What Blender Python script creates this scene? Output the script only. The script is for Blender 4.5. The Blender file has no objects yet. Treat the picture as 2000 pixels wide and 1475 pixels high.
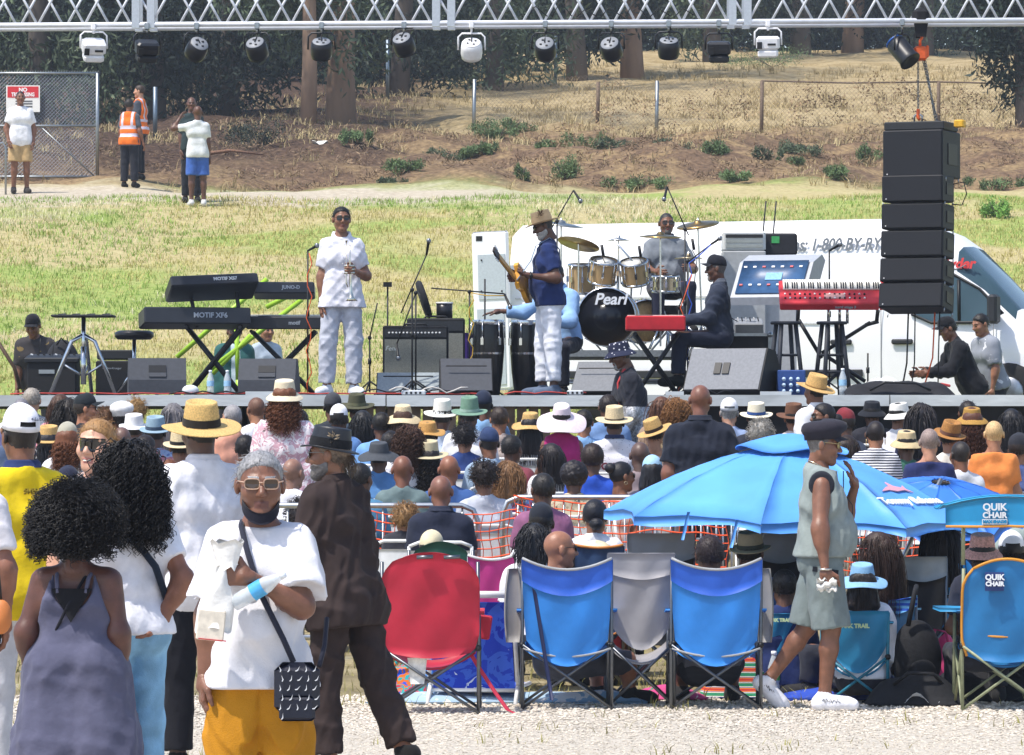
import bpy, math, random
import numpy as np
from mathutils import Vector, Matrix, Euler

# ------------------------------------------------------------------ camera, sky, sun, exposure
SC = bpy.context.scene
COL = SC.collection
FPX = 9000.0                 # focal length in photo pixels (2000 wide): a long telephoto
YH = 865.0                   # eye-level line in the photo
CAMZ = 1.65
PITCH = math.atan((YH - 737.5) / FPX)
cd = bpy.data.cameras.new('camera')
cd.sensor_fit = 'HORIZONTAL'; cd.sensor_width = 36.0
cd.lens = 36.0 * FPX / 2000.0 / math.cos(PITCH)
cd.clip_start = 0.5; cd.clip_end = 3000
cam = bpy.data.objects.new('camera', cd); COL.objects.link(cam)
cam.location = (0, 0, CAMZ)
cam.rotation_euler = (math.pi / 2 + PITCH, 0, 0)
SC.camera = cam

SUN = Vector((-0.62, -0.42, 1.45)).normalized()      # towards the sun: high, left, a little behind the camera
w = bpy.data.worlds.new('World'); SC.world = w; w.use_nodes = True
nt = w.node_tree
bg = nt.nodes['Background']
sky = nt.nodes.new('ShaderNodeTexSky'); sky.sky_type = 'NISHITA'; sky.sun_disc = False
sky.sun_elevation = math.asin(SUN.z); sky.sun_rotation = math.atan2(SUN.x, SUN.y)
sky.air_density = 1.0; sky.dust_density = 1.5
nt.links.new(sky.outputs[0], bg.inputs[0]); bg.inputs[1].default_value = 0.15
ld = bpy.data.lights.new('sun', 'SUN'); ld.energy = 3.2; ld.angle = math.radians(1.2); ld.color = (1.0, 0.94, 0.85)
sun = bpy.data.objects.new('sun', ld); COL.objects.link(sun)
sun.rotation_euler = (-SUN).to_track_quat('-Z', 'Y').to_euler()
sun.location = SUN * 60
SC.view_settings.view_transform = 'Standard'; SC.view_settings.look = 'None'
SC.view_settings.exposure = 0.64; SC.view_settings.gamma = 1.0
SC.view_settings.use_curve_mapping = False
SC.cycles.use_denoising = True
SC.cycles.max_bounces = 6; SC.cycles.diffuse_bounces = 3; SC.cycles.transparent_max_bounces = 16

# ------------------------------------------------------------------ pixel -> place
def ray(px, py):
 v = Vector(((px - 1000) / FPX * math.cos(PITCH), 1.0, (737.5 - py) / FPX * math.cos(PITCH)))
 c, s = math.cos(PITCH), math.sin(PITCH)
 return Vector((v.x, v.y * c - v.z * s, v.y * s + v.z * c))
def at(px, py, Y):
 r = ray(px, py); k = Y / r.y
 return Vector((r.x * k, Y, CAMZ + r.z * k))
_GY = [-60, 30, 33, 36.7, 40, 43.3, 46, 53, 60, 70, 80, 86, 92, 98, 104, 112, 125, 150, 170, 200, 400]
_GZ = [0, 0, .03, .15, .38, .63, .85, 1.45, 2.3, 3.78, 5.3, 6.15, 6.75, 7.75, 8.45, 9.2, 10.7, 13.9, 16.2, 17.5, 19]
def ground(x, y):
 return float(np.interp(y, _GY, _GZ))
def find_y(py, h, lo=16., hi=125.):
 """nearest distance at which a point h above the ground is seen at photo row py"""
 y = lo
 while y < hi and at(1000, py, y).z - ground(0, y) > h: y += .05
 return y

# ------------------------------------------------------------------ materials
_M = {}
def lin(c):
 if isinstance(c, str):
  c = tuple(int(c[i:i+2], 16) / 255 for i in (0, 2, 4))
  return tuple(((v + .055) / 1.055) ** 2.4 if v > .04045 else v / 12.92 for v in c)
 return c
def mat(name, col, rough=.6, metal=0., var=.12, scale=40., bump=0., bscale=None, spec=.4, col2=None, sheen=0., alpha=None, trans=0., emit=0., stretch=None):
 """procedural material: base colour with noise variation and fine relief"""
 key = name
 if key in _M: return _M[key]
 m = bpy.data.materials.new(name); m.use_nodes = True
 N = m.node_tree.nodes; L = m.node_tree.links
 b = N['Principled BSDF']
 c = lin(col)
 b.inputs['Roughness'].default_value = rough; b.inputs['Metallic'].default_value = metal
 b.inputs['Specular IOR Level'].default_value = spec
 if sheen: b.inputs['Sheen Weight'].default_value = sheen
 if trans: b.inputs['Transmission Weight'].default_value = trans
 if alpha is not None: b.inputs['Alpha'].default_value = alpha
 tc = N.new('ShaderNodeTexCoord')
 src = tc.outputs['Object']
 if stretch:
  mp = N.new('ShaderNodeMapping'); mp.inputs['Scale'].default_value = stretch
  L.new(src, mp.inputs[0]); src = mp.outputs[0]
 if var or col2:
  n = N.new('ShaderNodeTexNoise'); n.inputs['Scale'].default_value = scale; n.inputs['Detail'].default_value = 5
  L.new(src, n.inputs['Vector'])
  r = N.new('ShaderNodeValToRGB')
  a = tuple(v * (1 - var) for v in c); d = lin(col2) if col2 else tuple(min(1, v * (1 + var)) for v in c)
  r.color_ramp.elements[0].position = .35; r.color_ramp.elements[1].position = .65
  r.color_ramp.elements[0].color = (*a, 1); r.color_ramp.elements[1].color = (*d, 1)
  L.new(n.outputs['Fac'], r.inputs[0]); L.new(r.outputs[0], b.inputs['Base Color'])
 else:
  b.inputs['Base Color'].default_value = (*c, 1)
 if bump:
  n2 = N.new('ShaderNodeTexNoise'); n2.inputs['Scale'].default_value = bscale or scale * 3; n2.inputs['Detail'].default_value = 3
  L.new(src, n2.inputs['Vector'])
  bp = N.new('ShaderNodeBump'); bp.inputs['Strength'].default_value = bump; bp.inputs['Distance'].default_value = .01
  L.new(n2.outputs['Fac'], bp.inputs['Height']); L.new(bp.outputs[0], b.inputs['Normal'])
 if emit:
  b.inputs['Emission Color'].default_value = (*c, 1); b.inputs['Emission Strength'].default_value = emit
 m.diffuse_color = (*c, 1)
 _M[key] = m
 return m
def cloth(col, rough=.85):
 k = col if isinstance(col, str) else '%.2f_%.2f_%.2f' % col
 return mat('cloth_' + k, col, rough, var=.10, scale=14, bump=.4, bscale=26, sheen=.08, spec=.2)
def skin(col):
 return mat('skin_' + col, col, .44, var=.17, scale=16, bump=.15, bscale=150, spec=.5)
def hairm(col):
 return mat('hair_' + col, col, .5, var=.25, scale=190, bump=.35, bscale=260, spec=.4, stretch=(1, .22, .3))
def plastic(col, r=.45): return mat('plastic_%s_%d' % (col, r * 100), col, r, var=.06, scale=20, bump=.06, bscale=260)
def metal(col, r=.3): return mat('metal_%s_%d' % (col, r * 100), col, r, 1.0, var=.08, scale=25)
def print_cloth(name, base, spots, scale=9., thr=.5, tex='NOISE', rough=.85):
 """cloth with printed colour patches: list of colours picked through noise or cells"""
 if name in _M: return _M[name]
 m = bpy.data.materials.new(name); m.use_nodes = True
 N = m.node_tree.nodes; L = m.node_tree.links; b = N['Principled BSDF']
 b.inputs['Roughness'].default_value = rough; b.inputs['Specular IOR Level'].default_value = .2
 tc = N.new('ShaderNodeTexCoord')
 if tex == 'WAVE':
  t = N.new('ShaderNodeTexWave'); t.inputs['Scale'].default_value = scale; t.bands_direction = 'Z'
  t.inputs['Distortion'].default_value = .6; t.inputs['Detail'].default_value = 1
  out = t.outputs['Fac']
 elif tex == 'VORONOI':
  t = N.new('ShaderNodeTexVoronoi'); t.inputs['Scale'].default_value = scale; out = t.outputs['Distance']
 else:
  t = N.new('ShaderNodeTexNoise'); t.inputs['Scale'].default_value = scale; t.inputs['Detail'].default_value = 4
  t.inputs['Distortion'].default_value = 1.2; out = t.outputs['Fac']
 L.new(tc.outputs['Object'], t.inputs['Vector'])
 r = N.new('ShaderNodeValToRGB'); r.color_ramp.interpolation = 'CONSTANT'
 cols = [base] + list(spots)
 lo, hi = (.36, .66) if tex == 'NOISE' else (.15, .75)
 r.color_ramp.elements[0].position = 0; r.color_ramp.elements[0].color = (*lin(cols[0]), 1)
 r.color_ramp.elements[1].position = thr if len(cols) == 2 else lo; r.color_ramp.elements[1].color = (*lin(cols[1]), 1)
 for i, c in enumerate(cols[2:]):
  e = r.color_ramp.elements.new(lo + (hi - lo) * (i + 1) / max(1, len(cols) - 2)); e.color = (*lin(c), 1)
 L.new(out, r.inputs[0]); L.new(r.outputs[0], b.inputs['Base Color'])
 _M[name] = m
 return m

# ------------------------------------------------------------------ objects
def tag(o, label=None, cat=None, group=None, kind=None):
 if label: o['label'] = label
 if cat: o['category'] = cat
 if group: o['group'] = group
 if kind: o['kind'] = kind
 return o
def thing(name, label, cat, loc=(0, 0, 0), rz=0., group=None):
 o = bpy.data.objects.new(name, None); COL.objects.link(o)
 o.empty_display_size = .1
 o.location = loc; o.rotation_euler = (0, 0, rz)
 return tag(o, label, cat, group)
def mesh_obj(name, verts, faces, mats, parent=None, smooth=False, midx=None, loc=None):
 me = bpy.data.meshes.new(name)
 me.from_pydata([tuple(v) for v in verts] if not isinstance(verts, np.ndarray) else verts.tolist(), [], faces if not isinstance(faces, np.ndarray) else faces.tolist())
 if not isinstance(mats, (list, tuple)): mats = [mats]
 for m in mats: me.materials.append(m)
 if midx is not None: me.polygons.foreach_set('material_index', np.asarray(midx, dtype=np.int32))
 if smooth: me.polygons.foreach_set('use_smooth', np.ones(len(me.polygons), dtype=bool))
 me.update()
 o = bpy.data.objects.new(name, me); COL.objects.link(o)
 if parent is not None: o.parent = parent
 if loc is not None: o.location = loc
 return o
def copy_tree(o, parent=None):
 c = o.copy(); COL.objects.link(c); c.parent = parent
 for ch in [x for x in bpy.data.objects if x.parent == o]: copy_tree(ch, c)
 return c
def V(*a): return Vector(a)

class MB:
 """collects boxes, tubes, lathes and prisms into one mesh"""
 def __init__(s): s.v = []; s.f = []; s.sm = []; s.mi = []; s.cur = 0
 def _add(s, vs, fs, smooth=False):
  n = len(s.v); s.v += [tuple(v) for v in vs]; s.f += [tuple(i + n for i in f) for f in fs]
  s.sm += [smooth] * len(fs); s.mi += [s.cur] * len(fs); return s
 def box(s, c, size, rot=None, bev=0., taper=1.):
  hx, hy, hz = size[0] / 2, size[1] / 2, size[2] / 2
  if bev <= 0:
   vs = [Vector((x * hx * (taper if z > 0 else 1), y * hy * (taper if z > 0 else 1), z * hz)) for z in (-1, 1) for x, y in ((-1, -1), (1, -1), (1, 1), (-1, 1))]
   fs = [(3, 2, 1, 0), (4, 5, 6, 7), (0, 1, 5, 4), (1, 2, 6, 5), (2, 3, 7, 6), (3, 0, 4, 7)]
  else:
   b = min(bev, hx * .9, hy * .9, hz * .9); vs = [];
   lv = [(-hz, -b), (-hz + b, 0), (hz - b, 0), (hz, -b)]
   for z, e in lv:
    X, Y_ = hx + e, hy + e
    for x, y in ((-X + b, -Y_), (X - b, -Y_), (X, -Y_ + b), (X, Y_ - b), (X - b, Y_), (-X + b, Y_), (-X, Y_ - b), (-X, -Y_ + b)):
     vs.append(Vector((x, y, z)))
   fs = [tuple(range(7, -1, -1)), tuple(range(24, 32))]
   for k in range(3):
    for i in range(8):
     j = (i + 1) % 8; fs.append((k*8+i, k*8+j, k*8+8+j, k*8+8+i))
  if rot is not None:
   R = rot if isinstance(rot, Matrix) else Euler(rot).to_matrix()
   vs = [R @ v for v in vs]
  c = Vector(c)
  return s._add([v + c for v in vs], fs)
 def tube(s, pts, r, n=8, cap=True, smooth=True):
  pts = [Vector(p) for p in pts]
  rs = r if isinstance(r, (list, tuple)) else [r] * len(pts)
  vs = []; fs = []; prev = None
  for i, p in enumerate(pts):
   d = (pts[min(i + 1, len(pts) - 1)] - pts[max(i - 1, 0)])
   if d.length < 1e-9: d = Vector((0, 0, 1))
   d.normalize()
   a = prev if prev is not None else (Vector((0, 0, 1)) if abs(d.z) < .9 else Vector((1, 0, 0)))
   u = (a - d * a.dot(d))
   if u.length < 1e-6: u = d.orthogonal()
   u.normalize(); w_ = d.cross(u); prev = u
   for k in range(n):
    t = 2 * math.pi * k / n
    vs.append(p + (u * math.cos(t) + w_ * math.sin(t)) * rs[i])
  for i in range(len(pts) - 1):
   for k in range(n):
    j = (k + 1) % n; fs.append((i*n+k, i*n+j, i*n+n+j, i*n+n+k))
  s._add(vs, fs, smooth)
  if cap:
   m = len(s.v) - len(vs)
   s.f.append(tuple(m + k for k in range(n - 1, -1, -1))); s.sm.append(False); s.mi.append(s.cur)
   e = m + (len(pts) - 1) * n
   s.f.append(tuple(e + k for k in range(n))); s.sm.append(False); s.mi.append(s.cur)
  return s
 def lathe(s, prof, c=(0, 0, 0), n=24, rot=None, ell=(1, 1), smooth=True, close=False):
  vs = []; fs = []
  for r, z in prof:
   for k in range(n):
    t = 2 * math.pi * k / n; vs.append(Vector((r * ell[0] * math.cos(t), r * ell[1] * math.sin(t), z)))
  for i in range(len(prof) - 1):
   for k in range(n):
    j = (k + 1) % n; fs.append((i*n+k, i*n+j, i*n+n+j, i*n+n+k))
  if prof[0][0] > 1e-5 and not close: fs.append(tuple(range(n - 1, -1, -1)))
  if prof[-1][0] > 1e-5 and not close: fs.append(tuple((len(prof)-1)*n + k for k in range(n)))
  if rot is not None:
   R = rot if isinstance(rot, Matrix) else Euler(rot).to_matrix()
   vs = [R @ v for v in vs]
  c = Vector(c)
  return s._add([v + c for v in vs], fs, smooth)
 def prism(s, poly, t, c=(0, 0, 0), rot=None):
  """polygon in local x,z extruded along y by t (centred)"""
  n = len(poly); vs = [Vector((x, -t / 2, z)) for x, z in poly] + [Vector((x, t / 2, z)) for x, z in poly]
  fs = [tuple(range(n)), tuple(range(2 * n - 1, n - 1, -1))] + [(i + n, (i + 1) % n + n, (i + 1) % n, i) for i in range(n)]
  if rot is not None:
   R = rot if isinstance(rot, Matrix) else Euler(rot).to_matrix()
   vs = [R @ v for v in vs]
  c = Vector(c)
  return s._add([v + c for v in vs], fs)
 def sphere(s, c, r, n=12, m=8, ell=(1, 1, 1)):
  prof = []
  vs = []; fs = []
  for i in range(m + 1):
   a = math.pi * i / m
   for k in range(n):
    t = 2 * math.pi * k / n
    vs.append(Vector((math.sin(a) * math.cos(t) * r * ell[0], math.sin(a) * math.sin(t) * r * ell[1], math.cos(a) * r * ell[2])) + Vector(c))
  for i in range(m):
   for k in range(n):
    j = (k + 1) % n; fs.append((i*n+k, i*n+n+k, i*n+n+j, i*n+j))
  return s._add(vs, fs, True)
 def sheet(s, grid, thick=0., smooth=True):
  """grid: rows of points -> surface, doubled with thickness"""
  R, C = len(grid), len(grid[0])
  P = np.array([[tuple(p) for p in row] for row in grid], float)
  du = np.gradient(P, axis=1) if C > 1 else P * 0; dv = np.gradient(P, axis=0)
  nn = np.cross(du, dv); nn /= np.linalg.norm(nn, axis=2, keepdims=True) + 1e-9
  A = P + nn * thick / 2
  q = [(i*C+j, i*C+j+1, (i+1)*C+j+1, (i+1)*C+j) for i in range(R-1) for j in range(C-1)]
  if thick <= 0: return s._add(A.reshape(-1, 3), q, smooth)
  B = P - nn * thick / 2; o = R * C
  vs = np.concatenate([A.reshape(-1, 3), B.reshape(-1, 3)])
  fs = q + [tuple(o + k for k in reversed(f)) for f in q]
  edge = [i*C for i in range(R)], [i*C+C-1 for i in range(R)], list(range(C)), list(range((R-1)*C, R*C))
  for e, fl in zip(edge, (0, 1, 1, 0)):
   for a, b in zip(e[:-1], e[1:]):
    fs.append((a, b, b + o, a + o) if fl else (b, a, a + o, b + o))
  return s._add(vs, fs, smooth)
 def build(s, name, mats, parent=None, loc=None):
  me = bpy.data.meshes.new(name); me.from_pydata(s.v, [], s.f)
  if not isinstance(mats, (list, tuple)): mats = [mats]
  for m in mats: me.materials.append(m)
  me.polygons.foreach_set('use_smooth', np.array(s.sm, dtype=bool))
  if len(mats) > 1: me.polygons.foreach_set('material_index', np.array(s.mi, dtype=np.int32))
  me.update()
  o = bpy.data.objects.new(name, me); COL.objects.link(o)
  if parent is not None: o.parent = parent
  if loc is not None: o.location = loc
  return o
def text_part(name, body, size, m, parent, loc, rot, extrude=.002, shear=0., align='CENTER', bold=0., xs=1.):
 cu = bpy.data.curves.new(name, 'FONT'); cu.body = body; cu.size = size; cu.extrude = extrude
 cu.align_x = align; cu.align_y = 'CENTER'; cu.shear = shear; cu.offset = bold; cu.resolution_u = 3
 t = bpy.data.objects.new(name + '_tmp', cu)
 me = bpy.data.meshes.new_from_object(t); me.name = name
 bpy.data.objects.remove(t); bpy.data.curves.remove(cu)
 me.materials.clear(); me.materials.append(m)
 o = bpy.data.objects.new(name, me); COL.objects.link(o)
 o.parent = parent; o.location = loc; o.rotation_euler = rot; o.scale = (xs, 1, 1)
 return o

# ------------------------------------------------------------------ signed-distance shapes and surface nets
def _cap(P, a, b, ra, rb):
 a = np.asarray(a, np.float32); b = np.asarray(b, np.float32); ba = b - a
 L2 = float(ba @ ba) + 1e-9
 h = np.clip((P - a) @ ba / L2, 0, 1)
 q = P - a - h[..., None] * ba
 return np.sqrt((q * q).sum(-1)) - (ra + (rb - ra) * h)
def _ell(P, c, r):
 r = np.asarray(r, np.float32); q = (P - np.asarray(c, np.float32)) / r
 k = np.sqrt((q * q).sum(-1)) + 1e-6
 k2 = np.sqrt(((q / r) ** 2).sum(-1)) + 1e-6
 return k * (k - 1) / k2
def smin(a, b, k):
 if k <= 0: return np.minimum(a, b)
 h = np.clip(.5 + .5 * (b - a) / k, 0, 1)
 return b + (a - b) * h - k * h * (1 - h)
def prim(P, p, infl=0.):
 t = p[0]
 if t == 'c':      # capsule a b ra rb [cut]
  d = _cap(P, p[1], p[2], p[3] + infl, p[4] + infl)
  if len(p) > 5 and p[5] is not None:      # cut plane: point, normal (keep the negative side)
   n = np.asarray(p[5][1], np.float32); n = n / (np.linalg.norm(n) + 1e-9)
   d = np.maximum(d, (P - np.asarray(p[5][0], np.float32)) @ n)
  return d
 return _ell(P, p[1], [v + infl for v in p[2]])
def union(P, prims, k, infl=0.):
 d = None
 for p in prims:
  e = prim(P, p, infl); d = e if d is None else smin(d, e, k)
 return d
def bounds(prims, pad):
 lo = np.full(3, 9e9); hi = -lo
 for p in prims:
  if p[0] == 'c':
   for q, r in ((p[1], p[3]), (p[2], p[4])):
    lo = np.minimum(lo, np.array(q) - r); hi = np.maximum(hi, np.array(q) + r)
  else:
   lo = np.minimum(lo, np.array(p[1]) - p[2]); hi = np.maximum(hi, np.array(p[1]) + p[2])
 return lo - pad, hi + pad
def grid_pts(lo, hi, h):
 n = np.maximum(4, np.ceil((hi - lo) / h).astype(int) + 1)
 ax = [np.arange(n[i], dtype=np.float32) * h + lo[i] for i in range(3)]
 return np.stack(np.meshgrid(*ax, indexing='ij'), -1).astype(np.float32)
_COR = np.array([(i, j, k) for i in (0, 1) for j in (0, 1) for k in (0, 1)])
_EDG = [(0, 4), (1, 5), (2, 6), (3, 7), (0, 2), (1, 3), (4, 6), (5, 7), (0, 1), (2, 3), (4, 5), (6, 7)]
def nets(f, lo, h):
 s = f < 0
 nx, ny, nz = f.shape
 cs = np.zeros((nx-1, ny-1, nz-1), np.int8)
 for i, j, k in _COR: cs += s[i:nx-1+i, j:ny-1+j, k:nz-1+k]
 act = (cs > 0) & (cs < 8)
 I = np.argwhere(act)
 if len(I) == 0: return np.zeros((0, 3)), np.zeros((0, 4), int)
 vals = np.stack([f[I[:, 0]+c[0], I[:, 1]+c[1], I[:, 2]+c[2]] for c in _COR], 1)
 acc = np.zeros((len(I), 3)); cnt = np.zeros(len(I))
 for a, b in _EDG:
  va, vb = vals[:, a], vals[:, b]
  m = (va < 0) != (vb < 0)
  t = np.where(m, va / (va - vb + (va == vb)), 0)
  acc += np.where(m[:, None], _COR[a] + t[:, None] * (_COR[b] - _COR[a]), 0); cnt += m
 vert = (I + acc / cnt[:, None]) * h + lo
 idx = np.full(act.shape, -1, np.int64); idx[act] = np.arange(len(I))
 F = []
 for ax in range(3):
  sl0 = [slice(None)] * 3; sl1 = [slice(None)] * 3
  sl0[ax] = slice(0, -1); sl1[ax] = slice(1, None)
  a0, a1 = s[tuple(sl0)], s[tuple(sl1)]
  E = np.argwhere(a0 != a1)
  o1, o2 = (ax + 1) % 3, (ax + 2) % 3
  sh = act.shape
  ok = (E[:, o1] > 0) & (E[:, o2] > 0) & (E[:, o1] < sh[o1]) & (E[:, o2] < sh[o2])
  E = E[ok]
  def cell(d1, d2):
   c = E.copy(); c[:, o1] -= d1; c[:, o2] -= d2
   return idx[c[:, 0], c[:, 1], c[:, 2]]
  q = np.stack([cell(1, 1), cell(0, 1), cell(0, 0), cell(1, 0)], 1)
  pos = a0[E[:, 0], E[:, 1], E[:, 2]]
  q[~pos] = q[~pos][:, ::-1]
  F.append(q)
 return vert, np.concatenate(F)
def folds(P, seed, amp, f=1.):
 """cloth folds: warped, ridged diagonal waves"""
 if amp <= 0: return 0.
 r = np.random.RandomState(seed)
 out = 0
 for i in range(3):
  a = r.normal(size=3) * np.array([1., 1., .45]); a = a / np.linalg.norm(a) * (20 + 15 * i) * f
  b = r.normal(size=3) * 8 * f
  w_ = P @ a.astype(np.float32) + 2.0 * np.sin(P @ b.astype(np.float32) + r.rand() * 6) + r.rand() * 6
  out = out + (np.abs(np.sin(w_ * .5)) * 2 - 1.2) / (1 + .5 * i)
 return out * amp * .55

# ------------------------------------------------------------------ people
CR_C = (0, .012, .028); CR_R = (.0765, .096, .090)          # cranium in head space, face towards -y
def head_prims(fem=False, jaw=1.):
 j = jaw * (.92 if fem else 1.)
 p = [('e', CR_C, CR_R), ('e', (0, -.022, -.03), (.062 * j, .068, .084)),
         ('c', (-.047 * j, .0, -.062), (-.018, -.062, -.098), .021, .019), ('c', (.047 * j, .0, -.062), (.018, -.062, -.098), .021, .019),
         ('e', (0, -.062, -.1), (.021, .019, .017)),
         ('e', (-.042, -.056, -.026), (.026, .03, .026)), ('e', (.042, -.056, -.026), (.026, .03, .026))]
 return p
def head_field(P, fem=False, jaw=1., smile=0.):
 d = union(P, head_prims(fem, jaw), .03)
 for s in (-1, 1):
  d = smin(d, _cap(P, (s * .046, -.072, .028), (s * .013, -.087, .026), .0085, .0085), .014)
  d = -smin(-d, _ell(P, (s * .031, -.104, .006), (.016, .014, .011)), .012)
  d = np.minimum(d, _ell(P, (s * .031, -.079, .007), (.0135, .0125, .0105)))
  d = smin(d, _ell(P, (s * .082, .014, -.004), (.0125, .021, .033)), .006)
  d = smin(d, _ell(P, (s * .0125, -.096, -.031), (.0085, .011, .008)), .006)
 d = smin(d, _cap(P, (0, -.086, .014), (0, -.110, -.026), .0085, .0125), .012)
 z = -.064
 d = smin(d, _cap(P, (-.021 - smile * .006, -.079, z + smile * .006), (0, -.090, z + .003), .0055, .007), .006)
 d = smin(d, _cap(P, (.021 + smile * .006, -.079, z + smile * .006), (0, -.090, z + .003), .0055, .007), .006)
 d = smin(d, _cap(P, (-.016, -.079, z - .009 - smile * .005), (.016, -.079, z - .009 - smile * .005), .0075, .0075), .008)
 d = np.maximum(d, -_cap(P, (-.02, -.096, z - .003), (.02, -.096, z - .003), .0022, .0022))
 d = smin(d, _cap(P, (0, .022, -.05), (0, .035, -.15), .052, .054), .03)
 return d
def hairline(y):
 return np.interp(y, [-.1, -.075, -.045, -.01, .03, .06, .11], [.078, .066, .045, -.0, -.045, -.06, -.062])
def xf(M, v):
 v = np.asarray(v, float)
 return v @ np.array(M.to_3x3()).T + np.array(M.translation)
def tube_bundle(paths, r0, taper=.5, sides=3):
 """paths (n,s,3) -> thin tapered tubes"""
 n, s, _ = paths.shape
 d = np.gradient(paths, axis=1); d /= np.linalg.norm(d, axis=2, keepdims=True) + 1e-9
 ref = np.where(np.abs(d[..., 2:3]) < .8, np.array([0, 0, 1.]), np.array([1., 0, 0]))
 u = np.cross(d, ref); u /= np.linalg.norm(u, axis=2, keepdims=True) + 1e-9
 w_ = np.cross(d, u)
 rad = (np.linspace(1, taper, s) * 1.)[None, :, None]
 rr = (np.asarray(r0).reshape(-1, 1, 1) if np.ndim(r0) else r0) * rad
 vs = np.stack([paths + (u * math.cos(t) + w_ * math.sin(t)) * rr for t in np.arange(sides) * 2 * math.pi / sides], 2)
 i = np.arange(s - 1); k = np.arange(sides); kk = (k + 1) % sides
 base = (i[:, None] * sides)
 q = np.stack([base + k, base + kk, base + sides + kk, base + sides + k], -1).reshape(-1, 4)
 F = (q[None] + (np.arange(n) * s * sides)[:, None, None]).reshape(-1, 4)
 return vs.reshape(-1, 3), F
def strands(n, L, seg=9, r=.002, curl=0., freq=0., grav=.35, out=.3, seed=1, part=None, lift=.004, body=True, spread=0., zmin=None, zmax=9):
 rg = np.random.RandomState(seed)
 u = rg.normal(size=(n * 5, 3)); u /= np.linalg.norm(u, axis=1, keepdims=True)
 P = np.array(CR_C) + u * (np.array(CR_R) + lift)
 ok = P[:, 2] > hairline(P[:, 1]) + (.012 if zmin is None else zmin)
 ok &= P[:, 2] < zmax
 P = P[ok][:n]; u = u[ok][:n]; n = len(P)
 d = u * out + np.array([0, .12, .05]) + rg.normal(size=(n, 3)) * .12
 if part is not None: d[:, 0] += np.sign(P[:, 0] - part) * .4; d[:, 1] += .25
 d /= np.linalg.norm(d, axis=1, keepdims=True)
 ln = L * rg.uniform(.75, 1.1, n); ds = ln / (seg - 1)
 pts = [P.copy()]
 C = np.array(CR_C); R = np.array(CR_R) + .006
 g = np.array([0, 0.02, -1.])
 for i in range(seg - 1):
  d = d * (1 - grav) + g * grav + rg.normal(size=(n, 3)) * spread
  d /= np.linalg.norm(d, axis=1, keepdims=True)
  P = P + d * ds[:, None]
  q = (P - C) / R; k = np.linalg.norm(q, axis=1)
  ins = k < 1.0
  P[ins] = C + (q[ins] / k[ins, None]) * R
  f = (P[:, 1] < -.03) & (P[:, 2] < .05) & (np.abs(P[:, 0]) < .066)       # keep the face free
  P[f, 0] = np.sign(P[f, 0] + 1e-6) * .068
  if body:
   bc = np.array([0, .03, -.30]); br = np.array([.21, .115, .125])
   q = (P - bc) / br; k = np.linalg.norm(q, axis=1); ins = k < 1
   P[ins] = bc + (q[ins] / k[ins, None]) * br
  pts.append(P.copy())
 A = np.stack(pts, 1)
 if curl > 0:
  # refine and coil
  m = (seg - 1) * 3 + 1
  t = np.linspace(0, seg - 1, m); i0 = np.minimum(t.astype(int), seg - 2); fr = (t - i0)[None, :, None]
  A = A[:, i0] * (1 - fr) + A[:, i0 + 1] * fr
  ph = rg.rand(n)[:, None] * 6.28; s_ = np.linspace(0, 1, m)[None] * ln[:, None] * freq
  amp = curl * np.minimum(1, np.linspace(0, 3, m))[None]
  dd = np.gradient(A, axis=1); dd /= np.linalg.norm(dd, axis=2, keepdims=True) + 1e-9
  rf = np.array([.3, .8, .5]); a = np.cross(dd, rf); a /= np.linalg.norm(a, axis=2, keepdims=True) + 1e-9; b = np.cross(dd, a)
  A = A + a * (np.cos(s_ + ph) * amp)[..., None] + b * (np.sin(s_ + ph) * amp)[..., None]
 return tube_bundle(A, r * rg.uniform(.7, 1.3, n))
def noise3(P, f, seed=0):
 r = np.random.RandomState(seed); o = 0
 for i in range(4):
  a = r.normal(size=3) * f; b = r.normal(size=3) * f * .6
  o = o + np.sin(P @ a.astype(np.float32) + 1.7 * np.sin(P @ b.astype(np.float32) + i))
 return o / 4
def sdf_mesh(field, lo, hi, h):
 P = grid_pts(np.asarray(lo, float), np.asarray(hi, float), h)
 return nets(field(P), np.asarray(lo, float), h)
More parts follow.
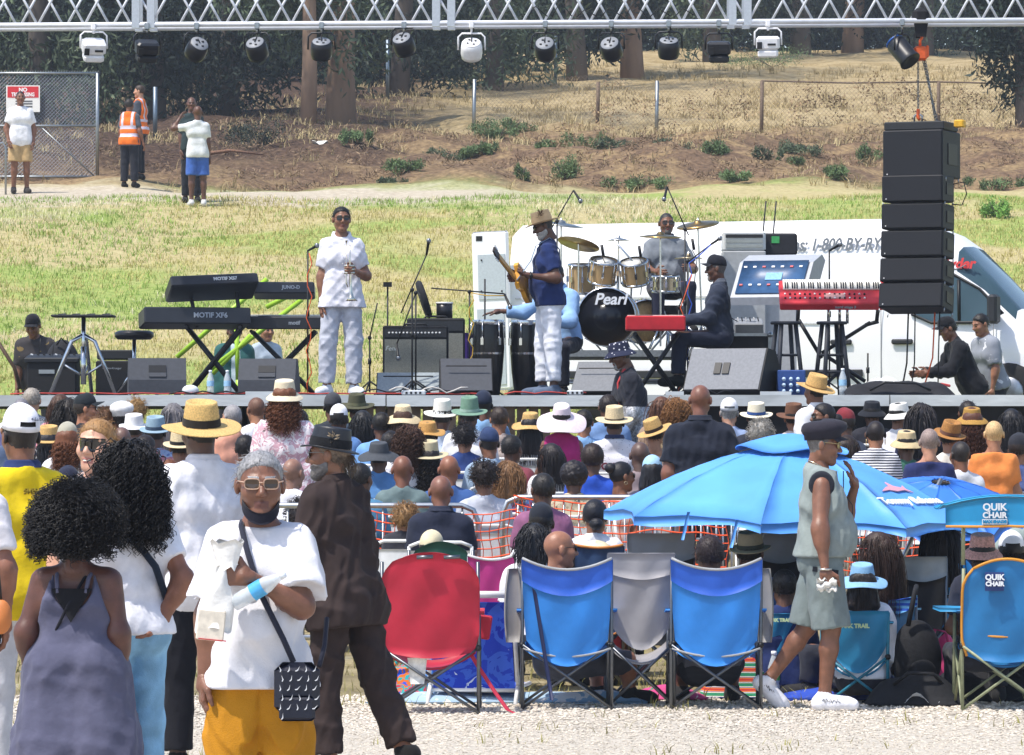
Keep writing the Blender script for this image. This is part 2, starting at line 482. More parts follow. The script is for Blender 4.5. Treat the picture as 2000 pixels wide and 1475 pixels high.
def hair_meshes(kind, seed, fine, opt):
 """list of (verts, faces) in head space"""
 h = .0065 if fine else .010
 out = []
 def cap(t, nz=0., nf=60., zoff=0.):
  def f(P):
   hl = hairline(P[..., 1]) + zoff + .004 * noise3(P, 90, seed + 3)
   tt = t * np.clip((P[..., 2] - hl) / .028 + .15, .15, 1)
   d = _ell(P, CR_C, [v + .0015 for v in CR_R]) - tt + nz * noise3(P, nf, seed)
   return np.maximum(d, (hl - P[..., 2]) * .7)
  lo = np.array(CR_C) - np.array(CR_R) - t - .02; hi = np.array(CR_C) + np.array(CR_R) + t + .02
  out.append(sdf_mesh(f, lo, hi, h))
 if kind == 'short':
  cap(opt.get('t', .008), .002, 150, opt.get('zoff', 0.))
  out.append(strands(700 if fine else 160, .035, 4, .0013 if fine else .002, 0, 0, .3, .03, seed, body=False, lift=opt.get('t', .008) - .003, zmax=opt.get('zmax', 9), spread=.03))
 elif kind == 'afro':
  R = opt.get('R', .12); lowz = opt.get('low', -.06)
  def f(P):
   d = _ell(P, (0, .025, .04), (R, R * 1.02, R * .98)) + .010 * noise3(P, 90, seed) + .004 * noise3(P, 220, seed + 1)
   face = _ell(P, (0, -.10, -.02), (.07, .085, .095))
   return np.maximum(np.maximum(d, -face), lowz - P[..., 2])
  out.append(sdf_mesh(f, (-R - .03, -R, -R - .02), (R + .03, R + .06, R + .08), h))
  if fine: out.append(strands(int(opt.get('n', 500)), opt.get('L', .10), 6, .0032, .010, 170, .10, 1.0, seed, body=False, lift=R - .09))
 elif kind in ('long', 'curly', 'braids', 'bob'):
  L = opt.get('L', .35)
  cap(.010, .002, 120)
  w_ = opt.get('w', .05)
  def f(P):
   zb = -L + .08
   d = smin(_cap(P, (-.035, .055, .02), (-.05 - w_ * .3, .075, zb), .058, w_), _cap(P, (.035, .055, .02), (.05 + w_ * .3, .075, zb), .058, w_), .05)
   d = smin(d, _cap(P, (0, .065, .03), (0, .09, zb), .06, w_), .04)
   d = d + .006 * noise3(P * np.array([1, 1, .35], np.float32), 110, seed)
   face = _ell(P, (0, -.07, -.04), (.078, .10, .12))
   return np.maximum(d, -face)
  out.append(sdf_mesh(f, (-.17, -.06, -L - .03), (.17, .2, .12), h * 1.2))
  n = opt.get('n', 700 if fine else 220)
  zm = opt.get('zmax', 9)
  if kind == 'long': out.append(strands(n, L * 1.25, 9, .0034 if not fine else .0024, 0, 0, .55, .1, seed, opt.get('part'), lift=.008, spread=.04, zmax=zm))
  elif kind == 'bob': out.append(strands(n, L * 1.15, 9, .0036 if not fine else .0026, .004, 60, .45, .25, seed, 0, lift=.014, spread=.06, zmax=zm))
  elif kind == 'curly': out.append(strands(int(n * 1.6), L * 1.1, 9, .0042 if not fine else .0034, .011, 130, .5, .22, seed, None, lift=.016, spread=.07, zmax=zm))
  else: out.append(strands(opt.get('n', 90), L * 1.2, 10, .0065, .0, 0, .5, .2, seed, 0, lift=.012, spread=.05, zmax=zm))
 elif kind == 'bun':
  cap(.008, .0015, 150)
  bx, by, bz, br = opt.get('bun', (0, .115, .03, .048))
  out.append(sdf_mesh(lambda P: _ell(P, (bx, by, bz), (br, br, br * .9)) + .003 * noise3(P, 130, seed), (bx - br - .02, by - br - .02, bz - br - .02), (bx + br + .02, by + br + .02, bz + br + .02), h))
 elif kind == 'curlshort':
  cap(.016, .007, 110)
  out.append(strands(opt.get('n', 260), .05, 5, .003, .008, 220, .1, 1., seed, body=False, lift=.012))
 return [m for m in out if len(m[0])]
def beard_mesh(fine, t=.0045, low=-.045, goatee=False):
 def f(P):
  d = union(P, head_prims(), .03, t)
  d = np.maximum(d, P[..., 2] - low - .35 * np.maximum(0, P[..., 1] + .03))
  d = np.maximum(d, -.105 - P[..., 1]); d = np.maximum(d, P[..., 1] - (-.03 if goatee else .012))
  d = np.maximum(d, -_ell(P, (0, -.095, -.064), (.024, .03, .014)))
  if goatee: d = np.maximum(d, np.abs(P[..., 0]) - .034)
  return d + .0015 * noise3(P, 200)
 return sdf_mesh(f, (-.09, -.11, -.14), (.09, .04, .02), .006 if fine else .009)

def hat_mesh(kind, o):
 """(crown+brim mesh arrays, band arrays or None) in head space"""
 N = 40
 th = np.arange(N) * 2 * math.pi / N
 ct, st = np.cos(th), np.sin(th)
 front = np.clip(-st, 0, 1)                      # -y is the face
 a, b = o.get('a', .086), o.get('b', .106)
 rings = []
 if kind in ('fedora', 'sun', 'bucket', 'cowboy'):
  ch = o.get('ch', {'fedora': .115, 'sun': .10, 'bucket': .085, 'cowboy': .12}[kind])
  bw = o.get('bw', {'fedora': .06, 'sun': .11, 'bucket': .055, 'cowboy': .085}[kind])
  droop = o.get('droop', {'fedora': .012, 'sun': .04, 'bucket': .045, 'cowboy': -.01}[kind])
  up = o.get('up', {'fedora': .016, 'sun': .0, 'bucket': .0, 'cowboy': .05}[kind])
  dent = o.get('dent', {'fedora': .030, 'sun': .004, 'bucket': .002, 'cowboy': .035}[kind])
  wav = o.get('wave', .012 if kind == 'sun' else .003)
  tp = o.get('taper', {'fedora': .14, 'sun': .2, 'bucket': .16, 'cowboy': .16}[kind])
  rg = np.random.RandomState(o.get('seed', 3)); ph = rg.rand() * 6
  def brim(t, dz):
   z = -droop * t ** 1.3 + up * (np.abs(ct) ** 2) * t ** 2 + wav * t * np.sin(3 * th + ph) + dz
   return np.stack([(a + bw * t) * ct, (b + bw * t) * st, z], 1)
  for t in (1., .97, .66, .33, 0.05): rings.append(brim(t, -.0035 if t < .99 else -.001))   # underside
  rings = rings[::-1]
  rings += [brim(1.0, .002)]
  for t in (.97, .66, .33): rings.append(brim(t, .003))
  for u in (0., .12, .3, .5, .7, .85, .94):
   s = 1 - tp * u ** 1.5
   x = a * s * ct * (1 - o.get('pinch', .2 if kind in ('fedora', 'cowboy') else 0) * front ** 2 * u); y = b * s * st
   rings.append(np.stack([x, y, np.full(N, ch * u + .002)], 1))
  s0 = 1 - tp
  for q in (.93, .7, .4, .1):
   x = a * s0 * q * ct * (1 - (.2 if kind in ('fedora', 'cowboy') else 0) * front ** 2); y = b * s0 * q * st
   z = ch - dent * (1 - q * q) * (1 - .35 * np.clip(np.abs(x) / (a * .8), 0, 1)) - (dent * .5) * front * (1 - q)
   rings.append(np.stack([x, y, z + .004 * (q > .9) * 0], 1))
  band = None
  if o.get('band'):
   bh = o.get('bh', .028); br = []
   for u, e in ((.0, .0035), (.5, .004), (1., .0035)):
    s = 1 - tp * (bh * u / ch) ** 1.5
    br.append(np.stack([(a * s + e) * ct * (1 - (o.get('pinch', .2 if kind in ('fedora', 'cowboy') else 0)) * front ** 2 * bh * u / ch), (b * s + e) * st, np.full(N, .005 + bh * u)], 1))
   band = ring_mesh(br, False)
  V_, F_ = ring_mesh(rings, True)
 elif kind == 'cap':
  ch = o.get('ch', .108)
  for u in np.linspace(0, 1, 9)[:-1]:
   ang = u * math.pi / 2
   s = math.cos(ang) ** .75; z = ch * math.sin(ang) ** .9
   rings.append(np.stack([a * s * ct, b * s * st, np.full(N, z) + .008 * front * (u > 0)], 1))
  rings.append(np.stack([a * .05 * ct, b * .05 * st, np.full(N, ch + .001)], 1))
  rings = [rings[0] * np.array([.97, .97, 1])] + rings
  V_, F_ = ring_mesh(rings, True)
  if o.get('open'):
   cen = V_[F_].mean(1) if F_.shape[1] == 4 else None
   hole = (cen[:, 1] > .05) & (np.abs(cen[:, 0]) < .045) & (cen[:, 2] > .016) & (cen[:, 2] < .052 - 8 * cen[:, 0] ** 2)
   F_ = F_[~hole]
  g = []
  bl = o.get('bill', .075)
  for t in np.linspace(0, 1, 7):
   row = []
   for q in np.linspace(-1, 1, 13):
    ang = -math.pi / 2 + q * 1.12
    x0, y0 = a * math.cos(ang), b * math.sin(ang)
    ext = bl * t * (1 - .45 * q * q)
    row.append((x0 * (1 + .06 * t), y0 - ext, .012 + .004 * t - .030 * q * q * (.3 + .7 * t) - .012 * t))
   g.append(row)
  m = MB().sheet(g, .004)
  n = len(V_); V_ = np.concatenate([V_, np.array(m.v)]); F_ = np.concatenate([F_, np.array(m.f) + n])
  band = None
 elif kind == 'beret':
  for r_, z in ((.97, 0), (1.02, .0), (1.04, .03), (1.22, .042), (1.3, .062), (1.24, .088), (1.0, .105), (.6, .116), (.25, .119), (.05, .12)):
   rings.append(np.stack([a * r_ * ct, b * r_ * st - .012 * (r_ > 1.1) , np.full(N, z) + .012 * front * (z > .035)], 1))
  V_, F_ = ring_mesh(rings, True)
  g = [[((a * math.cos(an)) * (1 + .05 * t), b * math.sin(an) - .045 * t * (1 - .5 * q * q), .012 - .018 * t - .012 * q * q) for q in np.linspace(-1, 1, 11) for an in (-math.pi / 2 + q * .95,)] for t in np.linspace(0, 1, 5)]
  m = MB().sheet(g, .004); n = len(V_)
  V_ = np.concatenate([V_, np.array(m.v)]); F_ = np.concatenate([F_, np.array(m.f) + n])
  band = None
 tilt = o.get('tilt', -.17); R = Matrix.Translation((0, .008, o.get('z', .036))) @ Euler((tilt, o.get('roll', 0), o.get('yaw', 0))).to_matrix().to_4x4()
 return (xf(R, V_), F_), (None if band is None else (xf(R, band[0]), band[1]))
def ring_mesh(rings, cap):
 N = len(rings[0]); Vv = np.concatenate(rings); F = []
 i = np.arange(len(rings) - 1)[:, None] * N; k = np.arange(N)[None]; kk = (k + 1) % N
 F = np.stack([i + k, i + kk, i + N + kk, i + N + k], -1).reshape(-1, 4)
 if cap:
  c = len(Vv); Vv = np.concatenate([Vv, rings[-1].mean(0, keepdims=True)])
  b = (len(rings) - 1) * N
  F = np.concatenate([F, np.array([(b + j, b + (j + 1) % N, c, c) for j in range(N)])])
 return Vv, F
def clean_faces(F):
 return [tuple(dict.fromkeys(map(int, f))) for f in F]
HAT_EXTRA = {'fedora': .052, 'sun': .032, 'bucket': .02, 'cap': .014, 'cowboy': .05, 'beret': .03}
def glasses(M, parent, col='101010', lens='15100c', kind='std', fr=.0022):
 mb = MB()
 lm = MB()
 for s in (-1, 1):
  w_, h_ = (.027, .019) if kind != 'big' else (.031, .024)
  cx = s * (.034 if kind != 'big' else .036); cz = .008
  pts = []
  for i in range(17):
   t = 2 * math.pi * i / 16
   e = .55
   x = w_ * math.copysign(abs(math.cos(t)) ** e, math.cos(t)); z = h_ * math.copysign(abs(math.sin(t)) ** e, math.sin(t))
   pts.append((cx + x, -.1 + .25 * abs(cx + x) ** 2 / .07, cz + z))
  mb.tube(pts, fr, 5, cap=False)
  lm._add([Vector((p[0], p[1], p[2])) for p in pts[:-1]], [tuple(range(15, -1, -1))])
  mb.tube([(cx + s * w_, -.094, cz + .006), (s * .079, -.06, cz + .008), (s * .082, .01, cz + .006)], fr, 5)
 mb.tube([(-.009, -.103, .012), (0, -.107, .014), (.009, -.103, .012)], fr, 5)
 if kind == 'visor':
  mb = MB(); lm = MB()
  g = [[(.072 * math.sin(q), .072 - .178 * math.cos(q * .9) ** .8 + .0, z - .012 * (abs(q) < .25) * (z < 0) * -1) for q in np.linspace(-1.1, 1.1, 15)] for z in (-.027, -.014, 0, .016, .032)]
  lm.sheet(g, .003)
  mb.tube([(p[0], p[1] - .001, p[2]) for p in g[-1]], .003, 5)
  for s in (-1, 1): mb.tube([(s * .066, -.03, .02), (s * .082, .01, .01)], .003, 5)
 fo = mb.build('glasses_frame', plastic(col, .3), parent)
 lo = lm.build('glasses_lens', mat('lens_' + lens, lens, .06, var=0, spec=.8), fo)
 for o in (fo, lo):
  vs = np.array([v.co[:] for v in o.data.vertices]); vs = xf(M, vs)
  o.data.vertices.foreach_set('co', vs.reshape(-1).astype(np.float32)); o.data.update()
 return fo
def hand_prims(w, d, n, side, curl=.5, spread=.0, thumb=.6, k=1., grip=None):
 """w wrist, d along the hand, n palm normal, side: towards the thumb"""
 w = np.array(w, float); d = np.array(d, float); d /= np.linalg.norm(d)
 n = np.array(n, float); n -= d * (n @ d); n /= np.linalg.norm(n) + 1e-9
 t = np.cross(d, n); t = t * (1 if t @ np.array(side, float) > 0 else -1)
 P = [('c', w, w + d * .03 * k, .027 * k, .03 * k)]
 fl = (.078, .086, .080, .064)
 cs = curl if isinstance(curl, (list, tuple)) else [curl] * 4
 for i, (off, L) in enumerate(zip((.030, .010, -.010, -.029), fl)):
  kn = w + d * (.092 - .006 * abs(i - 1)) * k + t * off * k
  P.append(('c', w + d * .02 * k + t * off * .7 * k, kn, .0155 * k, .0115 * k))
  a = cs[i]; pos = kn; ang = a * .6
  dirs = d + t * spread * (1.5 - i) * .4
  for j, fr in enumerate((.46, .31, .23)):
   v = dirs * math.cos(ang) + n * math.sin(ang); v /= np.linalg.norm(v)
   q = pos + v * L * fr * k
   P.append(('c', pos, q, (.0098 - .0009 * j) * k, (.0090 - .0011 * j) * k)); pos = q; ang += a * .9
 b0 = w + d * .022 * k + t * .026 * k
 v1 = d * .55 + t * .75 + n * .35 * thumb; v1 /= np.linalg.norm(v1)
 b1 = b0 + v1 * .048 * k
 v2 = d * .9 + t * (.35 - .4 * thumb) + n * .55 * thumb; v2 /= np.linalg.norm(v2)
 b2 = b1 + v2 * .034 * k; b3 = b2 + (v2 + n * .2 * thumb) * .024 * k
 P += [('c', b0, b1, .0165 * k, .0125 * k), ('c', b1, b2, .0115 * k, .0105 * k), ('c', b2, b3, .0105 * k, .0085 * k)]
 return P
class Person:
 pass
def nrm(v):
 v = np.array(v, float); return v / (np.linalg.norm(v) + 1e-9)
SEATED = .545
def make_person(label, loc, rz, S, group=None, name='person'):
 """S: dictionary of build, pose, clothing.  Local space: faces -y, right hand at -x."""
 H = S.get('H', 1.74); k = H / 1.75; W = S.get('w', 1.) ; fem = S.get('fem', False)
 fine = S.get('fine', False); res = S.get('res', .011 if fine else .017)
 seed = S.get('seed', int(abs(loc[0] * 131 + loc[1] * 17)) % 9999)
 root = thing(name, label, 'person', loc, rz, group)
 sit = S.get('pose', 'stand') == 'sit'
 drop = 0. if not sit else (.92 * k - S.get('seat', SEATED))
 drop += S.get('drop', 0)
 hipz = .92 * k - drop
 lp, lr, ly = S.get('lean', (0, 0, 0))
 Rl = Euler((lp, lr, ly)).to_matrix()              # positive pitch = bends forward (towards -y)
 def up(v):                                        # upper body point relative to hips -> person space
  q = Rl @ (Vector(v) - Vector((0, 0, .92))) * k
  return np.array((q.x, q.y, q.z + hipz))
 bel = S.get('belly', 0.)
 T = [('c', up((-.072 * W, 0, .93)), up((.072 * W, 0, .93)), .113 * k, .113 * k),
         ('c', up((-.056 * W, 0, 1.10)), up((.056 * W, 0, 1.10)), (.108 + .015 * (W - 1) - (.008 if fem else 0)) * k, (.108 + .015 * (W - 1) - (.008 if fem else 0)) * k),
         ('c', up((-.080 * W, -.003, 1.27)), up((.080 * W, -.003, 1.27)), .112 * k, .112 * k),
         ('c', up((-.120 * W, .008, 1.388)), up((.120 * W, .008, 1.388)), .058 * k, .058 * k),
         ('c', up((-.10 * W, .012, 1.405)), up((0, .018, 1.462)), .042 * k, .05 * k), ('c', up((.10 * W, .012, 1.405)), up((0, .018, 1.462)), .042 * k, .05 * k)]
 if bel: T.append(('e', up((0, -.055 - .03 * bel, 1.07)), np.array((.135 * W, .09 + .05 * bel, .14)) * k))
 if fem:
  T += [('e', up((s * .075, -.088, 1.265)), np.array((.066, .058, .066)) * k) for s in (-1, 1)]
 glu = [('e', np.array((s * .07 * W, .055 * k, hipz - .01)), np.array((.088, .085, .10)) * k * (1.08 if fem else 1)) for s in (-1, 1)] if not sit else []
 # head transform
 hs = S.get('hs', 1.) * k ** .4
 hy, hp, hr = S.get('head', (0, 0, 0))
 nb = up((0, .02, 1.485))
 Rh = Rl @ Euler((hp, hr, hy), 'XYZ').to_matrix() if S.get('headrel', False) else Euler((0, 0, hy)).to_matrix() @ Euler((hp, hr, 0)).to_matrix()
 fwd = Vector((0, -1, 0))
 hc = nb + np.array((Rl @ Vector((0, -.012, 0.0)))) * k + np.array(Rh @ Vector((0, -.008, .0))) + np.array((Rl @ Vector((0, 0, 1)) * .55 + Rh @ Vector((0, 0, 1)) * .45)) * (1.75 - .118 - 1.485) * k
 if lp == 0 and not sit: hc[2] = H - .118 * hs
 if lp == 0 and sit: hc[2] = H - drop - .118 * hs
 Mh = Matrix.Translation(hc) @ (Rh * hs).to_4x4()
 def toh(v): return np.array(Mh @ Vector(v))
 neck = [('c', nb - np.array((0, 0, .02)), toh((0, .022, -.06)), .057 * k, .053 * k)]
 # limbs
 A = {}
 for s, nm in ((-1, 'R'), (1, 'L')):
  sh = up((s * (.150 * W), .008, 1.385))
  de, dw = S.get('arm' + nm, ((s * .13, .04, -1), (s * .0, -.2, -1)))[:2]
  el = sh + nrm(de) * .285 * k; wr = el + nrm(dw) * .25 * k
  A[nm] = (sh, el, wr)
 Lg = {}
 for s, nm in ((-1, 'R'), (1, 'L')):
  hp_ = np.array((s * .088 * W * k, 0, hipz))
  if sit: dk, da = S.get('leg' + nm, ((s * .16, -1, .02), (s * .02, -.05, -1)))[:2]
  else: dk, da = S.get('leg' + nm, ((s * .03, -.02, -1), (s * .02, .05, -1)))[:2]
  kn = hp_ + nrm(dk) * .42 * k; an = kn + nrm(da) * .415 * k
  if sit and not S.get('freeleg'): an[2] = max(an[2], .085)
  Lg[nm] = (hp_, kn, an)
 ab = S.get('armw', 1.)
 armP = {n_: [('c', a[0], a[1], .050 * k * ab, .042 * k * ab), ('c', a[1], a[1] + (a[2] - a[1]) * .3, .042 * k * ab, .043 * k * ab), ('c', a[1], a[2], .042 * k * ab, .027 * k)] for n_, a in A.items()}
 legP = {}
 for n_, l in Lg.items():
  cf = l[1] + (l[2] - l[1]) * .3
  legP[n_] = [('c', l[0], l[1], .086 * k * W ** .5, .058 * k), ('c', l[1], cf, .056 * k, .056 * k), ('c', cf, l[2], .056 * k, .036 * k)]
 footP = {}
 for n_, l in Lg.items():
  fy = S.get('foot' + n_, (0.12 if n_ == 'L' else -.12)); fp = S.get('footp' + n_, 0.)
  f = np.array((math.sin(fy) * math.cos(fp), -math.cos(fy) * math.cos(fp), -math.sin(fp)));
  an = l[2]; dn = np.array((0, math.sin(fp) * 1., -1)) if fp else np.array((0, 0, -1.))
  he = an + nrm(dn) * .045 * k - f * .03 * k
  footP[n_] = [('c', an, he, .036 * k, .035 * k), ('c', he, he + f * .17 * k + nrm(dn) * .004, .036 * k, .033 * k), ('c', he + f * .1 * k, he + f * .205 * k + nrm(dn) * .008, .036 * k, .026 * k)]
 Vs, Fs, Ms = [], [], []
 def put(m, mi=0):
  v, f = m
  if len(v) == 0: return
  n = sum(len(x) for x in Vs); Vs.append(v); Fs.append(f + n); Ms.append(np.full(len(f), mi) if np.ndim(mi) == 0 else mi)
 # body skin
 bp = T + neck + [q for n_ in 'RL' for q in armP[n_] + legP[n_]] + glu + [q for n_ in 'RL' for q in footP[n_]]
 lo, hi = bounds(bp, .03)
 put(sdf_mesh(lambda P: union(P, bp, .035), lo, hi, (res if S.get('bare') else max(res, .016) * (1.2 if fine else 1.5))))
 # head with a face
 hh = .0054 if fine else .0088
 hv, hf = sdf_mesh(lambda P: head_field(P, fem, S.get('jaw', 1.), S.get('smile', 0.)), (-.105, -.135, -.165), (.105, .125, .135), hh)
 cen = hv[hf].mean(1)
 mi = np.zeros(len(hf), int)
 lips = (np.abs(cen[:, 0]) < .026) & (np.abs(cen[:, 2] + .067) < .0125) & (cen[:, 1] < -.079)
 eyes = (np.abs(np.abs(cen[:, 0]) - .031) < .0125) & (np.abs(cen[:, 2] - .007) < .0065) & (cen[:, 1] < -.083)
 brow = (np.abs(np.abs(cen[:, 0]) - .030) < .02) & (np.abs(cen[:, 2] - .030) < .0055) & (cen[:, 1] < -.072)
 if S.get('hair') == 'buzz':
  stub = (cen[:, 2] > hairline(cen[:, 1]) + .006 + .006 * noise3(cen, 120, seed)) & (np.abs(cen[:, 0]) < .09)
  mi[stub] = 3
 mi[lips] = 1; mi[eyes] = 2; mi[brow] = 3
 put((xf(Mh, hv), hf), mi)
 if S.get('smile', 0) > .3:
  tm = MB().sheet([[(x, -.0925 + 6 * x * x, z) for x in np.linspace(-.02, .02, 7)] for z in (-.070, -.062)], .003)
  put((xf(Mh, np.array(tm.v)), np.array(tm.f)), 4)
 # hands
 for s, n_ in ((-1, 'R'), (1, 'L')):
  if S.get('nohands'): break
  sh, el, wr = A[n_]
  hd = S.get('hand' + n_, {})
  d = hd.get('d', nrm(wr - el)); n = hd.get('n', (-s, 0.15, 0)); side = hd.get('side', (0, -1, .3))
  hpz = hand_prims(wr, d, n, side, hd.get('curl', .55), hd.get('spread', .15), hd.get('thumb', .5), k * 1.02)
  lo, hi = bounds(hpz, .015)
  put(sdf_mesh(lambda P: union(P, hpz, .009), lo, hi, .0055 if fine else .0085))
 sk = skin(S.get('skin', '6b4430'))
 hair_c = S.get('hairc', '17120f')
 lipc = S.get('lip', '7a4a42')
 body = mesh_obj('body', np.concatenate(Vs), np.concatenate(Fs), [sk, mat('lips_' + lipc, lipc, .4, var=.05), mat('eye_dark', '1c1512', .15, var=0), hairm(hair_c), mat('teeth', 'd8d4c8', .3, var=0)], root, True, np.concatenate(Ms))
 # clothing
 def garment(nm, prims, infl, kk, cuts, m, amp, parent=root, rs=None, subs=(), mid=None):
  lo, hi = bounds(prims, infl + .03)
  def f(P):
   d = union(P, prims, kk, infl) + folds(P, seed, amp, S.get('foldf', 2.))
   for c, n_ in cuts: d = np.maximum(d, (P - np.asarray(c, np.float32)) @ nrm(n_).astype(np.float32))
   for q in subs: d = np.maximum(d, -prim(P, q))
   return d
  v, fc = sdf_mesh(f, lo, hi, rs or res)
  if len(v) == 0: return None
  mi_ = None
  if mid is not None: mi_ = mid(v[fc].mean(1))
  return mesh_obj(nm, v, fc, m, parent, True, mi_)
 upv = np.array(Rl @ Vector((0, 0, 1)))
 top = S.get('top')
 P_ = Person(); P_.up = up; P_.A = A; P_.Lg = Lg; P_.Mh = Mh; P_.toh = toh; P_.root = root; P_.k = k; P_.T = T; P_.garment = garment; P_.hipz = hipz; P_.legP = legP; P_.armP = armP; P_.footP = footP; P_.glu = glu; P_.H = H
 if top:
  lo_ = top.get('loose', .016) * .75
  pr = list(T) + ([('c', up((-.07 * W, 0, 1.01)), up((.07 * W, 0, 1.01)), .102 * k, .102 * k)] if not fem else []) + ([] if sit else glu + [('c', up((-.085 * W, .012, .86)), up((.085 * W, .012, .86)), .10 * k, .10 * k)])
  if top.get('flare'): pr += [('c', up((-.10 * W, 0, .80)), up((.10 * W, 0, .80)), .11 * k + top['flare'], .11 * k + top['flare'])]
  hem_ = top.get('hem', .06) if not sit else min(0., top.get('hem', 0.))
  cuts = [(up((0, 0, .92 - hem_)), -upv)]
  subs = list(top.get('subs', ()))
  # neck opening
  nk = top.get('neck', .0)
  cuts.append((up((0, .0, 1.497 - nk)), nrm(np.array(Rl @ Vector((0, -.3, 1))))))
  sl = top.get('sleeve', .5)
  for s, n_ in ((-1, 'R'), (1, 'L')):
   sh, el, wr = A[n_]
   sw = top.get('sw', .0)
   if sl <= 0:
    cuts.append((up((s * (.165 * W), 0, 1.40)), np.array(Rl @ Vector((s, 0, .15)))))
   elif sl <= .5:
    e = sh + (el - sh) * sl * 1.6
    pr.append(('c', sh, e, .052 * k, .052 * k + sw, (e, e - sh)))
   elif sl < .95:
    e = el + (wr - el) * (sl - .5) * 2
    pr.append(('c', sh, el, .055 * k, .05 * k + sw)); pr.append(('c', el, e, .05 * k + sw, .048 * k + sw, (e, e - el)))
   else:
    pr.append(('c', sh, el, .054 * k, .047 * k + sw)); e = el + (wr - el) * .98; pr.append(('c', el, wr, .047 * k + sw, .034 * k + sw, (e, e - el)))
  P_.top = garment('shirt' if not top.get('name') else top['name'], pr, lo_, top.get('k', .055), cuts, top['m'], top.get('amp', .008 if fine else .005), subs=subs, mid=top.get('mid'))
  if top.get('collar'):
   mb = MB(); c = up((0, .012, 1.50))
   g = []
   for t in np.linspace(0, 1, 4):
    row = []
    for q in np.linspace(-2.55, 2.55, 21):
     r = .066 + .012 * t * 1.3; z = [.026, .038, .03, .004][int(round(t * 3))] - .02 * (1 - math.cos(q)) * .5 * 0
     frt = max(0, abs(q) - 1.6) / .95
     row.append(up((math.sin(q) * (r + .01 * t), .018 + math.cos(q) * r * .95 - .01 * frt, 1.49 + z - .055 * frt - .012 * t * frt)))
    g.append(row)
   mb.sheet(g, .004).build('collar', top['collar'], P_.top)
 bot = S.get('bottom')
 if bot:
  L0 = bot.get('len', .96); fl = bot.get('flare', 0.); lo_ = bot.get('loose', .016)
  pr = [T[0], ('c', up((-.055 * W, 0, 1.02)), up((.055 * W, 0, 1.02)), .098 * k, .098 * k)] + glu
  if bel: pr.append(('e', up((0, -.05, .99)), np.array((.13 * W, .10, .08)) * k))
  for n_ in 'RL':
   hp_, kn, an = Lg[n_]
   if L0 <= .5:
    e = hp_ + (kn - hp_) * L0 * 2
    pr.append(('c', hp_, e, .09 * k * W ** .5, (.075 + fl) * k, (e, e - hp_)))
   else:
    e = kn + (an - kn) * (L0 - .5) * 2
    pr.append(('c', hp_, kn, .09 * k * W ** .5, (.064 + fl * .5) * k)); pr.append(('c', kn, e, (.064 + fl * .5) * k, (.05 + fl) * k, (e, e - kn)))
  P_.bottom = garment('trousers' if L0 > .6 else 'shorts', pr, lo_, bot.get('k', .03), [(up((0, 0, (.99 if sit else min(bot.get('waist', 1.04), .95 - top.get('hem', .06))) if top and not bot.get('over') else bot.get('waist', 1.04))), upv)], bot['m'], bot.get('amp', .005))
 sh_m = S.get('shoes')
 if sh_m is not None:
  for n_ in 'RL':
   garment('shoe', footP[n_], .012, .02, [((0, 0, Lg[n_][2][2] + .03), (0, 0, 1))], sh_m, 0, rs=.009 if fine else .012)
 # hair, beard, hat, glasses
 hk = S.get('hair')
 if hk:
  ho_ = dict(S.get('hairo', {}))
  if S.get('hat'): ho_.setdefault('zmax', .0)
  ms = hair_meshes(hk, seed, fine, ho_)
  vs = []; fs = []; n = 0
  for v, f in ms: vs.append(v); fs.append(f + n); n += len(v)
  if vs: mesh_obj('hair', xf(Mh, np.concatenate(vs)), np.concatenate(fs), hairm(hair_c), root, True)
 if S.get('beard'):
  v, f = beard_mesh(fine, low=S.get('beardlow', -.045), goatee=S.get('goatee', False))
  mesh_obj('beard', xf(Mh, v), f, hairm(S['beard']), root, True)
 if S.get('hat'):
  hk, hm, ho = S['hat'][0], S['hat'][1], (S['hat'][2] if len(S['hat']) > 2 else {})
  (v, f), bd = hat_mesh(hk, ho)
  hob = mesh_obj('hat' if hk not in ('cap',) else 'cap', xf(Mh, v), clean_faces(f), hm, root, True)
  P_.hat = hob
  if bd is not None: mesh_obj('hat_band', xf(Mh, bd[0]), clean_faces(bd[1]), ho['band'], hob, True)
 if S.get('glasses'): glasses(Mh, root, *S['glasses'])
 if S.get('earring'):
  r = S['earring']
  mb = MB()
  for s in (-1, 1):
   mb.tube([toh((s * (.082), .012 + r * math.sin(t), -.038 - r + r * math.cos(t))) for t in np.linspace(0, 6.283, 17)], .0022 if r < .03 else .003, 5, cap=False)
  mb.build('earring', metal(S.get('earc', 'd8c8a0'), .25), root)
 if S.get('mask'):
  def f(P): return np.maximum(np.maximum(union(P, head_prims(), .03, .009), P[..., 2] - S['mask'][1]), np.maximum(P[..., 1] - .0 , -.14 - P[..., 2]))
  v, fc = sdf_mesh(f, (-.09, -.13, -.14), (.09, .02, .02), .007)
  mesh_obj('face_mask', xf(Mh, v), fc, S['mask'][0], root, True)
 return P_

